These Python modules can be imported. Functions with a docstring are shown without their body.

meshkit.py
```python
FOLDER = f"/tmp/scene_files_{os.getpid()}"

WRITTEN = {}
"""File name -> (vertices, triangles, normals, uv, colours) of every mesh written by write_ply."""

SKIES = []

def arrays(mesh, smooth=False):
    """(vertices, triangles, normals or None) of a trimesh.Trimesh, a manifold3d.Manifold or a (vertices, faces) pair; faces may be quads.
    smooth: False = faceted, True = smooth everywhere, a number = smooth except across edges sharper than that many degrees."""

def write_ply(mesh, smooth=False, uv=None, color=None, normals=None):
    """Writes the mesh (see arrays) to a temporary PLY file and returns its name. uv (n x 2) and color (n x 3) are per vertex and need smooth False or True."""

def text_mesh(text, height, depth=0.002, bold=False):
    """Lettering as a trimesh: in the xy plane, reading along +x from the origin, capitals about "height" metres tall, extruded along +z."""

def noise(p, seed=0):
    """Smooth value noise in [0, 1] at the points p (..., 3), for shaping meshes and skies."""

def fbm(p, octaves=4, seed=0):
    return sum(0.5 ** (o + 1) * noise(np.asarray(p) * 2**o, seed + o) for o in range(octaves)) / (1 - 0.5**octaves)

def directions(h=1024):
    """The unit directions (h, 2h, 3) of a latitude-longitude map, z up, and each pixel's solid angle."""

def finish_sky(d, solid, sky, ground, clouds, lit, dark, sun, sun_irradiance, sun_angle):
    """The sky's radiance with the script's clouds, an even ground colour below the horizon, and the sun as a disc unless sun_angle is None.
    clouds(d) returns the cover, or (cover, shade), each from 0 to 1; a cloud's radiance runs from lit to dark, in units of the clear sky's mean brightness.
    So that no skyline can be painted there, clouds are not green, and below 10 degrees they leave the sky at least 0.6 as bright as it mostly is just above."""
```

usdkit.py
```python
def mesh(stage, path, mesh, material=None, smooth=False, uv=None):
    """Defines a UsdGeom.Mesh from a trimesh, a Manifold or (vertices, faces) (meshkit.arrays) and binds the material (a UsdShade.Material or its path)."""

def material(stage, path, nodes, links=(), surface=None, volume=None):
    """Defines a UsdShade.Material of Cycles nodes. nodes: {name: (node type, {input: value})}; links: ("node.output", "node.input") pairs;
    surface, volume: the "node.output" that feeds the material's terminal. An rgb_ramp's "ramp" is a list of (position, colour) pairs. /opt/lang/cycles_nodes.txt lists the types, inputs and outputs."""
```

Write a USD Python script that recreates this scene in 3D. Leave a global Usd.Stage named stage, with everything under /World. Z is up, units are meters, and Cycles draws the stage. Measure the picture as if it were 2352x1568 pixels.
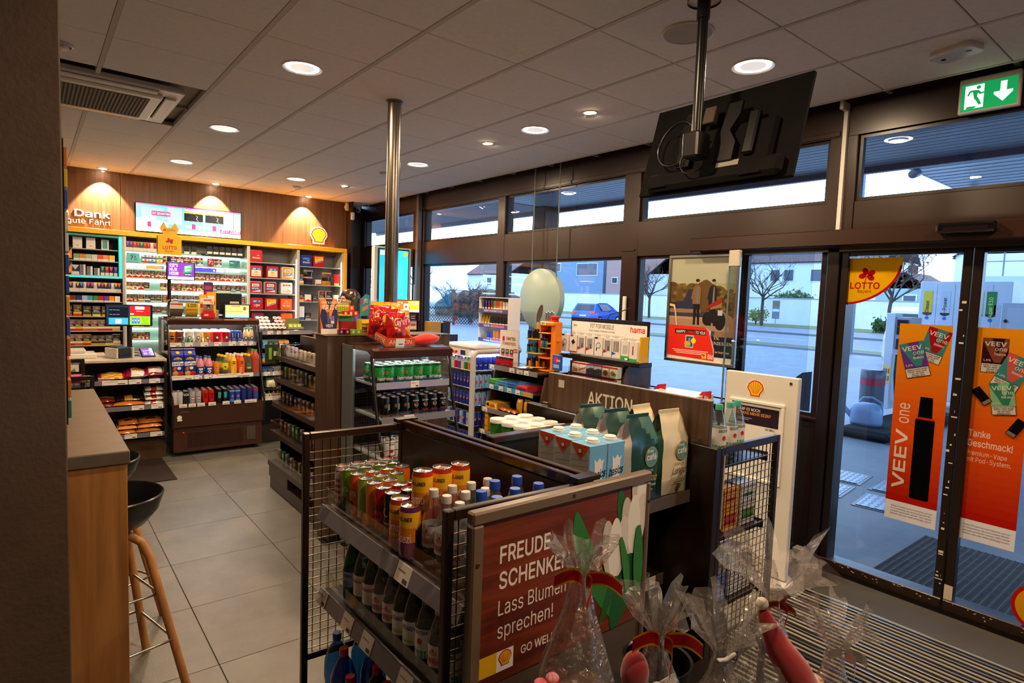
import math, random, numpy as np, trimesh, usdkit, meshkit
from pxr import Usd, UsdGeom, UsdLux, UsdShade, Gf, Sdf, Vt
from shapely.geometry import Polygon, Point, box as sbox, LineString
from shapely import affinity
from shapely.ops import unary_union
R = random.Random(7)
PI = math.pi
stage = Usd.Stage.CreateInMemory()
UsdGeom.SetStageUpAxis(stage, 'Z'); UsdGeom.SetStageMetersPerUnit(stage, 1.0)
UsdGeom.Xform.Define(stage, '/World'); UsdGeom.Scope.Define(stage, '/World/Looks')
# ---------------------------------------------------------------- camera, sky, exposure
EXPOSURE = 0.0
cam = UsdGeom.Camera.Define(stage, '/World/camera')
yaw, pit, rol = (math.radians(a) for a in (38.753, -4.251, 2.067))
fw = np.array([math.sin(yaw)*math.cos(pit), math.cos(yaw)*math.cos(pit), math.sin(pit)])
r0 = np.array([math.cos(yaw), -math.sin(yaw), 0]); u0 = np.cross(r0, fw)
rt = math.cos(rol)*r0 + math.sin(rol)*u0; up = -math.sin(rol)*r0 + math.cos(rol)*u0
M4 = Gf.Matrix4d(*rt, 0, *up, 0, *(-fw), 0, 0, 0, 1.70, 1)
cam.AddTransformOp().Set(M4)
cam.CreateHorizontalApertureAttr(36.0); cam.CreateVerticalApertureAttr(24.0)
cam.CreateFocalLengthAttr(36.0*1381/2352); cam.CreateExposureAttr(EXPOSURE)
cam.CreateFStopAttr(0.0); cam.CreateFocusDistanceAttr(3.0); cam.CreateClippingRangeAttr(Gf.Vec2f(0.05, 2000))
SKY = 1.0
dome = UsdLux.DomeLight.Define(stage, '/World/sky')
dome.CreateColorAttr(Gf.Vec3f(0.64, 0.95, 1.45)); dome.CreateIntensityAttr(SKY)
LAMP_WARM = (1.0, 0.72, 0.44)
def lamp_color(l, c, power, exposure=0):
    l.CreateColorAttr(Gf.Vec3f(*c)); l.CreateIntensityAttr(power)
def lamp_pos(l, loc, rot=(0, 0, 0)):
    x = UsdGeom.Xformable(l); x.AddTranslateOp().Set(Gf.Vec3d(*loc)); x.AddRotateXYZOp().Set(Gf.Vec3f(*rot))
DOWN = [(1.277, 3.655), (1.277, 5.487), (1.277, 7.29), (2.489, 7.30), (3.085, 5.468), (3.09, 3.657), (3.10, 1.85), (1.277, 1.83), (1.277, 0.0), (3.09, 0.03), (-1.0, 4.6)]
for i, (x, y) in enumerate(DOWN):
    l = UsdLux.DiskLight.Define(stage, f'/World/downlight_lamp_{i:03d}'); l.CreateRadiusAttr(0.06)
    lamp_color(l, LAMP_WARM, 980.0); lamp_pos(l, (x, y, 2.985))
    UsdLux.ShapingAPI.Apply(l.GetPrim()).CreateShapingConeAngleAttr(63.0)
for i, (x, y) in enumerate([(0.677, 8.46), (1.86, 8.46), (3.04, 8.46)]):
    l = UsdLux.SphereLight.Define(stage, f'/World/wall_spot_lamp_{i:03d}'); l.CreateRadiusAttr(0.012)
    lamp_color(l, (1.0, 0.66, 0.38), 42000.0); lamp_pos(l, (x, y, 2.955), (20, 0, 0))
    s = UsdLux.ShapingAPI.Apply(l.GetPrim()); s.CreateShapingConeAngleAttr(38.0); s.CreateShapingConeSoftnessAttr(0.25)
# ---------------------------------------------------------------- colour, names, things
def lin(c):
    if isinstance(c, str):
        c = [int(c[i:i+2], 16)/255 for i in (0, 2, 4)]
    return tuple(((x+0.055)/1.055)**2.4 if x > 0.04045 else x/12.92 for x in c)
_used = {}
def numbered(parent, name):
    k = (parent, name); n = _used.get(k, -1)+1; _used[k] = n
    return f'{parent}/{name}' + (f'_{n:03d}' if n else '')
def tag(p, label=None, cat=None, group=None, kind=None):
    for k, v in (('label', label), ('category', cat), ('group', group), ('kind', kind)):
        if v: p.SetCustomDataByKey(k, v)
    return p
def setx(x, loc, rz, rx=0, s=1):
    x.ClearXformOpOrder()
    x.AddTranslateOp().Set(Gf.Vec3d(*map(float, loc)))
    x.AddRotateZOp().Set(math.degrees(rz))
    x.AddRotateXOp().Set(math.degrees(rx))
    if s != 1: x.AddScaleOp().Set(Gf.Vec3f(s, s, s))
def thing(name, label, cat, loc=(0, 0, 0), rz=0, group=None, kind=None, rx=0):
    x = UsdGeom.Xform.Define(stage, numbered('/World', name)); setx(x, loc, rz, rx)
    return tag(x.GetPrim(), label, cat, group, kind)
def structure(name):
    return tag(UsdGeom.Xform.Define(stage, numbered('/World', name)).GetPrim(), kind='structure')
def dup(src, loc, rz=0, label=None, group=None, rx=0, s=1):
    name = src.GetName()
    if name[-4] == '_' and name[-3:].isdigit(): name = name[:-4]
    was = src.GetCustomData()
    x = UsdGeom.Xform.Define(stage, numbered('/World', name)); p = x.GetPrim()
    p.GetReferences().AddInternalReference(src.GetPath())
    x = UsdGeom.Xform(p); setx(x, loc, rz, rx, s); p.SetInstanceable(True)
    return tag(p, label or was.get('label'), was.get('category'), group or was.get('group'))
# ---------------------------------------------------------------- mesh builder: a part is one builder; faces carry their colour
def rotz(a):
    c, s = math.cos(a), math.sin(a); m = np.eye(4); m[0, 0] = c; m[0, 1] = -s; m[1, 0] = s; m[1, 1] = c; return m
def rotx(a):
    c, s = math.cos(a), math.sin(a); m = np.eye(4); m[1, 1] = c; m[1, 2] = -s; m[2, 1] = s; m[2, 2] = c; return m
def roty(a):
    c, s = math.cos(a), math.sin(a); m = np.eye(4); m[0, 0] = c; m[0, 2] = s; m[2, 0] = -s; m[2, 2] = c; return m
def tr(x, y, z):
    m = np.eye(4); m[:3, 3] = (x, y, z); return m
_txt = {}
def text2d(s, bold):
    k = (s, bold)
    if k not in _txt:
        t = meshkit.text_mesh(s, 1.0, 0.01, bold)
        n = t.face_normals; keep = (n[:, 2] > 0.9) & (t.vertices[t.faces][:, :, 2].mean(1) > 0.005)
        f = t.faces[keep]; u, inv = np.unique(f, return_inverse=True)
        _txt[k] = (np.array(t.vertices)[u][:, :2], inv.reshape(-1, 3))
    return _txt[k]
class MB:
    def __init__(s, T=None):
        s.V, s.N, s.F, s.C, s.n = [], [], [], [], 0; s.T = np.eye(4) if T is None else T
    def at(s, x=0, y=0, z=0, rz=0, rx=0, ry=0):
        s.T = tr(x, y, z) @ rotz(rz) @ roty(ry) @ rotx(rx); return s
    def add(s, v, f, col, smooth=False):
        v = np.asarray(v, float); f = np.asarray(f, int)
        if f.shape[1] == 4:
            k = len(f); f = np.vstack([f[:, [0, 1, 2]], f[:, [0, 2, 3]]])
            if not isinstance(col, str) and np.ndim(col) > 1: col = np.vstack([col, col])
        v = v @ s.T[:3, :3].T + s.T[:3, 3]
        t = v[f]; fn = np.cross(t[:, 1]-t[:, 0], t[:, 2]-t[:, 0])
        if smooth:
            n = np.zeros_like(v)
            for k in range(3): np.add.at(n, f[:, k], fn)
        else:
            v = t.reshape(-1, 3); n = np.repeat(fn, 3, 0); f = np.arange(len(v)).reshape(-1, 3)
        l = np.linalg.norm(n, axis=1, keepdims=True); n = np.where(l > 0, n/np.maximum(l, 1e-30), [0, 0, 1])
        c = lin(col) if isinstance(col, str) else col
        c = np.broadcast_to(np.asarray(c, float), (len(f), 3))
        s.V.append(v); s.N.append(n); s.F.append(f+s.n); s.C.append(c); s.n += len(v); return s
    def box(s, x0, x1, y0, y1, z0, z1, col, ch=0.0):
        if ch > 0:
            return s.rbox(x0, x1, y0, y1, z0, z1, col, ch)
        v = [(x, y, z) for z in (z0, z1) for y in (y0, y1) for x in (x0, x1)]
        f = [(0, 2, 3, 1), (4, 5, 7, 6), (0, 1, 5, 4), (2, 6, 7, 3), (0, 4, 6, 2), (1, 3, 7, 5)]
        return s.add(v, f, col)
    def rbox(s, x0, x1, y0, y1, z0, z1, col, c):
        a, b, d = (x0, x1), (y0, y1), (z0, z1); pts = []
        for i in (0, 1):
            for j in (0, 1):
                for k in (0, 1):
                    X, Y, Z = a[i], b[j], d[k]; sx, sy, sz = c*(1-2*i), c*(1-2*j), c*(1-2*k)
                    pts += [(X, Y+sy, Z+sz), (X+sx, Y, Z+sz), (X+sx, Y+sy, Z)]
        h = trimesh.convex.convex_hull(np.array(pts)); return s.add(h.vertices, h.faces, col)
    def lathe(s, prof, seg, col, smooth=True, cap=True):
        """prof: (r, z) or (r, z, colour of the band above)"""
        rows = []; run = []
        prof = [tuple(p)+(col,) if len(p) == 2 else tuple(p) for p in prof]
        a = np.arange(seg)*2*PI/seg
        for i in range(len(prof)-1):
            (r1, z1, c), (r2, z2, _) = prof[i], prof[i+1]
            if abs(r1-r2) < 1e-9 and abs(z1-z2) < 1e-9: continue
            dz, dr = z2-z1, r2-r1; L = math.hypot(dz, dr)
            v = np.vstack([np.c_[r*np.cos(a), r*np.sin(a), np.full(seg, z)] for r, z in ((r1, z1), (r2, z2))])
            j = np.arange(seg); k = (j+1) % seg
            f = np.vstack([np.c_[j, k, k+seg], np.c_[j, k+seg, j+seg]])
            vv = v @ s.T[:3, :3].T + s.T[:3, 3]
            # smooth the normal across neighbouring bands that bend by less than 40 degrees
            def ang(p, q): return math.atan2(q[1]-p[1], q[0]-p[0])
            t0 = ang(prof[i], prof[i+1]); ts = []
            for m, (p, q) in ((0, (i-1, i)), (1, (i+1, i+2))):
                t = t0
                if 0 <= p and q < len(prof) and prof[p][:2] != prof[q][:2]:
                    d = (ang(prof[p], prof[q])-t0+PI) % (2*PI)-PI
                    if abs(d) < 0.75: t = t0+d/2
                ts.append(t)
            n = np.vstack([np.c_[math.sin(t)*np.cos(a), math.sin(t)*np.sin(a), np.full(seg, -math.cos(t))] for t in ts])
            n = n @ s.T[:3, :3].T
            c = lin(c) if isinstance(c, str) else c
            s.V.append(vv); s.N.append(n); s.F.append(f+s.n); s.C.append(np.broadcast_to(np.asarray(c, float), (len(f), 3))); s.n += len(vv)
        return s
    def disc(s, r, z, seg, col, upw=True):
        a = np.arange(seg)*2*PI/seg; v = np.vstack([np.c_[r*np.cos(a), r*np.sin(a), np.full(seg, z)], [[0, 0, z]]])
        j = np.arange(seg); k = (j+1) % seg; f = np.c_[j, k, np.full(seg, seg)]
        return s.add(v, f if upw else f[:, ::-1], col)
    def tube(s, pts, r, seg, col, close=False, r2=None):
        P = np.asarray(pts, float); n = len(P); rows = []
        up = None
        for i in range(n):
            d = P[min(i+1, n-1)]-P[max(i-1, 0)] if not close else P[(i+1) % n]-P[i-1]
            d = d/max(np.linalg.norm(d), 1e-12)
            if up is None: up = np.array([0, 0, 1.0]) if abs(d[2]) < 0.9 else np.array([1.0, 0, 0])
            a = np.cross(d, up); a /= max(np.linalg.norm(a), 1e-12); b = np.cross(a, d); up = b
            rr = r if r2 is None else r+(r2-r)*i/(n-1)
            t = np.arange(seg)*2*PI/seg
            rows.append(P[i]+rr*(np.cos(t)[:, None]*a+np.sin(t)[:, None]*b))
        v = np.vstack(rows); f = []
        j = np.arange(seg); k = (j+1) % seg
        for i in range(n if close else n-1):
            o, q = i*seg, ((i+1) % n)*seg
            f.append(np.c_[o+j, q+j, q+k, o+k])
        f = np.vstack(f)
        if not close:
            v = np.vstack([v, P[0], P[-1]]); c0, c1 = len(v)-2, len(v)-1
            f = np.vstack([np.vstack([f[:, [0, 1, 2]], f[:, [0, 2, 3]]]), np.c_[np.full(seg, c0), j, k], np.c_[np.full(seg, c1), (n-1)*seg+k, (n-1)*seg+j]])
        return s.add(v, f, col, smooth=seg > 4)
    def grid(s, P, col, smooth=True, flip=False):
        """P (m, n, 3) points; col one colour or (m-1, n-1, 3)"""
        P = np.asarray(P, float); m, n = P.shape[:2]; i, j = np.meshgrid(np.arange(m-1), np.arange(n-1), indexing='ij')
        a = (i*n+j).ravel(); f = np.c_[a, a+1, a+n+1, a+n]
        if flip: f = f[:, ::-1]
        c = col if isinstance(col, str) or np.ndim(col) == 1 else np.asarray(col).reshape(-1, 3)
        return s.add(P.reshape(-1, 3), f, c, smooth)
    # ---- flat print on the plane that faces -y (or wrapped on a cylinder of radius `wrap` whose axis is z)
    def _print(s, xz, f, col, y, wrap):
        xz = np.asarray(xz, float)
        if wrap:
            r = wrap; a = xz[:, 0]/r; v = np.c_[(r-y)*np.sin(a), -(r-y)*np.cos(a), xz[:, 1]]
        else: v = np.c_[xz[:, 0], np.full(len(xz), y), xz[:, 1]]
        return s.add(v, f, col)
    def quad(s, x0, z0, x1, z1, col, y=0.0, wrap=0):
        n = max(1, int(abs(x1-x0)/(wrap*0.35))) if wrap else 1
        xs = np.linspace(x0, x1, n+1); xz = np.vstack([np.c_[xs, np.full(n+1, z0)], np.c_[xs, np.full(n+1, z1)]])
        i = np.arange(n); return s._print(xz, np.c_[i, i+1, i+n+2, i+n+1], col, y, wrap)
    def shape(s, pts, col, y=0.0, wrap=0):
        g = pts if hasattr(pts, 'geom_type') else Polygon(pts)
        if not g.is_valid: g = g.buffer(0)
        if wrap: g = g.intersection(g)
        for q in getattr(g, 'geoms', [g]):
            if q.is_empty or q.area < 1e-12 or q.geom_type != 'Polygon': continue
            v, f = trimesh.creation.triangulate_polygon(q, engine='earcut')
            t = v[f]; ar = (t[:, 1, 0]-t[:, 0, 0])*(t[:, 2, 1]-t[:, 0, 1])-(t[:, 2, 0]-t[:, 0, 0])*(t[:, 1, 1]-t[:, 0, 1])
            f = np.where((ar < 0)[:, None], f[:, ::-1], f); s._print(v, f, col, y, wrap)
        return s
    def prism(s, pts, depth, col, y=0.0, side=None):
        """a flat shape of real thickness: front face at y, facing -y"""
        g = pts if hasattr(pts, 'geom_type') else Polygon(pts)
        if not g.is_valid: g = g.buffer(0)
        for q in getattr(g, 'geoms', [g]):
            m = trimesh.creation.extrude_polygon(q, depth, engine='earcut')
            v = np.c_[m.vertices[:, 0], y+depth-m.vertices[:, 2], m.vertices[:, 1]]
            c = np.tile(lin(col), (len(m.faces), 1))
            if side: c[np.abs(m.face_normals[:, 2]) < 0.5] = lin(side)
            s.add(v, m.faces, c)
        return s
    def ell(s, cx, cz, rx, rz, col, y=0.0, wrap=0, n=20):
        a = np.arange(n)*2*PI/n; xz = np.vstack([np.c_[cx+rx*np.cos(a), cz+rz*np.sin(a)], [[cx, cz]]])
        j = np.arange(n); return s._print(xz, np.c_[j, (j+1) % n, np.full(n, n)], col, y, wrap)
    def text(s, t, x, z, h, col, y=0.0, bold=True, w=None, wrap=0, anchor='c', shear=0.0, rot=0.0):
        v, f = text2d(t, bold); v = v*h
        if w:
            k = w/max(np.ptp(v[:, 0]), 1e-9); v = v*[k, 1]
        x0 = v[:, 0].min(); x1 = v[:, 0].max()
        v = v-[{'c': (x0+x1)/2, 'l': x0, 'r': x1}[anchor], 0]
        if shear: v = v+np.c_[v[:, 1]*shear, 0*v[:, 1]]
        if rot: c, q = math.cos(rot), math.sin(rot); v = v @ np.array([[c, q], [-q, c]])
        return s._print(v+[x, z], f, col, y, wrap)
    def text3(s, t, x, z, h, d, col, y=0.0, bold=True, w=None, anchor='l'):
        m = meshkit.text_mesh(t, h, d, bold); v = np.array(m.vertices)
        if w: v[:, 0] *= w/np.ptp(v[:, 0])
        v[:, 0] -= {'c': (v[:, 0].min()+v[:, 0].max())/2, 'l': v[:, 0].min(), 'r': v[:, 0].max()}[anchor]
        return s.add(np.c_[v[:, 0]+x, y+d-v[:, 2], v[:, 1]+z], m.faces, col)
    def mesh(s, m, col, smooth=True):
        if hasattr(m, 'to_mesh'):
            q = m.to_mesh(); return s.add(q.vert_properties[:, :3], q.tri_verts, col, smooth)
        return s.add(m.vertices, m.faces, col, smooth)
def emit(path, b, mat):
    m = UsdGeom.Mesh.Define(stage, path)
    V, N, F, C = (np.vstack(a).astype(np.float32 if i != 2 else np.int32) for i, a in enumerate((b.V, b.N, b.F, b.C)))
    m.CreatePointsAttr(Vt.Vec3fArray.FromNumpy(V)); m.CreateFaceVertexCountsAttr(Vt.IntArray.FromNumpy(np.full(len(F), 3, np.int32)))
    m.CreateFaceVertexIndicesAttr(Vt.IntArray.FromNumpy(F.ravel())); m.CreateSubdivisionSchemeAttr('none')
    m.CreateNormalsAttr(Vt.Vec3fArray.FromNumpy(N)); m.SetNormalsInterpolation('vertex')
    pv = UsdGeom.PrimvarsAPI(m)
    if np.ptp(C, axis=0).max() < 1e-6: pv.CreatePrimvar('col', Sdf.ValueTypeNames.Color3fArray, 'constant').Set(Vt.Vec3fArray.FromNumpy(C[:1]))
    else: pv.CreatePrimvar('col', Sdf.ValueTypeNames.Color3fArray, 'uniform').Set(Vt.Vec3fArray.FromNumpy(C))
    UsdShade.MaterialBindingAPI.Apply(m.GetPrim()).Bind(LOOK[mat])
    return m.GetPrim()
def part(parent, name, b, mat='satin', label=None, kind=None):
    return tag(emit(numbered(str(parent.GetPath()), name), b, mat), label, kind=kind)
def single(name, b, mat, label, cat, group=None, kind=None):
    return tag(emit(numbered('/World', name), b, mat), label, cat, group, kind)
def RX(*a): return MB().rbox(*a)
def BX(*a): return MB().box(*a)
def LA(*a): return MB().lathe(*a)
def TU(*a, **k): return MB().tube(*a, **k)
def QD(*a, **k): return MB().quad(*a, **k)
# ---------------------------------------------------------------- materials
LOOK = {}
def look(name, nodes, links=(), surface='p.BSDF'):
    LOOK[name] = usdkit.material(stage, '/World/Looks/'+name, nodes, links, surface=surface)
COL = {'c': ('attribute', {'attribute': 'col'})}
def plain(name, **kw):
    look(name, {**COL, 'p': ('principled_bsdf', kw)}, [('c.color', 'p.base_color')])
plain('paint', roughness=0.45); plain('matte', roughness=0.85, specular_ior_level=0.2); plain('gloss', roughness=0.18, coat_weight=0.4, coat_roughness=0.05)
plain('metal', metallic=1.0, roughness=0.28); plain('steel', metallic=1.0, roughness=0.2); plain('foil', metallic=0.6, roughness=0.3); plain('satin', roughness=0.3)
plain('plush', roughness=0.95, sheen_weight=0.5)
for nm, st in (('screen', 2.2), ('glow', 7.0), ('strip', 22.0), ('signlight', 1.0), ('dim_screen', 1.1), ('lampglow', 40.0)):
    look(nm, {**COL, 'p': ('principled_bsdf', {'roughness': 0.2, 'emission_strength': st})}, [('c.color', 'p.base_color'), ('c.color', 'p.emission_color')])
FRONT = [('gm.backfacing', 'bf.value2'), ('f.fac', 'fb.value1'), ('bf.value', 'fb.value2')]      # reflect on the outer face only: a thin sheet does not bend light
GB = {'gm': ('geometry', {}), 'bf': ('math', {'math_type': 'subtract', 'value1': 1.0}), 'fb': ('math', {'math_type': 'multiply'})}
def clear(name, tint, refl, rough=0.02, haze=0.0, ior=1.45):
    n = {'gm': ('geometry', {}), 'bf': ('math', {'math_type': 'subtract', 'value1': 1.0}), 'fb': ('math', {'math_type': 'multiply'}), 'f': ('fresnel', {'IOR': ior}), 'm': ('math', {'math_type': 'multiply_add', 'value2': refl, 'value3': haze}), 't': ('transparent_bsdf', {'color': tint}), 'g': ('glossy_bsdf', {'color': (1, 1, 1), 'roughness': rough}), 'x': ('mix_closure', {})}
    look(name, n, FRONT+[('fb.value', 'm.value1'), ('m.value', 'x.fac'), ('t.BSDF', 'x.closure1'), ('g.BSDF', 'x.closure2')], 'x.closure')
clear('window_glass', (0.86, 0.90, 0.93), 1.6, 0.0)
clear('case_glass', (0.93, 0.96, 0.95), 1.0, 0.01)
clear('acrylic', (0.90, 0.90, 0.89), 1.2, 0.06, 0.03)
def tinted(name, rough=0.06, k=1.0, body=0.0):
    """see-through plastic, glass or liquid of the mesh's own colour"""
    n = {**COL, **GB, 'f': ('fresnel', {'IOR': 1.45}), 'm': ('math', {'math_type': 'multiply_add', 'value2': k, 'value3': 0.02}), 't': ('transparent_bsdf', {}), 'd': ('diffuse_bsdf', {}), 'y': ('mix_closure', {'fac': body}), 'g': ('glossy_bsdf', {'roughness': rough}), 'x': ('mix_closure', {})}
    look(name, n, FRONT+[('fb.value', 'm.value1'), ('m.value', 'x.fac'), ('c.color', 't.color'), ('c.color', 'd.color'), ('t.BSDF', 'y.closure1'), ('d.BSDF', 'y.closure2'), ('y.closure', 'x.closure1'), ('g.BSDF', 'x.closure2')], 'x.closure')
tinted('pet', .05, 1.6, .05); tinted('juice', 0.08, 1.0, 0.6)
def cello(name):
    n = {**GB, 'p': ('geometry', {}), 'n': ('noise_texture', {'scale': 38.0, 'detail': 5.0, 'distortion': 1.5}), 'b': ('bump', {'strength': 0.9, 'distance': 0.02}), 'f': ('fresnel', {'IOR': 1.5}), 'm': ('math', {'math_type': 'multiply_add', 'value2': 1.3, 'value3': 0.10}),
         't': ('transparent_bsdf', {'color': (0.95, 0.93, 0.92)}), 'd': ('diffuse_bsdf', {'color': (0.8, 0.78, 0.76)}), 'y': ('mix_closure', {'fac': 0.09}), 'g': ('glossy_bsdf', {'roughness': 0.12}), 'x': ('mix_closure', {})}
    look(name, n, [('p.position', 'n.vector'), ('n.fac', 'b.height'), ('b.normal', 'g.normal'), ('b.normal', 'f.normal'), *FRONT, ('fb.value', 'm.value1'), ('m.value', 'x.fac'), ('t.BSDF', 'y.closure1'), ('d.BSDF', 'y.closure2'), ('y.closure', 'x.closure1'), ('g.BSDF', 'x.closure2')], 'x.closure')
cello('cellophane')
def grain(name, c1, c2, scale, rough, dark=None, bump=0.03, coord='position'):
    """wood: noise drawn out along one axis"""
    n = {'g': ('geometry', {}), 'm': ('mapping', {'scale': scale}), 'n': ('noise_texture', {'scale': 1.0, 'detail': 8.0, 'roughness': 0.62, 'distortion': 0.6}), 'r': ('rgb_ramp', {'ramp': [(0.30, lin(c1)), (0.5, tuple((a+b)/2 for a, b in zip(lin(c1), lin(c2)))), (0.68, lin(c2))]}),
         'b': ('bump', {'strength': 0.15, 'distance': 0.002}), 'p': ('principled_bsdf', {'roughness': rough})}
    look(name, n, [('g.position', 'm.vector'), ('m.vector', 'n.vector'), ('n.fac', 'r.fac'), ('r.color', 'p.base_color'), ('n.fac', 'b.height'), ('b.normal', 'p.normal')])
grain('dark_wood', '35251a', '5c4230', (38, 38, 1.3), 0.45)
grain('wall_wood', '46311f', '6d4d33', (34, 34, 1.1), 0.5)
grain('oak_end', '875527', 'b57f45', (16, 16, 1.0), 0.5)
grain('stool_wood', '9a6232', 'c08a52', (30, 30, 4), 0.5)
grain('poster_wood', '4a1a0e', '8a3a1e', (3, 3, 34), 0.35)
def mottled(name, c1, c2, scale, rough, detail=6.0, bump=0.1, s2=None):
    n = {'g': ('geometry', {}), 'n': ('noise_texture', {'scale': scale, 'detail': detail, 'roughness': 0.65}), 'r': ('rgb_ramp', {'ramp': [(0.3, lin(c1)), (0.7, lin(c2))]}), 'q': ('noise_texture', {'scale': s2 or scale*40, 'detail': 2.0}), 'b': ('bump', {'strength': bump, 'distance': 0.004}), 'p': ('principled_bsdf', {'roughness': rough})}
    look(name, n, [('g.position', 'n.vector'), ('g.position', 'q.vector'), ('n.fac', 'r.fac'), ('r.color', 'p.base_color'), ('q.fac', 'b.height'), ('b.normal', 'p.normal')])
mottled('floor_stone', '504d46', '69655d', 3.2, 0.42, 8.0, 0.12, 160); mottled('floor_stone_b', '4c4943', '646059', 3.7, 0.42, 8.0, 0.12, 160); mottled('floor_stone_c', '54514a', '6d6962', 2.9, 0.42, 8.0, 0.12, 160)
mottled('plaster', '4e3c31', '594539', 9, 0.8, 4, 0.35, 60)
mottled('ceiling_white', 'e8e4de', 'f0ece6', 30, 0.9, 3, 0.25, 220)
mottled('stone_top', '564a40', '665a4e', 12, 0.35, 6, 0.05)
mottled('pale_counter', 'b5a795', 'cbbfae', 20, 0.4)
mottled('asphalt', '5d6470', '717885', 2.5, 0.45, 6, 0.3, 90); mottled('paving', '656d78', '7b838e', 1.6, 0.5, 6, 0.3, 60)
mottled('grass', '4f6136', '7a7a4a', 3, 0.9, 6, 0.6, 40); mottled('render_white', 'd8dade', 'e6e8ea', 0.6, 0.8, 4, 0.1)
mottled('hedge', '3b3a33', '55504a', 7, 0.95, 4, 0.5); mottled('roof_tile', '5f4a48', '77605c', 5, 0.8)
mottled('mat_rubber', '1c1d20', '2b2d31', 40, 0.7)
# ================================================================ the room
WX = 4.10                                   # inner face of the window wall
BROWN = '28160f'
fl = structure('floor')
part(fl, 'grout_bed', BX(-2.0, 4.12, -1.6, 9.1, -0.06, -0.004, '4a4641'), 'matte')
for i in range(-3, 7):
    for j in range(-5, 11):
        x0, y0 = 0.035+0.6*i-0.6, 2.815+0.603*j-0.603
        if y0 > 9 or y0 < -1.2: continue
        b = RX(x0+0.0015, min(x0+0.5985, 4.10), y0+0.0015, y0+0.6015, -0.03, 0.0, 'ffffff', 0.0015)
        part(fl, 'floor_tile', b, ('floor_stone', 'floor_stone_b', 'floor_stone_c')[(i*7+j*5) % 3])
ce = structure('ceiling')
part(ce, 'ceiling_slab', BX(-2.1, 4.2, -1.7, 9.2, 3.06, 3.2, 'b8b0a6'), 'matte')
CX = [0.958+0.6047*k for k in range(-4, 6)]; CY = [3.333+0.6045*k for k in range(-7, 11)]
for i in range(len(CX)-1):
    for j in range(len(CY)-1):
        x0, x1 = CX[i]+0.013, min(CX[i+1]-0.013, 4.10); y0, y1 = CY[j]+0.003, CY[j+1]-0.003
        if x0 > 4.05 or y0 > 9.05: continue
        if -0.13 < x0+0.3 < 0.87 and 4.66 < y0+0.3 < 5.66: continue
        part(ce, 'ceiling_tile', RX(x0, x1, y0, min(y1, 9.08), 3.0, 3.025, 'ffffff', 0.003), 'ceiling_white')
for x in CX[1:]:
    if x < 4.08:
        for (a, c) in ((-1.2, 4.68), (5.64, 9.06)) if -0.1 < x < 0.86 else ((-1.2, 9.06),):
            part(ce, 'grid_bar', BX(x-0.012, x+0.012, a, c, 2.9985, 3.03, 'cfcac2'), 'matte')
for y in CY[:-1]:
    if y < 9.05: part(ce, 'cross_bar', BX(-1.5, 4.09, y-0.012, y+0.012, 3.006, 3.03, '8d867c'), 'matte')
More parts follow.
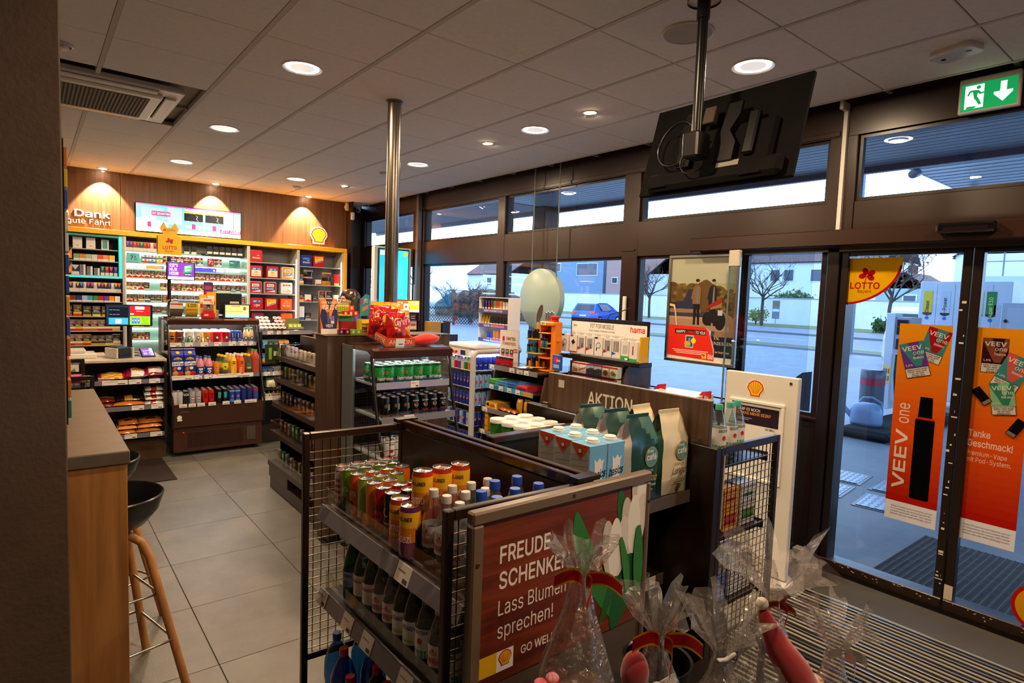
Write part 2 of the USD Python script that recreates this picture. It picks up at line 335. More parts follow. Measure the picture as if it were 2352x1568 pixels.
# back wall: wood cladding above the shelves, dark recess at the right
wb = structure('wall_back')
part(wb, 'back_panel', BX(-2.0, 3.72, 8.80, 9.1, 0, 3.0, '2a2420'), 'matte')
xs = [-2.0, -0.36, 0.86, 2.08, 3.30, 3.69]
for a, c in zip(xs, xs[1:]):
    part(wb, 'wood_panel', RX(a+0.0015, c-0.0015, 8.62, 8.80, 2.20, 3.0, 'ffffff', 0.002), 'wall_wood')
part(wb, 'recess_panel', BX(3.70, 4.20, 9.02, 9.1, 0, 3.0, '2a1e18'), 'paint')
part(wb, 'recess_side', BX(3.69, 3.72, 8.45, 9.05, 0, 3.0, '2a1e18'), 'paint')
wl = structure('wall_left')
part(wl, 'far_wall', BX(-2.1, -2.0, -1.7, 9.2, 0, 3.06, 'ffffff'), 'plaster')
part(wl, 'corner_pier', RX(-0.9, 0.082, 2.30, 2.50, 0, 3.0, 'ffffff', 0.004), 'plaster')
wn = structure('wall_near'); part(wn, 'plaster_face', BX(-2.1, 4.2, -1.7, -1.6, 0, 3.06, 'ffffff'), 'plaster')
# window wall
wr = structure('wall_right')
part(wr, 'top_beam', BX(WX, 4.30, -1.7, 9.1, 2.80, 3.06, BROWN))
part(wr, 'top_rail', RX(WX-0.008, 4.2, 1.80, 9.0, 2.806, 2.84, BROWN, 0.003))
for a, c in ((1.69, 3.58), (3.58, 5.39), (5.39, 7.2), (7.2, 9.02), (-1.7, 1.69)):
    part(wr, 'transom', RX(WX, 4.22, a+0.002, c-0.002, 2.085, 2.385, BROWN, 0.004))
for a, c in ((8.88, 9.02), (7.065, 7.345), (5.305, 5.435), (3.425, 3.60), (1.69, 1.862), (-1.7, -1.5)):
    part(wr, 'mullion', RX(WX-0.004, 4.22, a, c, 0, 2.80, BROWN, 0.004))
part(wr, 'mullion', RX(WX, 4.2, 2.42, 2.50, 0.95, 2.085, '15110f', 0.003))
for a, c in ((1.81, 3.43), (3.60, 5.31), (5.43, 7.07), (7.34, 8.9)):
    part(wr, 'parapet_panel', RX(WX, 4.25, a, c, 0, 0.945, '1f140e', 0.003), 'paint')
    part(wr, 'sill', RX(WX-0.03, 4.2, a, c, 0.945, 0.965, BROWN, 0.004))
nwin = [0]
def window(y0, y1, z0, z1, x=4.145):
    nwin[0] += 1; w = structure(f'window_{nwin[0]}'); t = 0.022
    for n, (a, c, d, e) in {'left_bead': (y1-t, y1, z0, z1), 'right_bead': (y0, y0+t, z0, z1), 'head_bead': (y0+t, y1-t, z1-t, z1), 'sill_bead': (y0+t, y1-t, z0, z0+t)}.items():
        part(w, 'glazing_bead', BX(x-0.02, x+0.02, a, c, d, e, '17110e'))
    part(w, 'pane', BX(x-0.003, x+0.003, y0+t*0.7, y1-t*0.7, z0+t*0.7, z1-t*0.7, 'ffffff'), 'window_glass')
for a, c in ((7.345, 8.88), (5.435, 7.065), (3.60, 5.305), (1.862, 3.425), (-1.5, 1.69)): window(a, c, 2.385, 2.80)
for a, c in ((7.345, 8.88), (5.435, 7.065), (3.60, 5.305), (2.50, 3.425), (1.83, 2.42)): window(a, c, 0.965, 2.085)
part(wr, 'hinge_rail', BX(WX-0.012, WX, 3.45, 3.60, 2.135, 2.15, '2a1a12'))
# sliding door leaves
for n, (a, c) in enumerate(((1.03, 1.72), (0.27, 1.025))):
    d = structure(f'door_{n+1}'); x0, x1 = 4.06, 4.12
    part(d, 'stile', RX(x0, x1, a, a+0.045, 0.02, 2.09, '1d130d', 0.004)); part(d, 'stile', RX(x0, x1, c-0.045, c, 0.02, 2.09, '1d130d', 0.004))
    part(d, 'head_rail', RX(x0, x1, a+0.045, c-0.045, 2.035, 2.09, '1d130d', 0.004))
    bt = part(d, 'bottom_rail', RX(x0-0.012, x1, a+0.0, c, 0.0, 0.062, '2b1c14', 0.004))
    ch = MB(); q = random.Random(n)
    for k in range(22):
        y = q.uniform(a+0.05, c-0.05); z = q.uniform(0.02, 0.055); w, h = q.uniform(0.003, 0.012), q.uniform(0.002, 0.008)
        ch.box(x0-0.0128, x0-0.012, y, y+w, z, z+h, 'b9aa98')
    if n == 0:
        for k in range(26):
            z = q.uniform(0.1, 1.9); ch.box(x0-0.0008, x0, a+q.uniform(0.004, 0.04), a+q.uniform(0.004, 0.04)+0.003, z, z+q.uniform(.004, .014), 'c9bcab')
        pass
    if n == 1: ch.box(x0-0.0012, x0, c-0.043, c-0.002, 0.065, 0.15, 'c8b9a4')
    part(d, 'paint_chip', ch, 'matte', 'chipped bare patches', kind='stuff')
    part(d, 'pane', BX(4.088, 4.094, a+0.04, c-0.04, 0.055, 2.04, 'ffffff'), 'window_glass')
part(wr, 'threshold', BX(4.0, 4.3, -1.5, 1.80, -0.03, 0.006, '4a4540'), 'metal')
part(wr, 'jamb', RX(4.04, 4.2, 1.725, 1.80, 0, 2.09, '1d130d', 0.004))
window(-1.5, 0.26, 0.0, 2.085)
hd = thing('door_operator', 'long brown sliding door operator box above the glass entrance', 'door operator')
part(hd, 'cover', RX(3.93, 4.098, -1.4, 2.78, 2.09, 2.19, '2f1b12', 0.006)); part(hd, 'guide_rail', BX(4.04, 4.098, -1.4, 2.76, 2.062, 2.09, '6e6a66'), 'metal')
ds = thing('door_sensor', 'black motion sensor bar on the brown door operator box', 'sensor', (3.925, 1.03, 2.155))
part(ds, 'housing', RX(-0.055, 0.003, -0.135, 0.135, -0.028, 0.028, '0c0c0d', 0.012), 'gloss'); part(ds, 'lens', BX(-0.056, -0.054, -0.1, 0.1, -0.02, 0.004, '1c1216'), 'gloss')
# trims
t = tag(UsdGeom.Xform.Define(stage, '/World/trim_1').GetPrim(), kind='structure')
part(t, 'cable_duct', BX(4.07, 4.098, 1.752, 1.776, 2.19, 2.95, 'c9c4bd'), 'paint'); part(t, 'duct_elbow', BX(4.0, 4.098, 1.753, 1.775, 2.95, 2.998, 'c9c4bd'), 'paint')
t = tag(UsdGeom.Xform.Define(stage, '/World/trim_2').GetPrim(), kind='structure')
part(t, 'grey_post', RX(4.03, 4.094, 7.10, 7.16, 0.97, 3.0, '5d5752', 0.006))
# entrance mat: bars along y
mat = thing('entrance_mat', 'ribbed entrance mat of aluminium bars on the tiles before the glass door', 'doormat')
part(mat, 'frame', BX(2.20, 3.655, -0.9, 1.635, -0.002, 0.003, '8f8b84'), 'metal')
part(mat, 'rubber_base', BX(2.215, 3.64, -0.885, 1.62, 0.0, 0.0045, '0f0f10'), 'matte')
for k in range(38):
    x = 2.235+0.0375*k
    part(mat, 'bar', RX(x, x+0.015, -0.88, 1.60, 0.003, 0.009, '8b857c', 0.0015), 'matte' if k % 3 else 'metal')
# ---------------------------------------------------------------- ceiling fittings
dl = thing('downlight', 'big round ceiling downlight in the left row, nearest the camera', 'ceiling light', (1.277, 3.655, 3.0), group=None)
part(dl, 'trim_ring', LA([(0.115, 0.004), (0.116, -0.004), (0.110, -0.007), (0.094, -0.002), (0.092, 0.004)], 40, 'e8e4de'))
part(dl, 'lamp_ring', LA([(0.094, -0.0025), (0.068, -0.0015)], 40, 'fff0e4'), 'lampglow')
part(dl, 'lens', MB().disc(0.0685, -0.0014, 40, 'd8ccc0', False), 'signlight')
for (x, y), l in zip(DOWN[1:7], ['big round ceiling downlight just right of the air conditioner cassette', 'big round ceiling downlight above the wall screen, left row', 'big round ceiling downlight in front of the small wall spot, middle of the back',
                                 'big round ceiling downlight just right of the steel column', 'big round ceiling downlight between column and hanging screen', 'big round ceiling downlight right beside the hanging screen pole']):
    dup(dl, (x, y, 3.0), label=l)
sp = thing('spotlight', 'small swivel ceiling spotlight nearest the hanging screen', 'ceiling spotlight', (3.087, 3.061, 3.0), 0.6)
part(sp, 'trim_ring', LA([(0.062, 0.003), (0.062, -0.004), (0.048, -0.005), (0.046, 0.004)], 28, 'ddd8d0'))
part(sp, 'lamp_head', MB().at(0.012, 0, -0.006, ry=-0.5).lathe([(0.044, 0.01), (0.043, -0.012), (0.038, -0.014)], 24, 'e6e0d8'))
part(sp, 'lens', MB().at(0.012, 0, -0.006, ry=-0.5).disc(0.037, -0.0135, 24, 'ffe2bd', False), 'lampglow')
for x, y, l in ((3.092, 4.272, 'small swivel ceiling spotlight midway between column and hanging rods'), (3.089, 7.277, 'small swivel ceiling spotlight left of the steel column, far back'), (3.073, 8.512, 'small swivel ceiling spotlight close to the back wall above the shell emblem'), (1.872, 8.49, 'small swivel ceiling spotlight close to the back wall above the wide screen'), (0.677, 8.477, 'small swivel ceiling spotlight close to the back wall above the white lettering')):
    dup(sp, (x, y, 3.0), 0.6 if y < 8 else 1.5, l)
ac = thing('air_conditioner', 'square white ceiling air conditioner cassette with grille', 'air conditioner', (0.375, 5.16, 3.0))
part(ac, 'frame', RX(-0.475, 0.475, -0.48, 0.48, -0.018, 0.02, 'cdc7bd', 0.008))
part(ac, 'panel', RX(-0.36, 0.36, -0.36, 0.36, -0.045, -0.01, 'd6d0c6', 0.012))
g = MB()
for k in range(26): g.box(-0.29+0.0223*k, -0.29+0.0223*k+0.012, -0.29, 0.29, -0.05, -0.043, '8f887c')
part(ac, 'grille_back', BX(-0.29, 0.29, -0.29, 0.29, -0.0465, -0.044, '5b554c'), 'matte'); part(ac, 'grille_slats', g, 'matte', kind='stuff')
for a, (x0, x1, y0, y1) in enumerate(((0.375, 0.445, -0.32, 0.32), (-0.445, -0.375, -0.32, 0.32), (-0.32, 0.32, 0.375, 0.445), (-0.32, 0.32, -0.445, -0.375))):
    part(ac, 'louvre', RX(x0, x1, y0, y1, -0.032, -0.012, 'd9d3c9', 0.006)); part(ac, 'air_slot', BX(x0-0.012, x1-0.055 if a < 2 else x1, y0, y1 if a < 2 else y0+0.012, -0.021, -0.017, '1a1714'), 'matte')
ls = thing('ceiling_speaker', 'round flush ceiling loudspeaker beside the hanging screen pole', 'loudspeaker', (2.501, 1.847, 3.0))
part(ls, 'rim', LA([(0.125, 0.003), (0.125, -0.006), (0.115, -0.009), (0.112, -0.004)], 40, 'cfc9c0')); part(ls, 'mesh', MB().disc(0.113, -0.005, 40, 'b5afa6', False), 'matte')
sd = thing('people_counter', 'white rounded twin-lens people counter on ceiling before exit sign', 'sensor', (3.598, 1.058, 3.0), 1.25)
h = sbox(-0.07, -0.035, 0.07, 0.035).buffer(0.03)
part(sd, 'housing', MB().at(rx=PI/2).prism(h, 0.032, 'd5cfc8', y=-0.032))
for s_ in (-1, 1): part(sd, 'lens', MB().at(s_*0.06, 0, -0.0325).lathe([(0.012, 0), (0.011, -0.002), (0.0, -0.002)], 16, '111111'), 'gloss')
for x, y, l in ((3.041, 6.115, 'small round white smoke detector behind the steel column'), (0.161, 4.253, 'small round white smoke detector beside the pier, cut by the wall edge'), (2.674, 7.815, 'small flat grey detector on ceiling near the back downlight')):
    s_ = thing('smoke_detector', l, 'smoke detector', (x, y, 3.0)); part(s_, 'base', LA([(0.055, 0.0), (0.054, -0.012), (0.045, -0.016)], 24, 'cfc9c1')); part(s_, 'chamber', LA([(0.034, -0.014), (0.03, -0.03), (0, -0.034)], 24, 'd8d2ca'))
col = thing('steel_column', 'round brushed stainless steel column from counter to ceiling', 'column', (1.965, 3.82, 0))
part(col, 'shaft', LA([(0.046, 1.408), (0.046, 3.0)], 40, '8f857a'), 'metal'); part(col, 'collar', LA([(0.046, 2.985), (0.056, 2.986), (0.056, 3.0)], 40, '8a8178'), 'metal')
# hanging screen seen from behind
tv = thing('hanging_screen', 'black flat screen hanging from ceiling pole, seen from behind', 'television', (2.444, 1.612, 2.44), -PI/2-0.03)
W_, H_ = 0.793, 0.456; T = rotx(-0.276)     # local: x along the screen, back faces -y
def tb(): b = MB(); b.T = T.copy(); return b
part(tv, 'screen_panel', tb().rbox(-W_/2, W_/2, 0.0, 0.022, -H_/2, H_/2, '060606', 0.004), 'matte')
part(tv, 'rear_cover', tb().rbox(-0.30, 0.30, -0.028, 0.001, -0.215, 0.05, '080707', 0.015), 'matte')
part(tv, 'rear_bulge', tb().rbox(-0.33, 0.36, -0.045, 0.0, -0.226, -0.135, '090808', 0.018), 'matte')
for x0 in (-0.30, 0.18): part(tv, 'vent', tb().box(x0, x0+0.1, -0.0465, -0.044, -0.215, -0.2, '050505'), 'matte')
part(tv, 'label_sticker', tb().box(0.06, 0.17, -0.047, -0.0445, -0.165, -0.14, '9a948c'), 'matte')
for x in (-0.13, 0.09):
    sh = [(x-0.02, 0.13), (x+0.045, 0.13), (x+0.045, 0.07), (x+0.01, 0.0), (x+0.05, -0.06), (x+0.05, -0.14), (x-0.02, -0.14), (x-0.02, -0.06), (x-0.035, 0.0)]
    part(tv, 'bracket_arm', tb().prism(sh, 0.012, '151312', y=-0.06))
part(tv, 'handle_recess', tb().rbox(0.17, 0.22, -0.05, -0.02, -0.12, 0.08, '070606', 0.008)); part(tv, 'cable_box', tb().rbox(-0.06, 0.0, -0.06, -0.03, 0.06, 0.14, '4d4139', 0.004), 'paint')
part(tv, 'cable', tb().tube([(-0.17+0.10*math.cos(a), -0.07, -0.02+0.11*math.sin(a)) for a in np.linspace(0.6, 5.2, 24)], 0.005, 8, '0a0a0a'))
part(tv, 'cable', tb().tube([(-0.04+0.07*math.cos(a), -0.08, -0.12+0.07*math.sin(a)) for a in np.linspace(2.6, 6.2, 20)], 0.004, 8, '0a0a0a'))
part(tv, 'white_cable', tb().tube([(-0.02-0.02*math.sin(a), -0.115, -0.0-0.03*a) for a in np.linspace(0, 2.6, 14)]+[(0.02, -0.1, -0.09)], 0.006, 8, '9a9188'), 'satin', 'short pale cable')
po = thing('screen_pole', 'black ceiling pole carrying the hanging screen', 'ceiling mount', (2.285, 1.612, 0))
part(po, 'pole', LA([(0.022, 2.40), (0.022, 2.92), (0.028, 2.92), (0.028, 3.0)], 24, '0d0c0c')); part(po, 'mount_block', RX(-0.05, 0.05, -0.04, 0.04, 2.33, 2.44, '121110', 0.008))
part(po, 'ceiling_plate', LA([(0.07, 2.99), (0.07, 3.0)], 24, '111111'))
# exit sign
ex = thing('exit_sign', 'green lit emergency exit sign with running figure and arrow', 'exit sign', (4.085, 1.025, 2.885), -PI/2)
part(ex, 'housing', RX(-0.135, 0.135, -0.035, 0.0, -0.09, 0.098, 'cfcbc2', 0.005))
part(ex, 'lit_panel', BX(-0.122, 0.122, -0.0375, -0.034, -0.078, 0.066, '0f8f4e'), 'signlight')
pg = QD(-0.105, -0.068, -0.02, 0.056, 'f2fff6', -0.0385)
dk = '0f8f4e'
pg.ell(-0.045, 0.041, 0.0095, 0.0095, dk, -0.0392).shape([(-0.075, 0.03), (-0.045, 0.027), (-0.033, 0.012), (-0.02, 0.014), (-0.02, 0.006), (-0.037, 0.002), (-0.047, 0.012), (-0.05, -0.006), (-0.04, -0.022), (-0.028, -0.05), (-0.04, -0.053), (-0.055, -0.025), (-0.068, -0.012), (-0.075, -0.03), (-0.105, -0.03), (-0.105, -0.04), (-0.068, -0.042), (-0.062, -0.018), (-0.07, 0.02), (-0.08, 0.018), (-0.088, 0.002), (-0.095, 0.005), (-0.085, 0.028)], dk, -0.0392)
pg.shape([(-0.10, -0.068), (-0.06, -0.068), (-0.05, -0.058), (-0.09, -0.055)], dk, -0.0392)
pg.shape([(0.05, 0.05), (0.078, 0.05), (0.078, 0.0), (0.105, 0.0), (0.105, -0.012), (0.064, -0.055), (0.023, -0.012), (0.023, 0.0), (0.05, 0.0)], 'f2fff6', -0.0385)
part(ex, 'pictogram', pg, 'signlight')
for x, z, y, l in ((3.66, 2.93, 8.55, 'upper white motion detector on the back wall edge'), (3.70, 2.79, 8.44, 'lower white motion detector on the back wall edge')):
    s_ = thing('motion_detector', l, 'sensor', (x, y, z)); part(s_, 'body', RX(-0.025, 0.025, -0.03, 0.02, -0.055, 0.055, 'd9d5cf', 0.01)); part(s_, 'lens', RX(-0.018, 0.018, -0.034, -0.028, -0.04, -0.005, 'c2bdb6', 0.004))
    part(s_, 'bracket', RX(-0.012, 0.012, 0.018, 0.08 if y > 8.5 else 0.03, -0.02, 0.02, 'c9c5bf', 0.004))
s_ = thing('dome_camera', 'small white dome camera under the ceiling in the far corner', 'camera', (3.98, 8.86, 3.0)); part(s_, 'base', LA([(0.05, 0), (0.05, -0.02), (0.04, -0.03)], 24, 'd5d1cb')); part(s_, 'eyeball', MB().at(0, 0, -0.05).mesh(trimesh.creation.icosphere(2, 0.04), 'c9c5bf')); part(s_, 'lens', MB().at(-0.02, -0.028, -0.062).mesh(trimesh.creation.icosphere(2, 0.016), '0a0a0a'), 'gloss')
# round hanging sign
dk_ = thing('hanging_disc', 'round grey green disc sign hanging on two thin rods at window', 'sign', (4.02, 4.56, 1.686))
part(dk_, 'face', MB().at(ry=-PI/2).lathe([(0.0, 0.035), (0.30, 0.035), (0.306, 0.03), (0.306, -0.03), (0.30, -0.035), (0, -0.035)], 64, '9db3ae'))
for y in (-0.205, 0.165): part(dk_, 'rod', MB().at(0.0, y, 0).lathe([(0.006, 0.2), (0.006, 1.314)], 10, '66716f'))
# ================================================================ goods: kinds that are built once and then copied
ORD = 'first second third fourth fifth sixth seventh eighth ninth tenth eleventh twelfth thirteenth fourteenth fifteenth sixteenth seventeenth eighteenth nineteenth twentieth twenty-first twenty-second twenty-third twenty-fourth'.split()
class Kind:
    def __init__(s, name, cat, build): s.name, s.cat, s.build, s.p = name, cat, build, None
    def put(s, loc, label, rz=0, group=None, rx=0):
        if s.p is None:
            s.p = thing(s.name, label, s.cat, loc, rz, group, rx=rx); s.build(s.p); return s.p
        return dup(s.p, loc, rz, label, group, rx)
def can_kind(d, h, bands, deco=None, lid='c4c4c8', tab='d0d0d4', name='drink_can', cat='can', mat='gloss', seg=24):
    r = d/2
    def f(t):
        pr = [(r*.76, 0), (r*.90, .003), (r, .012, bands[0][1])]
        for k, (z, c) in enumerate(bands):
            z1 = bands[k+1][0] if k+1 < len(bands) else None
            if k: pr.append((r, z*h, c))
        pr += [(r, h-.016), (r*.87, h-.003), (r*.87, h-.002)]
        b = LA(pr, seg, bands[0][1])
        if deco: deco(b, r, h)
        part(t, 'body', b, mat)
        part(t, 'lid', LA([(r*.87, h-.004), (r*.90, h), (r*.85, h+.0004), (r*.81, h-.005), (0, h-.005)], seg, lid), 'metal')
        m = MB().at(0, 0, h-.0045); m.add(*_tab(r), tab)
        part(t, 'pull_tab', m, 'metal' if tab[0] in 'cd' and tab[0] == tab[2] else 'gloss')
    return Kind(name, cat, f)
def _tab(r):
    a = np.linspace(0, 2*PI, 13)[:-1]; o = np.c_[r*.24*np.cos(a), r*.36*np.sin(a)-r*.12]; i = np.c_[r*.10*np.cos(a), r*.14*np.sin(a)-r*.24]
    v = np.vstack([np.c_[o, np.full(12, .0022)], np.c_[i, np.full(12, .0022)], np.c_[o, np.zeros(12)]]); j = np.arange(12); k = (j+1) % 12
    return v, np.vstack([np.c_[j, k, k+12, j+12], np.c_[j+24, k+24, k, j]])
def bottle_kind(prof, body, cap, label=None, deco=None, mat='pet', fill=None, name='bottle', cat='bottle', seg=28, ribs=None):
    """prof (r, z) of the outside; cap (r, z0, z1, colour); label (z0, z1, colour); fill (top z, colour)"""
    def f(t):
        if ribs:
            z0, z1, n, a = ribs; P = [p for p in prof if p[1] < z0]+[(np.interp(z, [p[1] for p in prof], [p[0] for p in prof])-a*(k % 2), z) for k, z in enumerate(np.linspace(z0, z1, n))]+[p for p in prof if p[1] > z1]
        else: P = prof
        part(t, 'body', LA(P, seg, body), mat)
        if fill:
            zt, c = fill; Q = [(p[0]*.93, max(p[1], .003)) for p in P if p[1] < zt]; rt_ = np.interp(zt, [p[1] for p in P], [p[0] for p in P])*.93
            part(t, 'liquid', LA([(0, .003)]+Q+[(rt_, zt), (0, zt)], seg, c), 'juice')
        if label:
            z0, z1, c = label; rr = max(p[0] for p in prof if z0-.02 <= p[1] <= z1+.02)+.0006
            b = LA([(rr, z0), (rr, z1)], seg, c)
            if deco: deco(b, rr)
            part(t, 'label', b)
        r, z0, z1, c = cap
        part(t, 'cap', LA([(r, z0), (r, z1-.003), (r*.92, z1), (0, z1)], 20, c))
    return Kind(name, cat, f)
def box_kind(w, h, d, base, deco=None, name='box', cat='box', mat='satin', ch=.0012, partname='carton'):
    def f(t):
        b = RX(-w/2, w/2, 0, d, 0, h, base, ch) if ch else BX(-w/2, w/2, 0, d, 0, h, base)
        if deco: deco(b)
        part(t, partname, b, mat)
    return Kind(name, cat, f)
def pillow(b, w, h, t, colour, nx=12, nz=14, wr=.004, seed=0, seal=.06):
    """a filled bag lying in the xz plane, thickness along y, its front at -y"""
    u = np.linspace(0, 1, nx+1); v = np.linspace(0, 1, nz+1); U, V = np.meshgrid(u, v)
    e = np.clip(np.minimum(V, 1-V)/.28, 0, 1)**.6*np.where((V < seal) | (V > 1-seal), .12, 1)*np.sin(PI*U)**.5
    X = (U-.5)*w*(1-.10*e*1.0)+.0*V; Z = V*h
    rn = meshkit.fbm(np.stack([U*5, V*5, np.full_like(U, seed*3.1)], -1), 3, seed)-.5
    for s in (-1, 1):
        Y = s*(t/2*e+.0006)+rn*wr*2*(e > .05)
        C = np.array([[lin(colour((u[i]+u[i+1])/2, (v[j]+v[j+1])/2, s)) for i in range(nx)] for j in range(nz)])
        b.grid(np.stack([X, Y, Z], -1), C, True, flip=s > 0)
    return b
def price_rail(t, x0, x1, y, z0, z1, tags, col='8d8f9c', tilt=0, card='e4dfdb', facing=0):
    """shelf-edge rail with price cards; runs along local x, faces -y"""
    part(t, 'price_rail', BX(x0, x1, y-.004, y, z0, z1, col))
    for k, x in enumerate(tags):
        w = .03
        if isinstance(x, tuple): x, w = x
        b = BX(x-w, x+w, y-.0065, y-.004, z0+.001, z1+.002, card); h = z1-z0
        b.quad(x-w*.8, z0+h*.66, x+w*.2, z0+h*.74, '77747a', y-.0068).quad(x+w*.2, z0+h*.16, x+w*.8, z0+h*.36, '55525a', y-.0068)
        part(t, 'price_card', b)
def shell_mark(b, cx, cz, s, y, ring='d01f24', fill='f5c518', white=None):
    a = np.linspace(PI*1.0+.12, -.12, 15); fan = [(cx+s*math.cos(t)*(1.0+.05*(k % 2)), cz+s*.12+s*.95*math.sin(t)*(1.0+.05*(k % 2))) for k, t in enumerate(a)]
    o = fan+[(cx+s*.62, cz-s*.55), (cx+s*.62, cz-s*.85), (cx-s*.62, cz-s*.85), (cx-s*.62, cz-s*.55)]
    g = Polygon(o).buffer(0)
    if white: b.shape(g.buffer(s*.12), white, y+.0005)
    b.shape(g, ring, y)
    b.shape(g.buffer(-s*.13), fill, y-.0006)
    for k in range(7):
        t = PI*(.12+.76*k/6); p = np.array([cx+s*.82*math.cos(t), cz+s*.12+s*.78*math.sin(t)]); q = np.array([cx+s*.28*math.cos(t)*.9, cz-s*.5]); d = p-q; n = np.array([-d[1], d[0]])/np.linalg.norm(d)*s*.028
        b.shape([q-n*.6, q+n*.6, p+n, p-n], ring, y-.0012)
# ================================================================ back wall: racks of cigarettes and tobacco
YR = 8.40; YB = 8.76
yf = thing('fascia_frame', 'long yellow band framing the tobacco racks along the back wall', 'trim')
part(yf, 'band', RX(-1.2, 3.60, YR-.02, 8.62, 2.248, 2.305, 'f2b212', .003)); part(yf, 'post', RX(3.555, 3.605, YR-.02, 8.62, .02, 2.248, 'f2b212', .003))
def rack(label, x0, x1, shelves, back='4b4f52', side='b9b6b0', backmat='paint', glass=False):
    t = thing('tobacco_rack', label, 'rack')
    part(t, 'back_panel', BX(x0+.001, x1-.001, YB, YB+.03, .1, 2.24, back), backmat)
    for a, c in ((x0, x0+.02), (x1-.02, x1)): part(t, 'side_panel', RX(a+.0006, c-.0006, YR, YB, .1, 2.245, side, .002))
    for z in shelves:
        part(t, 'shelf', RX(x0+.021, x1-.021, YR+.02, YB-.002, z-.012, z, '8fc7b8' if glass else 'a6a5a6', .002))
    return t
S1 = [.967, 1.134, 1.303, 1.472, 1.587, 1.773, 1.94, 2.074]
r1 = rack('left tobacco rack with a teal lit frame around its upper shelves', -.42, .868, S1, '3c4248', 'aaa8a4')
part(r1, 'teal_frame', RX(.815, .846, YR-.01, YR+.05, 1.745, 2.235, '3fb7b9', .003), 'signlight'); part(r1, 'teal_frame', RX(-.40, .815, YR-.01, YR+.03, 1.742, 1.765, '3fb7b9', .003), 'signlight'); part(r1, 'teal_frame', RX(-.40, .815, YR-.01, YR+.05, 2.21, 2.235, '2e8f92', .003))
S2 = [1.029, 1.18, 1.337, 1.482, 1.628, 1.769, 1.95, 2.086]
r2 = rack('brightly backlit wide cigarette rack with glass shelves in the middle', .868, 2.252, S2, 'e9f4ea', 'd0d2ce', 'matte', True)
for z in S2+[2.238]:
    part(r2, 'light_strip', BX(.892, 2.228, YB-.02, YB-.004, z-.032, z-.014, 'f2fff4'), 'glow')
S3 = [1.20, 1.402, 1.622, 1.832, 2.039]
r3 = rack('grey rack of square tobacco tubs right of the backlit rack', 2.252, 2.905, S3, '8d8a86', 'b9b6b0')
S4 = [1.27, 1.528, 1.767, 2.02]
r4 = rack('rightmost grey tobacco rack under the shell emblem', 2.905, 3.555, S4, '8d8a86', 'b9b6b0')
for t, x in ((r3, 2.878), (r4, 3.528)): part(t, 'light_strip', BX(x-.004, x+.003, YR+.004, YR+.016, .9, 2.1, 'fff6e8'), 'strip')
# ---- packs
def cig(base, accent, pic, style=0, w=.055, h=.087, d=.022, name='cigarette_pack', cat='cigarette pack'):
    def f(t):
        b = BX(-w/2, w/2, 0, d, 0, h, base)
        z1 = h*.40
        if pic:
            b.quad(-w/2, z1, w/2, h*.97, '14110f', -.0004); b.quad(-w*.46, h*.62, w*.46, h*.95, pic, -.0007)
            p2 = tuple(min(1, x*1.5+.05) for x in lin(pic)); b.ell(w*.08, h*.78, w*.2, h*.11, p2, -.0010, n=10)
            for k in range(3): b.quad(-w*.4, z1+h*(.05+.055*k), w*(.35-.1*k), z1+h*(.075+.055*k), 'cfc8bd', -.0008)
            b.quad(-w/2, z1-h*.03, w/2, z1, 'd8b02a', -.0005)
        if style == 1: b.shape([(-w/2, 0), (w/2, 0), (w/2, z1*.35), (0, z1*.8), (-w/2, z1*.35)], accent, -.0006)
        elif style == 2: b.ell(0, z1*.45, w*.26, z1*.3, accent, -.0006, n=12)
        elif style == 3: b.quad(-w/2, 0, w/2, z1*.5, accent, -.0006)
        elif style == 4: b.shape([(-w/2, h), (w/2, h), (0, h*.5)], accent, -.0006).quad(-w/2, 0, w/2, h*.33, 'c9c6c0', -.0008)
        elif style == 5: b.quad(-w*.4, z1*.3, w*.4, z1*.6, accent, -.0006).quad(-w/2, 0, w/2, h*.3, 'd5d2cc', -.0008)
        part(t, 'pack', b)
    return Kind(name, cat, f)
CIG = {'red and white': cig('e9e4de', 'b3121c', '6e4a3a', 1), 'all red': cig('a5131c', 'e8e0d8', '5e4438', 2), 'white and gold': cig('e6dfcf', 'b08a3e', '77543f', 3), 'navy': cig('1d2a52', 'b9c0d0', '4c3f3c', 3), 'brown': cig('6b2f1f', 'c09a6a', '8a5a44', 2), 'pale blue': cig('a9bddd', '4a6aa8', '6a5c58', 3), 'black and silver': cig('1c1c20', 'aeb0b5', '55443c', 3), 'white and red': cig('eae6e2', 'c01a20', '7c5a4c', 2), 'silver': cig('b9bac0', '6d7078', '6a5046', 3), 'dark blue and white': cig('e4e4ea', '24387c', '4c4a52', 3), 'beige': cig('cdb391', '8a5a30', '7a5a48', 2), 'maroon': cig('5d1420', 'c9b48a', '7a6456', 3)}
def line(kinds, names, x0, x1, y, z, shelf, group, noun, extra=0):
    n = len(names); st = (x1-x0)/max(n-1, 1)
    for k, c in enumerate(names):
        if c is None: continue
        kinds[c].put((x0+st*k+R.uniform(-.002, .002), y+R.uniform(0, .006), z), f'{c} {noun}, {ORD[k+extra]} from left on {shelf}', group=group)
g_ = 'packs in the backlit rack'
def mix(s): return [None if c == '.' else list(CIG)[int(c, 36)] for c in s]
line(CIG, mix('0000100001080010100701'), .922, 2.19, YR+.03, 1.769, 'third lit shelf', g_, 'cigarette pack')
line(CIG, mix('2706..2a14a017b183b6838'), .922, 2.19, YR+.03, 1.628, 'fourth lit shelf', g_, 'cigarette pack')
line(CIG, mix('0129364a35559553895594'), .922, 2.19, YR+.03, 1.482, 'fifth lit shelf', g_, 'cigarette pack')
line(CIG, mix('....668986...68359898'), .922, 2.13, YR+.03, 1.337, 'sixth lit shelf', g_, 'cigarette pack')
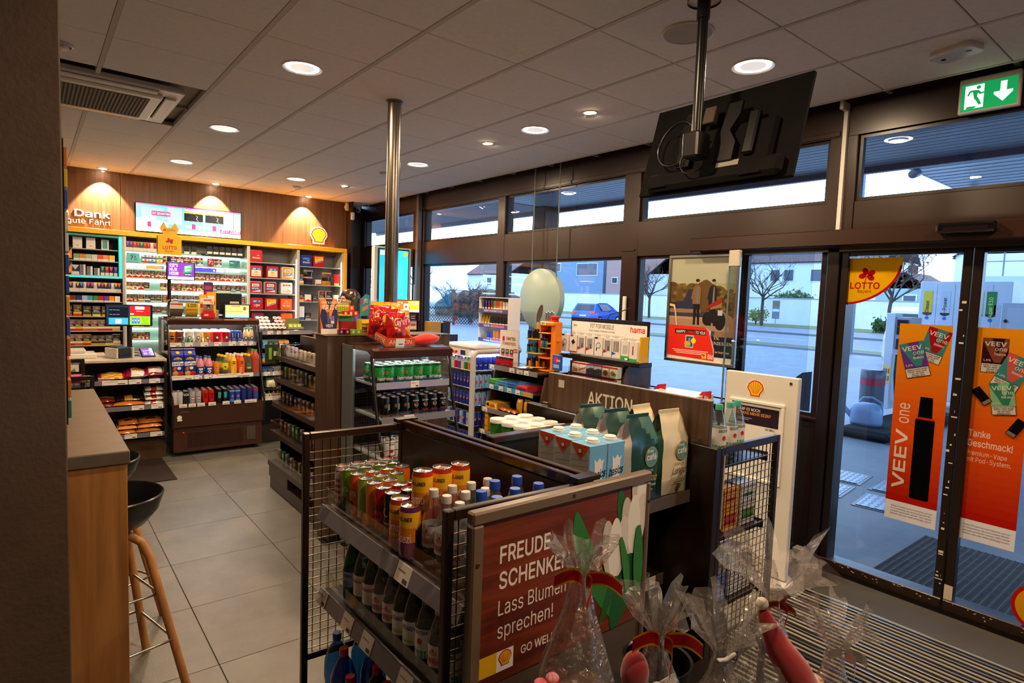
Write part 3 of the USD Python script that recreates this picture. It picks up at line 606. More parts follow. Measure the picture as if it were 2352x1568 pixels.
line(CIG, mix('17b1..1b0742'), .922, 1.56, YR+.03, 1.18, 'seventh lit shelf', g_, 'cigarette pack'); line(CIG, mix('1b71..0b174'), .922, 1.50, YR+.03, 1.029, 'lowest lit shelf', g_, 'cigarette pack')
LOW = {k: box_kind(.066, .046, .09, a, (lambda p: lambda b: b.quad(-.033, 0, .033, .018, p, -.0005).ell(0, .03, .012, .008, p, -.0006, n=10))(p), 'cigarette_pack', 'cigarette pack') for k, a, p in (('white and blue', 'dfe0e4', '3b4f9a'), ('white and red', 'dedbd8', 'a03038'), ('white and green', 'dcdfda', '4a8a5a'), ('white and orange', 'e2ddd2', 'd79a3a'), ('dark red', '6b1a22', 'c0b0a0'), ('teal', '1f7a80', 'd0d8d8'), ('brown gold', '8a6a34', 'd9c9a0'))}
for row_, z, s in (('0 0 2 4 4 4 4 4 4 . 4 4', 1.999, 'second lit shelf, upper layer'), ('1 0 3 4 5 0 4 6 5 . 6 5', 1.951, 'second lit shelf, lower layer')):
    ks = list(LOW); line(LOW, [None if c == '.' else ks[int(c)] for c in row_.split()], 1.085, 1.90, YR+.03, z, s, g_, 'flat pack')
VAPE = {k: cig(a, p, None, 4, .036, .105, .02, 'vape_box', 'vape box') for k, a, p in (('purple', '3a2558', '8a5ab8'), ('red orange', '8a1f24', 'e0603a'), ('dark green', '14443f', '4ab0a0'), ('brown red', '5a2020', 'b05a3a'), ('navy yellow', '1b2448', 'e0b030'), ('navy blue', '182450', '5a9ad8'), ('navy orange', '1b2448', 'e07a30'), ('navy pink', '201c48', 'd8507a'), ('grey', 'b4b0ab', 'd8d4d0'))}
line(VAPE, ['purple', 'purple', 'red orange', 'brown red', 'dark green', 'red orange', 'red orange', 'grey', 'red orange'], .91, 1.19, YR+.03, 2.087, 'top lit shelf', g_, 'slim vape box')
line(VAPE, ['dark green', 'brown red'], 1.36, 1.45, YR+.03, 2.087, 'top lit shelf beside the yellow cube', g_, 'slim vape box')
BV = {k: cig('121214', p, None, 5, .058, .095, .03, 'vape_box', 'vape box') for k, p in (('black and yellow', 'd9a020'), ('black and red', 'b02a30'), ('black and blue', '3a6ac0'), ('black and pink', 'b03a7a'), ('black and green', '6ab030'), ('black', '3a3a40'))}
line(BV, ['black', 'black and yellow'], 1.53, 1.61, YR+.03, 2.087, 'top lit shelf', g_, 'vape box')
line(BV, ['black and red', 'black and blue', 'black and red', 'black and pink', 'black and green', 'black and yellow'], 1.79, 2.15, YR+.02, 2.105, 'the black tray, top lit shelf', g_, 'vape box')
t = thing('display_tray', 'long black display tray under vape boxes, top of backlit rack', 'display tray', (1.95, YR+.02, 2.0875)); b = BX(-.25, .25, -.022, .06, 0, .017, '161518'); b.text('Ultra.', -.2, .004, .009, 'c9c5c0', -.0225); part(t, 'tray', b)
def card(name, label, x, z, w, h, col, draw, y=YR, mat='paint', cat='price card', rz=0):
    t = thing(name, label, cat, (x, y, z), rz); b = BX(-w/2, w/2, 0, .003, 0, h, col); draw(b); part(t, 'card', b, mat)
card('price_card', 'teal price card reading 7.50 euro on the backlit rack', .955, 1.955, .13, .10, '58b6c4', lambda b: (b.text('TEREA', 0, .075, .012, '3a8a98', -.001), b.text('7', -.012, .022, .045, '16324a', -.001), b.text('€', .022, .046, .02, '16324a', -.001), b.text('.50', .025, .02, .014, '16324a', -.001)))
card('price_card', 'dark red price card reading 7.00 euro on the backlit rack', 1.795, 1.955, .075, .09, '8e1622', lambda b: (b.text('DELIA', 0, .072, .010, 'e8d0c8', -.001), b.text('7', -.012, .02, .042, 'f2e6e0', -.001), b.text('€', .016, .044, .016, 'f2e6e0', -.001), b.text('.00', .02, .018, .012, 'f2e6e0', -.001)))
card('price_card', 'teal advertising card with a slanted vape pen, backlit rack', 2.08, 1.955, .13, .085, '1f7f88', lambda b: b.shape([(.0, .01), (.015, .005), (.055, .07), (.04, .078)], '5a4a6a', -.001).quad(-.055, .045, -.015, .055, 'bfe0e0', -.001))
card('promo_strip', 'white and orange promotion strip reading NEW on the backlit rack', 1.085, 1.872, .39, .05, 'f0ece6', lambda b: (b.quad(-.10, .005, .17, .045, 'e8865a', -.001), b.quad(.17, .005, .19, .045, '3a6ac8', -.001), b.shape(sbox(-.115, .008, .0, .042).buffer(.004), 'dfe8f4', -.0015), b.text('NEW 7', -.06, .014, .022, '5a6a9a', -.002, False)), mat='signlight')
card('promo_strip', 'violet blue promotion strip across the backlit rack', 1.72, 1.872, .49, .05, '4a3fc0', lambda b: (b.quad(-.205, .008, -.14, .042, 'f0e6d8', -.001), b.ell(-.18, .026, .013, .013, 'e8a030', -.0015, n=12), b.quad(.14, .004, .24, .046, 'cfe0f2', -.001), b.ell(.115, .022, .012, .012, 'e8e6f8', -.001, n=12)), mat='signlight')
# ---- left rack
for k, x in enumerate((.427, .551)):
    box_kind(.088, .125, .03, 'd6d2ca', lambda b: (b.shape(Polygon([(-.044, .125), (.044, .125), (.044, .12), (0, .112), (-.044, .12)]), 'b7b2aa', -.0006), b.text('VEEV', 0, .085, .006, '9a958e', -.001, False), b.ell(0, .03, .011, .008, 'a8a39b', -.001, n=10)), 'device_box', 'box').put((x, YR+.05, 2.075), f'{("left", "right")[k]} white device box on top shelf of the teal framed rack')
box_kind(.072, .112, .03, 'd9d6ce', lambda b: (b.shape(sbox(-.022, .012, .02, .1).buffer(.003), '4a8f90', -.0008), b.quad(.006, .02, .010, .09, '2a5f62', -.0012)), 'device_box', 'box').put((.687, YR+.05, 2.075), 'white device box with teal vape window, top shelf of left rack')
POD = {k: cig(a, 'f0e8e0', None, 5, .054, .07, .03, 'pod_box', 'pod box') for k, a in (('green', '6f9f7c'), ('orange', 'c87a34'), ('mint', '93bda6'), ('plain grey', 'c9c5bd'), ('scarlet', 'd8402c'), ('light orange', 'dd8a48'), ('yellow', 'e2b43c'))}
gl = 'boxes in the left rack'
line(POD, list(POD), .415, .75, YR+.03, 1.941, 'second shelf of left rack', gl, 'pod box')
cig('1d2448', 'b8bcd0', None, 4, .072, .11, .04, 'vape_box', 'vape box').put((.402, YR+.03, 1.774), 'broad navy vape box on third shelf of the left rack')
STK = {k: box_kind(.056, .0165, .04, a, (lambda p: lambda b: b.quad(-.028, .004, .028, .010, p, -.0004).quad(.008, .0, .026, .0165, 'd6d4d0', -.0006))(p), 'refill_box', 'box') for k, a, p in (('blue', '3a7ab0', 'b04a5a'), ('teal', '3f8f9a', '8a3a3a'), ('brown', '8a4a3a', '4a8aa0'))}
for x, n, ks in ((.47, 7, ('blue', 'blue', 'teal', 'brown', 'blue', 'teal', 'blue')), (.536, 6, ('teal', 'blue', 'brown', 'teal', 'brown', 'brown')), (.604, 5, ('blue', 'teal', 'brown', 'teal', 'blue'))):
    for k in range(n): STK[ks[k]].put((x, YR+.03, 1.7735+.0168*k), f'{ks[k]} refill box, {ORD[k]} from bottom of the {["left","middle","right"][[.47,.536,.604].index(x)]} stack, left rack', group=gl)
line(VAPE, ['dark green', 'red orange', 'navy pink', 'purple'], .66, .785, YR+.03, 1.774, 'third shelf of left rack', gl, 'tall vape box')
line(VAPE, ['navy orange', 'navy orange', 'grey', 'navy yellow', 'navy blue', 'grey', 'navy pink', 'navy pink', 'grey', 'navy yellow', 'navy pink', 'navy yellow', 'purple', 'grey', 'navy yellow', 'navy orange'], .325, .82, YR+.03, 1.588, 'fourth shelf of left rack', gl, 'slim vape box')
SQ = {k: cig(a, p, None, 3, .05, .066, .03, 'stick_pack', 'tobacco pack') for k, a, p in (('beige', 'c9b08a', 'd9d4cc'), ('brown', '6b3020', 'd0c8c0'), ('navy', '1f2f66', 'd0d0d8'), ('pale blue', '9fb0d8', 'd8d8e0'), ('cyan', '3f95b0', 'd8dde0'), ('green', '3f7f3f', 'd4dcd0'), ('red', 'a8202c', 'd8d0cc'), ('purple', '6a3a92', 'd4ccd8'), ('orange', 'e08a20', 'dcd4c8'), ('white', 'e8e8ea', 'f0f0f0'))}
line(SQ, list(SQ), .325, .80, YR+.03, 1.473, 'fifth shelf of left rack', gl, 'stick pack')
BIG = {k: cig(a, p, c, 3, .078, h_, .04, 'tobacco_pouch_box', 'tobacco box') for k, a, p, c, h_ in (('red blue', '27407c', 'c02a28', '6a4438', .118), ('white red', 'd9d2c8', 'b0201c', '7a5a4c', .125), ('yellow', 'd8a82c', 'b03018', '5a4a40', .125), ('black gold', '1c1a18', 'b0902c', '50443e', .118), ('cream', 'd8ccb0', 'a8602c', '8a6a58', .125), ('dark blue', '2a4a8a', 'd0c030', '6a5a50', .118), ('white gold', 'dcd6cc', 'c8a030', '2c2a30', .125))}
line(BIG, ['red blue', 'yellow', 'black gold', 'dark blue', 'black gold', 'dark blue'], .33, .77, YR+.03, 1.304, 'sixth shelf of left rack', gl, 'tobacco box')
line(BIG, ['white red', 'yellow', 'cream', 'cream', 'white red', 'white red', 'white gold'], .355, .785, YR+.03, 1.135, 'seventh shelf of left rack', gl, 'tobacco box')
line(BIG, ['white red', 'cream', 'yellow', 'black gold', 'black gold', 'dark blue', 'white gold'], .355, .785, YR+.03, .968, 'lowest shelf of left rack', gl, 'tobacco box')
for z, w in ((1.955, 'upper'), (1.79, 'lower')):
    card('price_poster', f'{w} orange and navy price poster at the pier edge, left rack', .335, z, .075, .125, '20264e', lambda b: (b.shape([(-.0375, .0), (.0375, .0), (.0375, .11)], 'e08a34', -.001), b.text('V', -.012, .085, .028, 'e8e4ee', -.0015), b.text('99', -.005, .015, .03, 'f4e8d8', -.0015)))
# ---- tubs and pouches in the grey racks
def tub_kind(col, draw, lid=None, ring=None):
    def f(t):
        g = sbox(-.062, .018, .062, .142).buffer(.017)
        part(t, 'tub', MB().prism(g, .10, ring or col, y=.004))
        b = MB().prism(g.buffer(-.007), .006, col, y=-.001); draw(b); part(t, 'lid_face', b)
    return Kind('tobacco_tub', 'tobacco tub', f)
E_ = -.0018
def price(b, p, c, col='2f6fb8', tc='f0f4f8'): b.quad(-.055, .098, .055, .132, col, E_).text(p, -.024, .104, .022, tc, E_-.0005).text(c, .03, .108, .011, tc, E_-.0005)
def paramount(p): return lambda b: (b.quad(-.06, .02, .06, .1, 'eadfca', E_), b.ell(.0, .062, .03, .024, 'f0a020', E_-.0004, n=16), b.quad(-.05, .045, .05, .062, 'eadfca', E_-.0006), b.text('PARAMOUNT', 0, .034, .017, '9a4a2a', E_-.001, False, w=.105), price(b, p, '135'))
def west(c, p): return lambda b: (b.shape([(-.06, .02), (.06, .02), (.06, .05)], 'c9c9cc', E_), b.quad(-.045, .09, .045, .128, 'f0ece6', E_), b.text('West', 0, .097, .026, '1c1a1e', E_-.0006, True, w=.07), b.quad(-.055, .052, .05, .078, '2f7fc0', E_), b.text(p, -.005, .058, .015, 'eef4fa', E_-.0006, True, w=.08))
TUB = [(2.335, 2.04, 'all red tobacco tub with a white eagle, alone on top shelf', tub_kind('b3161c', lambda b: (b.text('Winston', 0, .045, .02, 'e8e0dc', E_, True, w=.1), b.shape([(.0, .08), (.03, .095), (.045, .075), (.03, .085)], 'e8e0dc', E_)))),
       (2.336, 1.833, 'red and cream tub with sunrise and price 29, left', tub_kind('b3161c', paramount('29'), ring='a81018')), (2.569, 1.833, 'red and cream tub with sunrise and price 49, middle', tub_kind('b3161c', paramount('49'), ring='a81018')), (2.772, 1.833, 'orange tub with a white rim, second shelf right end', tub_kind('e08a1c', west('orange', '59 235'), ring='e6e2da')),
       (2.328, 1.623, 'red tub with silver rim and price 170, third shelf left', tub_kind('a8141e', west('red', '49 170'), ring='b9b9bd')), (2.541, 1.623, 'red tub with silver rim and price 115, third shelf middle', tub_kind('9c121c', west('red', '34 115'), ring='b9b9bd')), (2.757, 1.623, 'white tub with silver rim and red strip, third shelf right', tub_kind('e6e2e0', lambda b: (b.quad(-.05, .112, .05, .13, 'b8222a', E_), b.text('29 100', 0, .115, .012, 'f4e8e8', E_-.0005), b.text('Js', .025, .03, .04, 'c0525a', E_, False), b.quad(-.05, .04, -.01, .045, 'b0a8a8', E_)), ring='b4b4b8')),
       (2.345, 1.403, 'red tub with blue price 49.95, fourth shelf left', tub_kind('b0121c', lambda b: (price(b, '49', '.95'), b.text('L&M', 0, .05, .026, 'f0e4e0', E_), b.text('~', 0, .03, .02, 'f0e4e0', E_)), ring='cf1820')), (2.555, 1.403, 'red and yellow tub with slanted lettering, fourth shelf middle', tub_kind('b0121c', lambda b: (b.shape([(-.06, .06), (.06, .10), (.06, .142), (-.06, .142)], 'e8c020', E_), b.text('49.', -.028, .112, .02, '1c1612', E_-.0005), b.text('95', .012, .118, .011, '1c1612', E_-.0005), b.shape([(-.055, .045), (.055, .085), (.055, .11), (-.055, .07)], 'cfc8c0', E_-.0006), b.text('Chesterfield', 0, .068, .017, '2a221e', E_-.001, True, w=.10, rot=.34)), ring='c01820')), (2.756, 1.403, 'bright orange tub with red rim, fourth shelf right', tub_kind('e8601c', lambda b: (b.text('MAXI', 0, .118, .012, 'f8e0c8', E_), b.quad(-.045, .085, .045, .105, 'f08a3a', E_), b.text('PALL MALL', 0, .05, .024, 'f6e8dc', E_-.0005, True, w=.1)), ring='d82a1c')),
       (2.76, 1.201, 'orange tub half hidden behind the tin tray, bottom shelf', tub_kind('e8601c', lambda b: b.text('PALL MALL', 0, .05, .024, 'f6e8dc', E_-.0005, True, w=.1), ring='d82a1c')), (2.36, 1.201, 'dark red tub half hidden behind the small monitor, bottom shelf', tub_kind('8e141a', lambda b: b.quad(-.05, .1, .05, .13, '2f6fb8', E_))),
       (3.006, 2.021, 'dark blue tobacco tub with a white eagle, far right rack', tub_kind('1d2f86', lambda b: (b.text('Winston', 0, .045, .02, 'e8e8ee', E_, True, w=.1), b.quad(-.05, .095, .045, .12, '3f86c8', E_), b.shape([(.0, .075), (.03, .09), (.045, .07), (.03, .08)], 'e8e0dc', E_)))), (3.207, 2.021, 'red and yellow tub under the shell emblem, far right rack', tub_kind('b0121c', lambda b: (b.shape([(-.06, .06), (.06, .10), (.06, .142), (-.06, .142)], 'e8c020', E_), b.text('49.', -.028, .112, .02, '1c1612', E_-.0005), b.text('95', .012, .118, .011, '1c1612', E_-.0005), b.shape([(-.055, .045), (.055, .085), (.055, .11), (-.055, .07)], 'cfc8c0', E_-.0006), b.text('Chesterfield', 0, .068, .017, '2a221e', E_-.001, True, w=.10, rot=.34))))]
for x, z, l, k in TUB: k.put((x+(.02 if x < 2.4 or 3 < x < 3.1 else 0), YR+.03, z), l, group='tobacco tubs')
def pouch(label, x, z, w, h, cf, t_=.05):
    t = thing('tobacco_pouch', label, 'tobacco pouch', (x, YR+.07, z)); part(t, 'pouch', pillow(MB(), w, h, t_, cf, 10, 12, .006, int(x*100)), 'gloss')
pouch('tall black stand-up tobacco pouch with yellow stripe, right rack', 3.067, 1.768, .13, .215, lambda u, v, s: 'c9a020' if .38 < v < .46 else ('28264a' if v < .38 and .2 < u < .8 else ('6a6c6e' if v > .86 else '14161a')))
pouch('orange and black tobacco pouch on second shelf, right rack', 3.331, 1.768, .13, .18, lambda u, v, s: 'd88a1c' if v > .9 or v < .3 else ('1a1614' if v < .62 else '5d4438'))
for x, z, l, a, p, c, w, h in ((2.962, 1.768, 'white narrow tobacco box left of the black pouch', 'dcd8d0', 'd0a030', '5a4a48', .055, .13), (3.204, 1.768, 'small white and red pack between the pouches', 'd8d6d4', 'a02a34', None, .078, .075), (3.47, 1.768, 'tall red and white box on second shelf, right end', 'c8202a', 'e8d030', None, .07, .165),
                               (2.965, 1.529, 'red and black pack on third shelf, left end of right rack', 'b81c20', 'e0c040', '3a2a26', .06, .145), (3.055, 1.529, 'red pack with white chevron on third shelf, right rack', 'e6e2de', 'b81a22', None, .085, .10), (3.159, 1.529, 'dark pack with grey picture on third shelf, right rack', '2a2a34', '8a6a4a', '4c4a50', .07, .09), (3.256, 1.529, 'white tall pack on third shelf, right rack', 'd8d6d2', '3a8a9a', '7a2a2c', .08, .155), (3.36, 1.529, 'cream pack with dark picture on third shelf, right rack', 'd9d4a8', 'c8c060', '2c2a26', .08, .155), (3.465, 1.529, 'white pack with orange top on third shelf, right end', 'e4dfd8', 'e09a4a', None, .07, .105),
                               (2.97, 1.271, 'white box with blue band on lowest shelf, right rack', 'e2e4ea', '2f5a9c', None, .07, .19), (3.06, 1.271, 'blue and black box on lowest shelf, right rack', '1f4f8a', 'd8b030', '2a2a2c', .08, .10)):
    cig(a, p, c, 1 if 'chevron' in l else 3, w, h, .04, 'tobacco_pack', 'tobacco pack').put((x, YR+.03, z), l)
# ---- wall: lettering, screen, emblem
sg = thing('wall_lettering', 'raised white lettering on the wood wall thanking drivers', 'lettering', (0, 8.618, 0))
for k, (s, x, z, h, w, bold) in enumerate((('Vielen Dank', .754, 2.447, .075, .82, True), ('und eine gute Fahrt', .757, 2.368, .052, .80, False))): part(sg, 'text_line', MB().text3(s, x, z, h, .018, 'f1ece2', y=-.018, bold=bold, w=w, anchor='r'))
ws = thing('wall_screen', 'wide lit advertising screen on the wood wall', 'screen', (1.603, 8.60, 2.505), 0)
part(ws, 'frame', RX(-.60, .60, -.03, .019, -.178, .174, '0b0b0d', .004))
def adscreen(b):
    y = -.0305
    b.quad(-.592, -.17, .592, .166, '58b4dc', y).quad(-.592, .152, .592, .166, 'c23a9a', y-.0004).quad(-.592, -.17, .592, -.122, 'e6eef8', y-.0004)
    b.quad(-.54, -.12, -.30, .12, '86c6e6', y-.0004).quad(-.26, -.06, -.10, .14, '8fd0ea', y-.0004).shape([(-.592, -.02), (-.4, .03), (-.25, -.05), (-.25, -.12), (-.592, -.12)], 'dfe9f2', y-.0006)
    b.quad(-.43, .03, -.23, .085, 'c8286a', y-.0008).text('227 ZIGARETTEN', -.33, .045, .025, 'f6eef4', y-.0012, True, w=.185); b.quad(-.385, -.022, -.275, .025, '5fb8d8', y-.0008).text('zum Teilen', -.33, -.008, .020, 'e8f6fc', y-.0012, False)
    b.text('PALL', -.525, -.105, .05, 'f4f8fa', y-.0012, True, w=.085).quad(-.473, -.11, -.437, -.05, 'c8286a', y-.001).text('MALL', -.39, -.105, .05, 'f4f8fa', y-.0012, True, w=.085)
    for x in (-.075, .165):
        b.quad(x, -.12, x+.215, .14, '49a8cc', y-.001).text('Risiko zu erblinden', x+.107, .122, .022, 'eaf2f6', y-.0016, True, w=.2).quad(x, .095, x+.215, .11, 'd8c020', y-.0014).quad(x, .0, x+.215, .095, '0c0f18', y-.0014)
        b.shape([(x+.12, .09), (x+.15, .06), (x+.135, .03), (x+.17, .0), (x+.14, .03), (x+.155, .06), (x+.13, .08)], 'e6eef4', y-.0018).text('FRIENDS EDITION', x+.107, -.085, .03, 'eaf6fc', y-.0016, True, w=.19).quad(x+.085, -.10, x+.13, -.035, 'c8286a', y-.002)
    b.quad(.40, -.06, .585, .14, '7cc4e2', y-.001).quad(.50, -.06, .507, .14, '2c5a78', y-.0014); b.quad(.34, -.12, .592, -.07, 'c8286a', y-.0018).text('JETZT ZUGREI', .466, -.11, .034, 'fbf4f8', y-.0024, True, w=.235); b.text('Rauchen ist toedlich', -.0, -.15, .014, '9cb4cc', y-.001, False)
b = MB(); adscreen(b); part(ws, 'display', b, 'dim_screen')
em = thing('shell_emblem', 'raised red and yellow shell emblem on the wood wall', 'emblem', (3.26, 8.60, 2.47))
g_ = MB(); a = np.linspace(PI+.12, -.12, 17); out = Polygon([(.115*math.cos(t), .014+.109*math.sin(t)) for t in a]+[(.075, -.062), (.075, -.105), (-.075, -.105), (-.075, -.062)]).buffer(.008)
part(em, 'backing', MB().prism(out, .03, 'ece6da', y=-.012)); b = MB(); shell_mark(b, 0, .0, .108, -.0135); part(em, 'face', b)
# ================================================================ checkout counter with shelves of bread below
ck = thing('checkout_counter', 'pale topped checkout counter in front of the left tobacco rack', 'counter')
part(ck, 'countertop', RX(-1.0, 1.03, 6.66, 7.45, .952, .978, 'ffffff', .003), 'pale_counter'); part(ck, 'body', BX(-1.0, 1.03, 7.02, 7.40, 0, .95, '241912'))
sn = thing('bread_shelf', 'dark three-tier shelf of packed bread below the checkout counter', 'shelf')
part(sn, 'plinth', BX(-1.0, 1.02, 6.68, 7.0, 0, .20, '4a3626'), 'matte'); part(sn, 'side_panel', RX(1.0, 1.025, 6.62, 7.0, .2, .95, '1a120d', .002)); part(sn, 'side_panel', RX(-1.0, -.98, 6.62, 7.0, .2, .95, '1a120d', .002))
for z, tg in ((.245, [(.72, .05), (.93, .05)]), (.515, [(.78, .05), (.94, .05)]), (.765, [(.60, .10), (.76, .05), (.92, .045)])):
    part(sn, 'shelf', BX(-.98, 1.0, 6.63, 7.0, z-.012, z+.003, '241a14')); price_rail(sn, -.98, 1.0, 6.626, z-.018, z+.026, tg, '6e6e78')
def pack_bag(label, x, y, z, w, h, t_, cf, rz=0, seed=0, tilt=-1.35, name='bread_pack', cat='bread pack', group=None, mat='gloss'):
    t = thing(name, label, cat, (x, y, z+t_*.5), rz, group, rx=tilt); part(t, 'wrapper', pillow(MB(), w, h, t_, cf, 14, 12, .008, seed), mat)
def speck(c1, c2, c3, q):
    rr = random.Random(q); g = [[rr.random() for _ in range(16)] for _ in range(16)]
    return lambda u, v, s: (c3 if (v < .12 or v > .88) else (c1 if g[int(u*15)][int(v*15)] < .5 else c2))
pack_bag('yellow and red pack of snack sticks on the upper bread shelf', .60, 6.66, .77, .24, .16, .06, lambda u, v, s: 'b01c18' if u > .8 or u < .06 else ('f0d060' if int(v*12+u*3) % 2 else 'c87a28'), seed=1)
pack_bag('white and plum pack of pastries, middle of the upper bread shelf', .775, 6.66, .77, .19, .17, .09, lambda u, v, s: '8e1640' if u < .28 else ('e8dfd8' if (u-.6)**2+(v-.5)**2 > .06 else 'c88a4a'), seed=2)
pack_bag('white and plum pack of pastries, right end of upper bread shelf', .935, 6.66, .77, .21, .18, .10, lambda u, v, s: '8e1640' if u < .2 or v < .12 else ('e8dfd8' if (u-.45)**2+(v-.55)**2 > .05 else 'b8703a'), seed=3)
pack_bag('large dark brown meat snack pack on the middle bread shelf', .715, 6.66, .52, .26, .16, .05, lambda u, v, s: 'c8702c' if v < .35 else '33261c', seed=4); pack_bag('second dark meat snack pack lying on the larger one', .73, 6.68, .565, .24, .15, .045, lambda u, v, s: '241a14' if not .3 < u < .55 or v > .5 else 'b08a3a', seed=5)
pack_bag('brown and gold snack pack at left of the middle bread shelf', .53, 6.66, .52, .15, .14, .045, lambda u, v, s: '7a2a1a' if v < .4 else 'a8804a', seed=6); pack_bag('brown and gold snack pack on top, left of the middle bread shelf', .53, 6.67, .565, .15, .13, .04, lambda u, v, s: '6a2418' if v < .5 else '8a6a3a', seed=7)
for k, l in enumerate(('lowest', 'second', 'third', 'top')): pack_bag(f'white turkey sandwich pack, {l} of the stack on the middle bread shelf', .925+.008*(k % 2), 6.65+.008*k, .52+.043*k, .17, .13, .042, lambda u, v, s: 'd8d6d4' if not .25 < u < .6 or v > .6 else ('a03a2c' if v < .3 else '4a4440'), seed=8+k, group='turkey sandwich packs', name='sandwich_pack', cat='sandwich')
for x, nm, c in ((.70, 'left', 'c87838'), (.885, 'right', 'b8702c')):
    for k, l in enumerate(('lowest', 'middle', 'top')): pack_bag(f'orange pack of rolls, {l} of the {nm} stack on the lowest bread shelf', x+.012*(k-1), 6.66+.01*k, .25+.042*k, .16 if nm == 'left' else .2, .14, .045, (lambda c: lambda u, v, s: c if not .3 < u < .7 or not .25 < v < .6 else '5a2a1a')(c if k != 1 else 'd89050'), seed=20+k+int(x*10), group='orange roll packs')
b = box_kind(.09, .02, .1, 'd0c4c8', lambda b: b.quad(-.045, .004, .045, .014, 'a02838', -.0005), 'bar_pack', 'snack bar')
for j in range(2): b.put((.52, 6.64+.0*j, .77+.0215*j), f'small red striped bar box at left of upper bread shelf, {["lower","upper"][j]}')
# wire stand at the pier
wk = thing('wire_card_stand', 'low dark wire display stand with two framed tiers beside the pier', 'display stand', (.24, 6.0, 0))
for k, (y, z0, z1, x1) in enumerate(((0.05, .74, 1.06, .10), (-.1, .30, .935, .155))):
    fr = part(wk, 'frame', RX(-.25, x1, y, y+.03, z1-.03, z1, '1a120e', .003).rbox(x1-.03, x1, y, y+.03, 0, z1-.03, '1a120e', .003).rbox(-.25, -.22, y, y+.03, 0, z1-.03, '1a120e', .003))
    m = MB()
    for j in range(9): m.box(-.22+.04*j, -.217+.04*j, y+.012, y+.015, 0.02, z1-.03, '2a2420')
    for j in range(int(z1/.04)): m.box(-.22, x1-.03, y+.012, y+.015, .02+.04*j, .023+.04*j, '2a2420')
    part(wk, 'wire_mesh', m, 'satin', kind='stuff')
part(wk, 'tray', BX(-.22, .1, -.09, .05, .84, .845, '1a120e'))
pack_bag('small pink plush toy behind the wire stand grid', .27, 5.985, .85, .09, .07, .05, lambda u, v, s: 'c8407a', name='plush_toy', cat='toy', mat='plush', tilt=0, seed=40); pack_bag('cream paper bag beside the pink toy in wire stand', .345, 5.99, .85, .06, .06, .04, lambda u, v, s: 'c8b080', name='paper_bag', cat='bag', tilt=0, seed=41)
card('greeting_card', 'tilted white and green greeting card in the wire stand', .27, .96, .06, .06, 'c9c6c0', lambda b: b.shape([(-.03, 0), (.01, 0), (.0, .03)], '5a8a3a', -.001), y=6.03, cat='card')
# ---- on the counter
t = thing('customer_display', 'black customer monitor with red, green and blue screen tiles', 'monitor', (.765, 7.05, 1.378), -.12)
part(t, 'casing', RX(-.20, .20, 0, .03, -.107, .107, '121214', .006)); part(t, 'rear_screen', MB().at(.13, .07, 0, rz=1.0).rbox(-.05, .13, 0, .02, -.10, .10, '0e0e10', .005)); part(t, 'post', LA([(.035, -.40), (.035, -.39), (.022, -.385), (.022, -.107)], 18, '121214'))
b = MB(); y = -.001; b.quad(-.188, -.096, .185, .096, '142433', y).quad(-.17, -.02, -.01, .08, '0c1018', y-.0004).quad(-.17, -.09, -.01, -.025, '2f86a8', y-.0004).quad(-.115, -.082, -.065, -.036, 'a8cfe0', y-.0008)
for k in range(6): b.quad(-.165+.03*(k % 3), .05-.045*(k//3), -.14+.03*(k % 3), .056-.045*(k//3), '5a6a7a', y-.0008)
b.quad(.005, 0, .178, .094, 'c81a1c', y-.0004).quad(.05, .06, .13, .09, 'd8e4f0', y-.0008).text('smartDeal', .09, .067, .012, '9a2a3a', y-.0012, True, w=.065).quad(.06, .04, .12, .046, 'e8b080', y-.0008).quad(-.0+.008, .008, .04, .022, 'f0d8d0', y-.0008)
b.quad(.005, -.094, .178, -.006, '7cc41c', y-.0004)
for k, s in enumerate(('BELEBT', 'GEIST', 'UND', 'KÖRPER')): b.text(s, .135, -.034-.018*k, .011, '1c3a10', y-.0008)
for k in range(3): b.quad(.02+.024*k, -.08, .04+.024*k, -.025, '2a4fae', y-.0008).quad(.026+.024*k, -.06, .034+.024*k, -.04, 'd8e0f0', y-.0012)
part(t, 'display', b, 'screen')
t = thing('note_checker', 'white and black banknote checker on the pale counter', 'cash device', (.695, 6.79, .978), .45)
part(t, 'side_shell', RX(-.085, -.068, -.02, .17, 0, .10, 'cfcac2', .006)); part(t, 'side_shell', RX(.068, .085, -.02, .17, 0, .10, 'cfcac2', .006)); part(t, 'core', RX(-.068, .068, 0, .165, 0, .105, '25292e', .008)); part(t, 'slot', RX(-.06, .06, -.012, .02, .02, .05, '101214', .004)); part(t, 'keypad', MB().at(0, 0, .0, rx=0).box(-.045, .045, .03, .08, .105, .108, '3a6a80'))
t = thing('counter_scale', 'flat white drawer unit at the left end of counter', 'cash device', (.28, 6.85, .978)); part(t, 'case', RX(-.35, .20, 0, .3, 0, .045, 'd6d1c8', .006)); part(t, 'lid', RX(-.35, .12, .06, .3, .046, .08, 'c9c2b4', .006))
t = thing('desk_camera', 'small round black desk camera with cable on the counter', 'camera', (.575, 7.0, .978)); part(t, 'head', MB().at(0, 0, .04).mesh(trimesh.creation.icosphere(2, .026), '141414')); part(t, 'foot', LA([(.022, 0), (.022, .006), (.008, .01), (.008, .02)], 16, '141414')); part(t, 'cable', TU([(.02, 0, .004), (.08, .02, .004), (.12, .06, .004), (.2, .05, .004)], .003, 6, '101010'))
t = thing('cable_coil', 'coil of black cable between checker and tablet', 'cable', (.80, 6.9, .982)); part(t, 'loop', TU([(.05*math.cos(a)*(1+.1*math.sin(3*a)), .035*math.sin(a), .004*a) for a in np.linspace(0, 4*PI, 40)], .004, 6, '121212'))
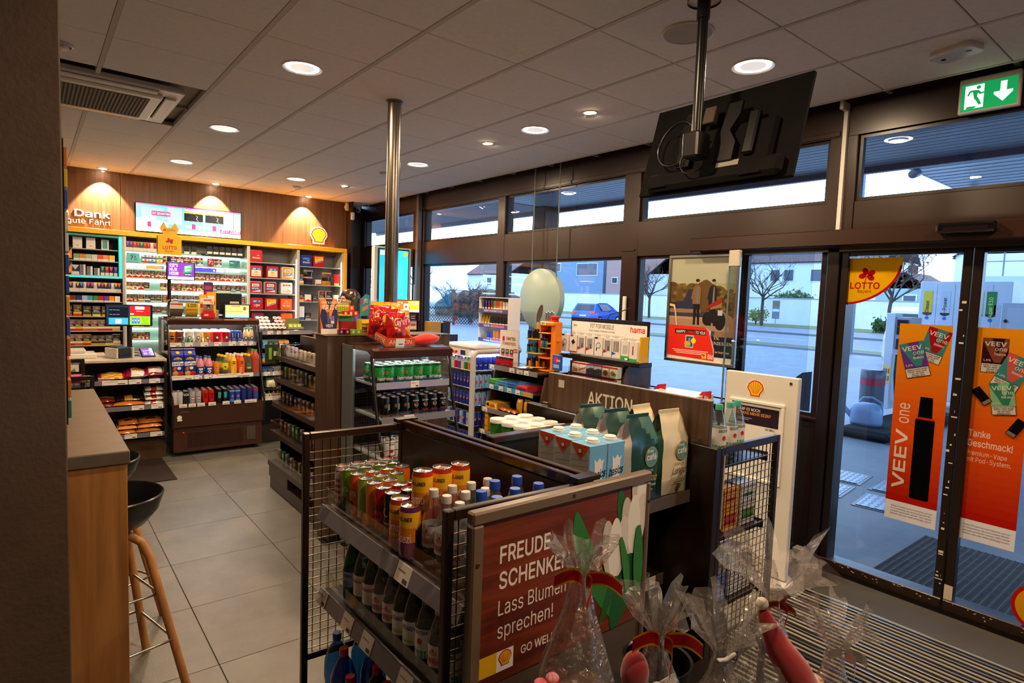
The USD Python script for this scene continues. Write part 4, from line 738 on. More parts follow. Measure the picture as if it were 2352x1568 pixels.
t = thing('payment_tablet', 'black tablet with a purple screen leaning on the counter', 'tablet', (.905, 6.83, .982), .2, rx=-.85); part(t, 'case', RX(-.062, .062, 0, .014, 0, .125, '101012', .005)); b = QD(-.05, .012, .05, .115, '6a3a9a', -.001); b.quad(-.04, .075, .02, .083, 'c8b0e0', -.0015).quad(-.04, .03, -.005, .06, '8a90d8', -.0015).quad(.005, .03, .04, .06, '8a90d8', -.0015).quad(.02, .02, .05, .115, 'b8b0c0', -.0013); part(t, 'display', b, 'dim_screen')
# ================================================================ open chillers
look('ledbar', {**COL, 'p': ('principled_bsdf', {'roughness': 0.2, 'emission_strength': 95.0})}, [('c.color', 'p.base_color'), ('c.color', 'p.emission_color')])
def chiller(label, x0, x1, yf, side='3a2016', depth=.76):
    """open curved-front chiller; yf is the front of its base, it faces -y"""
    t = thing('drinks_chiller', label, 'refrigerated display', (x0, yf, 0)); w = x1-x0; D = depth; T = np.eye(4)
    cb = '3d2015'
    part(t, 'base', RX(.012, w-.012, .02, D, .04, .29, cb, .004)); part(t, 'front_panel', MB().add([(0, 0, .295), (w, 0, .295), (w, -.03, .50), (0, -.03, .50), (0, .06, .295), (w, .06, .295), (w, .03, .50), (0, .03, .50)], [(0, 1, 2, 3), (5, 4, 7, 6), (3, 2, 6, 7), (1, 5, 6, 2), (4, 0, 3, 7), (0, 4, 5, 1)], cb))
    g = MB()
    for i in range(34):
        for j in range(9): g.box(w*.16+.0155*i, w*.16+.0155*i+.008, .017, .0205, .085+.017*j, .085+.017*j+.008, '120a07')
    part(t, 'vent_grille', g, 'matte', kind='stuff'); part(t, 'light_grille', BX(w*.80, w*.90, .016, .0205, .10, .24, '6a625a'), 'matte')
    for i in range(7): g2 = BX(w*.80+.0125*i, w*.80+.0125*i+.005, .0145, .0165, .10, .24, '241a14'); part(t, 'grille_bar', g2, 'matte')
    part(t, 'indicator', RX(w*.11, w*.125, .014, .02, .235, .245, 'c02020', .002), 'signlight')
    part(t, 'back_panel', BX(.02, w-.02, D-.10, D, .29, 1.36, '2c1b13')); d = MB()
    for i in range(int(w/.018)-4):
        for j in range(14): d.quad(.04+.018*i, .80+.02*j, .045+.018*i, .805+.02*j, 'b8a890', D-.101)
    part(t, 'perforation', d, 'matte', kind='stuff')
    prof = [(D-.16, .29), (.0, .29), (-.025, .50), (.10, .80), (.19, 1.10), (.235, 1.31), (D-.16, 1.345)]
    for x, nm in ((0, 'left'), (w-.008, 'right')):
        part(t, 'side_glass', MB().at(x).add(*_yzprism(prof, .008), 'ffffff'), 'case_glass')
        part(t, 'side_panel', RX(x-.002 if x == 0 else x-.010, x+.018 if x == 0 else x+.008, D-.17, D, .04, 1.355, '63686a', .003))
        fr = [(x+.004, y, z) for y, z in prof[1:6]]; P = np.array(fr); s_ = np.linspace(0, 1, 4)
        part(t, 'side_frame', TU(fr, .011, 8, '1c1613'))
    hp = [(.205, 1.300), (.20, 1.345), (.235, 1.358), (D-.03, 1.358), (D-.03, 1.335), (.29, 1.335)]
    part(t, 'hood', MB().add(*_yzprism(hp, w+.004), cb), 'gloss')
    part(t, 'light_strip', BX(.03, w-.03, .30, .33, 1.322, 1.332, 'f4fbff'), 'ledbar'); part(t, 'light_cover', BX(.02, w-.02, .22, .235, 1.28, 1.30, 'a8b8ac'), 'case_glass')
    part(t, 'interior_floor', BX(.02, w-.02, .0, D-.1, .49, .512, '2a1a14'))
    return t
def _yzprism(pts, w):
    v, f = trimesh.creation.triangulate_polygon(Polygon(pts), engine='earcut'); n = len(v)
    t = v[f]; ar = (t[:, 1, 0]-t[:, 0, 0])*(t[:, 2, 1]-t[:, 0, 1])-(t[:, 2, 0]-t[:, 0, 0])*(t[:, 1, 1]-t[:, 0, 1]); f = np.where((ar < 0)[:, None], f[:, ::-1], f)
    V = np.vstack([np.c_[np.zeros(n), v], np.c_[np.full(n, w), v]]); P = np.array(pts); m = len(P); o = len(V)
    ring = np.vstack([np.c_[np.zeros(m), P], np.c_[np.full(m, w), P]]); V = np.vstack([V, ring]); j = np.arange(m); k = (j+1) % m
    ccw = Polygon(pts).exterior.is_ccw; side = np.vstack([np.c_[o+j, o+k, o+m+k], np.c_[o+j, o+m+k, o+m+j]])
    if ccw: side = side[:, ::-1]
    return V, np.vstack([f[:, ::-1], f+n, side])
def chill_shelf(t, w, y, z, tags, D=.76, col='9a9bab'):
    part(t, 'shelf', BX(.02, w-.02, y, D-.1, z-.012, z, 'b9bcc4')); price_rail(t, .02, w-.02, y, z-.03, z+.012, tags, col)
    part(t, 'shelf_guard', BX(.02, w-.02, y+.004, y+.007, z, z+.035, 'ffffff'), 'acrylic')
F1 = chiller('brown open chiller of cups, juice bottles and cans by the counter', 1.06, 1.925, 6.58)
chill_shelf(F1, .865, .22, 1.105, [(.06, .06), (.19, .035), (.33, .035), (.46, .035), (.60, .035), (.71, .035), (.79, .02)]); chill_shelf(F1, .865, .10, .785, [(.11, .10), (.25, .035), (.34, .035), (.58, .20)], col='6a6a78')
for k, (x, w) in enumerate(((.09, .035), (.17, .033), (.25, .035), (.35, .035), (.48, .033), (.59, .033), (.72, .06))): part(F1, 'price_card', BX(x-w, x+w, -.04, -.037, .50, .535, 'dcd8d4').quad(x-w*.7, .508, x+w*.7, .513, '77747a', -.0405))
part(F1, 'sticker', MB().at(0, .0, 0).ell(.06, .40, .022, .022, 'e6e2dc', -.022, n=20).quad(.04, .365, .085, .38, 'e6e2dc', -.022)); part(F1, 'maker_mark', MB().text('VIESSMANN', .10, .45, .010, '8a6a58', -.0275, False))
# cups
def cup_kind(body, print_, lid='f0eeec', dome=True, r0=.026, r1=.039, h=.118):
    def f(t):
        b = LA([(r0*.9, 0), (r0, .002), (r1, h)], 26, body)
        if print_: print_(b)
        part(t, 'cup', b); part(t, 'lid', LA([(r1+.002, h-.004), (r1+.002, h+.006), (r1*.93, h+.008), (r1*.84, h+.022 if dome else h+.012), (0, h+.023 if dome else h+.013)], 26, lid))
    return Kind('iced_coffee_cup', 'cup', f)
def siren(c2):
    return lambda b: (b.ell(0, .058, .017, .019, '0f5a3c', -.002, wrap=.0345), b.ell(0, .058, .010, .012, 'd8e4dc', -.0025, wrap=.0345, n=10), b.shape([(-.026, .0), (.026, .0), (.026, .035), (0, .025), (-.026, .06)], c2, -.0012, wrap=.0335))
CUP = {'orange': cup_kind('d8761c', lambda b: b.ell(0, .062, .020, .022, '1c1614', -.002, wrap=.034).text('COFFEE', 0, .06, .008, 'e8e0d8', -.0025, wrap=.034), 'e8861c', False), 'brown': cup_kind('7a4630', lambda b: b.ell(0, .062, .020, .022, '1c1614', -.002, wrap=.034).text('COFFEE', 0, .06, .008, 'e8e0d8', -.0025, wrap=.034), '8a5a44', False),
       'cream and green': cup_kind('e4dccb', siren('1f8a5a')), 'cream': cup_kind('e2d6c2', siren('b9a288')), 'caramel orange': cup_kind('e08a24', siren('e8c88a')), 'red': cup_kind('c3121e', siren('a00e18')), 'crimson': cup_kind('b80f1c', siren('d03040'))}
for k, (x, c) in enumerate(zip((1.105, 1.175, 1.262, 1.343, 1.43, 1.52, 1.613), CUP)):
    CUP[c].put((x, 6.86, 1.1055), f'{c} lidded iced coffee cup, {ORD[k]} from left, front row', group='iced coffee cups'); CUP[c].put((x-.004, 6.955, 1.1055), f'{c} lidded iced coffee cup, {ORD[k]} from left, back row', group='iced coffee cups')
SB = can_kind(.05, .125, [(0, '1c3f9a')], lambda b, r, h: (b.quad(-.02, .0, .02, .022, 'd8d0b0', -.0006, wrap=r), b.shape(sbox(-.012, .06, .012, .10).buffer(.004), 'd9d2c2', -.0006, wrap=r), b.text('IRISH', 0, .035, .008, 'e0d8c0', -.001, wrap=r)), lid='b8c0d8')
for k, x in enumerate((1.685, 1.742)):
    SB.put((x, 6.85, 1.1055), f'slim blue drink can on top shelf, {("left","right")[k]} of the front two'); SB.put((x-.012, 6.91, 1.1055), f'slim blue drink can on top shelf, {("left","right")[k]} of the back two')
FR = bottle_kind([(0, 0), (.026, 0), (.028, .006), (.028, .07), (.024, .10), (.014, .13), (.013, .145)], 'd9b98c', (.0145, .143, .158, '3f7a4a'), (.02, .055, '7a6aa8'), lambda b, r: b.ell(0, .05, .016, .018, '0f5a3c', -.001, wrap=r).ell(0, .05, .009, .010, 'd8e4dc', -.0015, wrap=r, n=10), mat='gloss', name='coffee_bottle')
for k, (x, y) in enumerate(((1.80, 6.84), (1.862, 6.84), (1.832, 6.90), (1.885, 6.91))): FR.put((x, y, 1.1055), f'small milky coffee bottle with green cap, {["front left","front right","back left","back right"][k]} of four')
# second shelf
def ctn(b):
    w, h = .104, .215
    b.quad(-.052, 0, .052, .05, '2a50b0', -.0006); b.ell(-.02, .03, .026, .028, 'e0a020', -.001, n=14).ell(.025, .032, .024, .02, 'c8261c', -.001, n=14).shape([(-.045, .07), (-.03, .10), (-.01, .10), (-.015, .06)], 'c85a1c', -.001).ell(.012, .085, .018, .016, 'e8dcc0', -.001, n=10)
    b.shape([(-.05, .108), (.05, .112), (.05, .152), (-.05, .148)], 'f0f2f8', -.0008).text("IceTea", 0, .117, .026, '14235e', -.0014, True, w=.092, shear=.1).shape([(-.038, .168), (.038, .168), (.03, .185), (0, .197), (-.03, .185)], 'e8a81c', -.0008).text('pfanner', 0, .171, .011, '1a2a6a', -.0014, w=.055)
def f_(t):
    b = RX(-.052, .052, 0, .09, 0, .215, '1d2f8e', .001); ctn(b); part(t, 'carton', b)
    part(t, 'gable', MB().add([(-.052, 0, .215), (.052, 0, .215), (.052, .09, .215), (-.052, .09, .215), (-.052, .045, .258), (.052, .045, .258), (-.052, .045, .275), (.052, .045, .275)], [(0, 1, 5, 4), (2, 3, 4, 5), (4, 5, 7, 6), (5, 4, 6, 7)], '4a4cc0').add([(-.052, 0, .215), (-.052, .045, .258), (-.052, .09, .215), (.052, 0, .215), (.052, .045, .258), (.052, .09, .215)], [(0, 1, 2), (3, 5, 4)], '27389a').box(-.052, .052, .043, .047, .27, .277, 'd8d0d4'))
    part(t, 'cap', MB().at(0, .018, .230, rx=.75).lathe([(.017, -.004), (.017, .016), (0, .017)], 18, 'f0c81c'))
IT = Kind('tea_carton', 'carton', f_)
for k, x in enumerate((1.133, 1.243)):
    IT.put((x, 6.705, .7855), f'blue iced tea carton with yellow cap, {("left","right")[k]} one in front'); IT.put((x, 6.80, .7855), f'blue iced tea carton in the row behind, {("left","right")[k]} one')
def bottle_std(r, h, cap_h=.018): return [(0, 0), (r*.9, 0), (r, .008), (r, h*.58), (r*.93, h*.66), (r*.62, h*.80), (.015, h*.90), (.0145, h-cap_h+.002)]
PK = bottle_kind(bottle_std(.034, .20), 'd98a98', (.0165, .178, .20, '3a66b8'), (.02, .095, '1d3f8c'), lambda b, r: (b.quad(-.02, .065, .02, .08, 'e8e4f0', -.0006, wrap=r), b.ell(0, .045, .016, .014, 'f0e8ec', -.0006, wrap=r, n=9), b.ell(.0, .045, .008, .007, 'b8243a', -.001, wrap=r, n=8)), mat='gloss', name='milk_drink_bottle')
for k, (x, y) in enumerate(((1.335, 6.705), (1.415, 6.705), (1.318, 6.785), (1.40, 6.79))): PK.put((x, y, .7855), f'pink milk drink bottle with blue cap, {["front left","front right","back left","back right"][k]} of four')
OC = can_kind(.056, .135, [(0, 'e07c18')], lambda b, r, h: (b.ell(0, .075, .019, .014, 'd8b020', -.0006, wrap=r), b.ell(0, .075, .015, .010, 'a8201c', -.001, wrap=r), b.text('Lipton', 0, .072, .007, 'f4e8d0', -.0014, wrap=r), b.quad(-.02, .01, .02, .04, 'c8641c', -.0006, wrap=r)), lid='d8d4cc')
for k in range(3): OC.put((1.485-.012*k, 6.70+.062*k, .7855), f'orange iced tea can beside the pink bottles, {ORD[k]} from front')
def lemon(c): return lambda b, r: (b.quad(-.022, .055, .022, .075, c, -.0006, wrap=r), b.ell(0, .085, .012, .010, '3a7a2c', -.0006, wrap=r, n=10))
JB = {'clear lemon': bottle_kind(bottle_std(.034, .205), 'e8eedc', (.0165, .183, .205, 'e8d81c'), (.075, .125, 'e0d040'), lemon('c8b820'), name='juice_bottle'), 'yellow orange': bottle_kind(bottle_std(.034, .215), 'f0c040', (.0165, .193, .215, 'e8e6e0'), (.02, .14, 'eaa81c'), lambda b, r: (b.ell(0, .125, .020, .016, '2f6a2c', -.0006, wrap=r), b.text('AWAKE', -.004, .03, .022, 'f6eccc', -.001, True, wrap=r, rot=PI/2)), mat='gloss', name='juice_bottle'),
      'orange': bottle_kind(bottle_std(.034, .212), 'e0561c', (.0165, .190, .212, 'e8e6e0'), (.02, .14, 'e2581c'), lambda b, r: (b.ell(0, .125, .020, .016, '24582c', -.0006, wrap=r), b.text('ACTIVE', -.004, .02, .022, 'f6e4d4', -.001, True, wrap=r, rot=PI/2)), mat='gloss', name='juice_bottle'), 'clear green': bottle_kind(bottle_std(.031, .21), 'dfe8e0', (.0165, .188, .21, 'e8d81c'), (.055, .12, '4a6a60'), lemon('d8d02c'), name='juice_bottle')}
for k, (x, c, n) in enumerate(((1.565, 'clear lemon', 3), (1.648, 'yellow orange', 3), (1.728, 'orange', 3), (1.80, 'clear green', 3))):
    for j in range(n): JB[c].put((x-.013*j, 6.705+.075*j, .7855), f'{c} juice bottle on second chiller shelf, {ORD[j]} from front', group='juice bottles')
BP = bottle_kind([(0, 0), (.04, 0), (.043, .01), (.043, .15), (.038, .19), (.02, .225), (.016, .24)], 'd8604a', (.018, .236, .254, '4f8f4a'), None, None, 'juice', name='pink_juice_bottle', ribs=(.02, .14, 14, .0015))
for k, (x, y) in enumerate(((1.873, 6.72), (1.865, 6.81), (1.855, 6.90))): BP.put((x, y, .7855), f'large coral pink juice bottle, {ORD[k]} from front')
# basket of cans
SL = {}
def slim(key, bands, deco=None, lid='c8c8cc', tab='d0d0d4', d=.053, h=.14): SL[key] = can_kind(d, h, bands, deco, lid, tab)
slim('red and silver', [(0, 'b9bcc2')], lambda b, r, h: (b.shape([(-.02, .0), (.006, .0), (.02, .08), (.0, .09), (-.012, .06)], 'b8141e', -.0006, wrap=r), b.quad(-.02, .0, .02, .012, 'a01018', -.0006, wrap=r)), 'd0c4c4')
slim('black NOCO lettered', [(0, '16181a')], lambda b, r, h: (b.text('NOC', 0, .095, .022, 'e4e4e0', -.0006, wrap=r), b.shape([(-.022, .03), (.022, .045), (.022, .06), (-.022, .045)], 'd87a1c', -.0006, wrap=r), b.shape([(-.022, .05), (.022, .066), (.022, .072), (-.022, .056)], '3a6a4a', -.0006, wrap=r))); SL['black and white lettered'] = SL.pop('black NOCO lettered')
slim('silver with red ball', [(0, '9fa3a8')], lambda b, r, h: b.ell(.002, .065, .016, .017, 'c3182a', -.0006, wrap=r).quad(-.01, .058, .014, .072, 'e8d8d8', -.001, wrap=r), 'd4ccd0', 'c04050')
def claw(c): return lambda b, r, h: [b.shape([(x-.003, .05), (x+.003, .045+.01*abs(x)/.01), (x+.004, .11), (x-.004, .112)], c, -.0006, wrap=r) for x in (-.010, 0, .010)]
slim('red clawed energy', [(0, 'b81c14')], claw('7a0f0c'), 'd4c8c0', 'b02020'); slim('black clawed energy', [(0, '0d0f12')], claw('4ab0c8'))
slim('blue starred energy', [(0, '2440a0')], lambda b, r, h: (b.text('ROCKST', 0, .108, .012, 'e8ecf4', -.0006, wrap=r), b.shape([(.018*math.cos(PI/2+k*PI/5)*(1 if k % 2 == 0 else .42), .06+.020*math.sin(PI/2+k*PI/5)*(1 if k % 2 == 0 else .42)) for k in range(10)], 'c88a3a', -.0006, wrap=r), b.quad(-.022, .0, .022, .03, '3f8ad0', -.0006, wrap=r)), 'd8b890', 'd8a060')
slim('deep blue energy', [(0, '20307a')], lambda b, r, h: b.shape([(-.022, .03), (.0, .05), (.022, .03), (.022, .0), (-.022, 0)], '3a4ea8', -.0006, wrap=r), 'c8b0b4', 'c02838'); slim('blue with red top', [(0, '3a4a9a'), (.75, 'c01c28')], None, 'd0b4b4', 'c02030')
ROW = [(1.085, 'red and silver'), (1.133, 'red and silver'), (1.188, 'black and white lettered'), (1.243, 'silver with red ball'), (1.298, 'silver with red ball'), (1.362, 'red clawed energy'), (1.418, 'red clawed energy'), (1.49, 'black clawed energy'), (1.546, 'black clawed energy'), (1.612, 'blue starred energy'), (1.668, 'blue starred energy'), (1.728, 'deep blue energy'), (1.785, 'deep blue energy'), (1.845, 'blue with red top')]
for j, rw in enumerate(('front', 'second', 'third', 'fourth')):
    for k, (x, c) in enumerate(ROW):
        if j > 1 and k in (0, 1, 2): continue
        SL[c].put((x+.004*j, 6.612+.058*j, .5125), f'{c} can, {ORD[k]} from left in the {rw} row of lowest chiller bay', group='energy drink cans')
# ---- on top of the chiller
lp_ = thing('lottery_sign_pole', 'yellow lottery cube with crown on a black pole above chiller', 'sign', (1.112, 7.02, 1.358))
part(lp_, 'pole', LA([(.055, 0), (.055, .012), (.017, .014), (.017, .64)], 18, '141314'))
cu = MB().at(0, 0, 0, rz=-.08).rbox(-.105, .105, -.09, .09, .64, .83, 'f6c212', .003)
def clover(b, x, z, s, y, col='c3161c'):
    for a in (.5, 2.0, 3.4, 5.6): b.shape(affinity.rotate(affinity.scale(Point(x+s*.55*math.cos(a), z+s*.5*math.sin(a)).buffer(s*.45), 1, .72), math.degrees(a), origin=(x+s*.55*math.cos(a), z+s*.5*math.sin(a))), col, y)
    b.shape([(x, z), (x-s*.3, z-s*1.0), (x-s*.22, z-s*1.0), (x+.06*s, z)], col, y-.0002)
cu.text('LOTTO', 0, .695, .032, 'c3161c', -.0915, True, w=.12).text('Bayern', 0, .667, .018, 'a8341c', -.0915, False); clover(cu, .0, .775, .034, -.0915)
cu.at(0, 0, 0, rz=-.08-PI/2); cu.text('LOTTO', 0, .695, .026, 'c3161c', -.1065, True, w=.10); clover(cu, 0, .775, .03, -.1065)
part(lp_, 'cube', cu, 'satin', 'yellow cube with red clover')
cr = MB().at(0, -.06, 0, rz=-.06).prism([(-.05, .83), (.05, .83), (.08, .90), (.045, .965), (.01, .912), (-.03, .912), (-.055, .97), (-.09, .90)], .006, 'f0bc14', y=0); cr.text('LOTTO', .012, .875, .018, 'c3161c', -.001, True, w=.07); clover(cr, -.045, .885, .014, -.001); part(lp_, 'crown', cr)
part(lp_, 'cube_lamp', BX(-.09, .09, -.08, .08, .632, .638, 'fff0f4'), 'glow')
ts = part(lp_, 'tablet', MB().at(.10, -.03, 0, rz=.05).rbox(-.132, .132, -.015, .012, .388, .572, '101012', .005)); b = MB().at(.10, -.046, 0, rz=.05).quad(-.122, .395, .122, .565, '6a2a92', 0).quad(-.122, .395, .122, .425, 'c3bde6', -.0004)
for k, s in enumerate(("GIBT'S", 'NUR', 'HIER!')): b.text(s, -.105, .523-.041*k, .030, 'f2ecf8', -.0006, True, anchor='l', w=(.075, .07, .08)[k])
b.shape([(.02, .46), (.10, .475), (.11, .555), (.03, .535)], '1d8a4a', -.0006).text('MEGA', .066, .515, .022, 'e8f4d8', -.001, True, w=.06, rot=.2).text('GEHALT', .066, .485, .02, 'e8f4d8', -.001, True, w=.06, rot=.2).quad(.03, .435, .10, .462, '14204a', -.0008).text('100.000 €', .065, .443, .011, 'dfe8f4', -.0012, True, w=.06).ell(.0, .45, .018, .014, 'c3283a', -.0008, n=12); part(ts.GetStage().GetPrimAtPath(ts.GetPath()), 'display', b, 'screen')
lo = thing('scratch_ticket_dispenser', 'clear dispenser of rolled scratch tickets marked LOS', 'ticket dispenser', (1.215, 6.81, 1.358))
part(lo, 'case', RX(-.145, .145, 0, .15, 0, .19, 'ffffff', .02), 'acrylic'); part(lo, 'base', BX(-.14, .14, .005, .145, .002, .008, '8a7a68'), 'paint')
for k, (x, c, s) in enumerate(((-.07, 'd8341c', ''), (.07, 'e8c020', 'LOS'))):
    rl = part(lo, 'ticket_roll', MB().at(x-.055, .08, .075, ry=PI/2).lathe([(.0, 0), (.055, 0), (.055, .11), (0, .11)], 24, '5a4a3a' if k == 0 else 'c8a01c'), 'gloss'); b = QD(x-.06, .10, x+.06, .165, 'e8e0d4' if k == 0 else c, .012)
    if s: b.text(s, x, .122, .030, '1c1814', .0115, True)
    else: b.quad(x-.055, .14, x+.055, .155, 'd8341c', .0115)
    part(lo, 'ticket_strip', b, 'gloss')
br = thing('leaflet_stand', 'red and yellow leaflet stand with a smiling portrait card', 'leaflet stand', (1.45, 6.90, 1.358))
part(br, 'tray', RX(-.06, .065, -.005, .05, 0, .06, 'b8141c', .003))
for k, (x, z, y, c) in enumerate(((-.03, .15, .05, 'e8b01c'), (.04, .18, .045, 'e8a81c'), (.015, .28, .06, '5a2a6a'))):
    lf_ = BX(x-.045, x+.045, y, y+.004, .02, z+.10, c).quad(x-.035, z+.02, x+.03, z+.06, 'e8dcc8' if k < 2 else 'a04a6a', y-.001).quad(x-.035, z-.04, x+.035, z+.0, 'c82a1c', y-.001); part(br, 'leaflet', lf_)
b = BX(-.052, .052, -.012, -.008, .01, .215, 'e6dccb').quad(-.052, .01, .052, .085, 'c3161c', -.0125).quad(-.05, .085, .05, .15, '8a6a4a', -.0125).ell(.0, .118, .018, .024, '6a4630', -.013, n=14).ell(0, .137, .019, .012, '1a1412', -.0134, n=12).ell(0, .109, .010, .004, 'f0e8e0', -.0136, n=10).quad(-.045, .185, .03, .2, 'c85a5a', -.0125).ell(.03, .17, .014, .014, 'e8a020', -.013, n=12).quad(-.04, .03, .0, .045, 'e8c8c0', -.0128); part(br, 'portrait_card', b)
bx = thing('acrylic_box', 'small clear acrylic box right of the leaflet stand', 'box', (1.545, 6.95, 1.358)); part(bx, 'case', RX(-.028, .028, 0, .06, 0, .15, 'ffffff', .004), 'acrylic'); part(bx, 'slips', BX(-.02, .02, .01, .05, .003, .09, 'b0a898'), 'matte')
pm = thing('pos_monitor', 'large black till monitor seen from behind above the chiller', 'monitor', (1.675, 7.12, 1.358)); part(pm, 'casing', RX(-.165, .165, 0, .04, .04, .27, '151412', .008)); part(pm, 'foot', RX(-.08, .08, 0, .1, 0, .02, '151412', .004)); part(pm, 'neck', RX(-.03, .03, .01, .05, .02, .05, '151412', .004)); part(pm, 'scanner', MB().at(.08, -.02, .16, ry=PI/2).lathe([(0, -.05), (.018, -.045), (.018, .045), (0, .05)], 16, '9a948a')); part(pm, 'side_speaker', RX(-.165, -.105, -.05, -.005, 0, .10, '5c615f', .008))
sm_ = thing('small_monitor', 'small monitor with yellow and blue advert on the chiller', 'monitor', (1.735, 6.90, 1.358), 0); part(sm_, 'casing', RX(-.132, .132, 0, .025, .002, .155, '0f0f10', .004)); b = QD(-.12, .012, .12, .145, 'd8a860', -.001).quad(-.12, .012, .12, .045, '7fb4de', -.0014).quad(-.12, .075, .12, .085, 'b08040', -.0014).ell(.075, .11, .016, .022, '6a4630', -.0018, n=12).shape([(.03, .045), (.12, .045), (.11, .09), (.06, .09)], 'e0b868', -.0016).quad(-.06, .13, .03, .137, 'b0502c', -.0014); part(sm_, 'display', b, 'screen')
# ================================================================ gum shelf right of the chiller
gs = thing('gum_shelf', 'dark tall shelf of chewing gum tubs right of the chiller', 'shelf', (1.95, 6.74, 0))
part(gs, 'plinth', BX(0, .55, .02, .5, 0, .2, '1d130e')); part(gs, 'back_panel', BX(0, .55, .42, .5, .2, 1.2, '15100d')); part(gs, 'side_panel', RX(-.012, .0, .0, .5, 0, 1.22, '1d130e', .002)); part(gs, 'side_panel', RX(.55, .562, .0, .5, 0, 1.22, '3a271b', .002))
for z, tg, c in ((1.215, [(.08, .03), (.17, .02), (.25, .03)], '8a8896'), (1.065, [(.07, .025), (.20, .025)], '3f7ab8'), (.915, [(.09, .03), (.22, .02)], 'c89a2c'), (.765, [(.05, .03), (.14, .03), (.26, .03)], '9a9aaa'), (.60, [(.1, .05), (.28, .05)], '8a8896'), (.495, [(.12, .12)], 'b8b0a8')):
    if z != .60: part(gs, 'shelf', BX(.0, .55, .0, .42, z-.01, z, '2a201a')); price_rail(gs, 0, .55, -.002, z-.02, z+.022, tg, c)
def tin_kind(body, lab): return Kind('pocket_tin', 'tin', lambda t: (part(t, 'tin', LA([(.022, 0), (.023, .003), (.023, .02)], 20, body), 'satin'), part(t, 'lid', LA([(.0235, .02), (.0235, .028), (.021, .0295), (0, .0295)], 20, 'f0ece6'), 'satin'), part(t, 'lid_print', MB().disc(.014, .030, 14, lab), 'satin')))
TIN = [tin_kind('c9c0b4', 'c8beb4'), tin_kind('8a6a4a', 'd8c0a0'), tin_kind('a02030', 'c05060')]
tt = thing('tin_tray', 'clear sloping tray of round tins on top of the gum shelf', 'tray', (1.95, 6.72, 1.23)); 
for k in range(4): part(tt, 'step', BX(-.03, .28, .02+.055*k, .075+.055*k, 0, .012+.033*k, '8f8a84'), 'acrylic')
part(tt, 'front_lip', BX(-.03, .28, .005, .012, 0, .06, 'ffffff'), 'acrylic')
for j in range(4):
    for k in range(6):
        if (j, k) in ((2, 3), (3, 3)): continue
        TIN[2 if k > 3 else (1 if (j < 2 and k in (2, 3)) else 0)].put((1.948+.0465*k, 6.76+.055*j, 1.2495+.033*j), f'round pocket tin with {("red","brown")[k < 4 and j < 2 and k > 1] if k > 3 or (j < 2 and k > 1) else "white"} sides, {ORD[k]} from left in {ORD[j]} row from front', rx=.5, group='pocket tins')
cb_ = thing('card_box', 'open olive box of lime green cards beside the tins', 'box', (2.32, 6.78, 1.245)); part(cb_, 'tray', BX(-.07, .09, 0, .14, 0, .006, '8a8a58').box(-.07, .09, 0, .004, 0, .03, '9a9a62').box(-.07, .09, .136, .14, 0, .12, '7a7a4a'), 'paint')
for k in range(3): part(cb_, 'card_pack', MB().at(0, 0, 0, rx=-.3).box(-.06+.048*k, -.018+.048*k, .03, .06, .01, .075, 'a8c83a').quad(-.055+.048*k, .03, -.025+.048*k, .055, 'd8e0a8', .029))
def gum_kind(c, lab): return Kind('gum_tub', 'gum tub', lambda t: (part(t, 'tub', MB().at(-.026, 0, 0).add(*_yzprism([(0, 0), (0, .03), (.012, .055), (.05, .064), (.075, .062), (.075, 0)], .052), c), 'gloss'), part(t, 'label', MB().ell(0, .017, .019, .011, lab, -.0008, n=14), 'satin'), part(t, 'lid', MB().at(-.0265, 0, 0).add(*_yzprism([(.018, .056), (.05, .0655), (.077, .063), (.077, .05), (.05, .052), (.018, .044)], .053), lab), 'satin')))
GUM = {'sky blue': gum_kind('3a8ac8', 'c8dcec'), 'dark green': gum_kind('12402c', 'd0dcd0'), 'beige orange': gum_kind('c87a3a', 'e0b878'), 'bright blue': gum_kind('2a6ab8', '8ac0e8'), 'pink': gum_kind('c83a78', 'e8b0c8'), 'navy': gum_kind('142a5a', '5a8ac8'), 'teal white': gum_kind('1f5a70', 'd8e4ec'), 'black': gum_kind('16141c', '8a8ab0')}
for z, sh, rw in ((1.066, 'top', ['sky blue', 'dark green', 'dark green', 'beige orange', 'beige orange']), (.916, 'middle', ['bright blue', 'bright blue', 'pink', 'pink']), (.766, 'lower', ['navy', 'navy', 'teal white', 'teal white', 'black'])):
    for k, c in enumerate(rw):
        x = 1.985+.058*k
        for j in range(2): GUM[c].put((x, 6.755+.085*j, z+.001), f'{c} gum tub, {ORD[k]} from left in the {("front","back")[j]} row, {sh} gum shelf', group='gum tubs')
tt = thing('refill_tray', 'clear tray of white refill packets on the gum shelf', 'tray', (2.05, 6.73, .62)); part(tt, 'tray', BX(-.06, .06, 0, .2, 0, .004, 'ffffff').box(-.06, .06, 0, .003, 0, .05, 'ffffff').box(-.06, -.057, 0, .2, 0, .12, 'ffffff').box(.057, .06, 0, .2, 0, .12, 'ffffff'), 'acrylic')
part(gs, 'shelf', BX(.0, .55, .0, .42, .585, .60, '2a201a'))
for k in range(3): pack_bag(f'white folded refill packet in the clear tray, {ORD[k]} from front', 2.05, 6.75+.045*k, .60, .09, .12, .03, lambda u, v, s: 'd8d4c0' if v < .7 else '4a6a3a', seed=50+k, tilt=-.35, name='refill_packet', cat='packet')
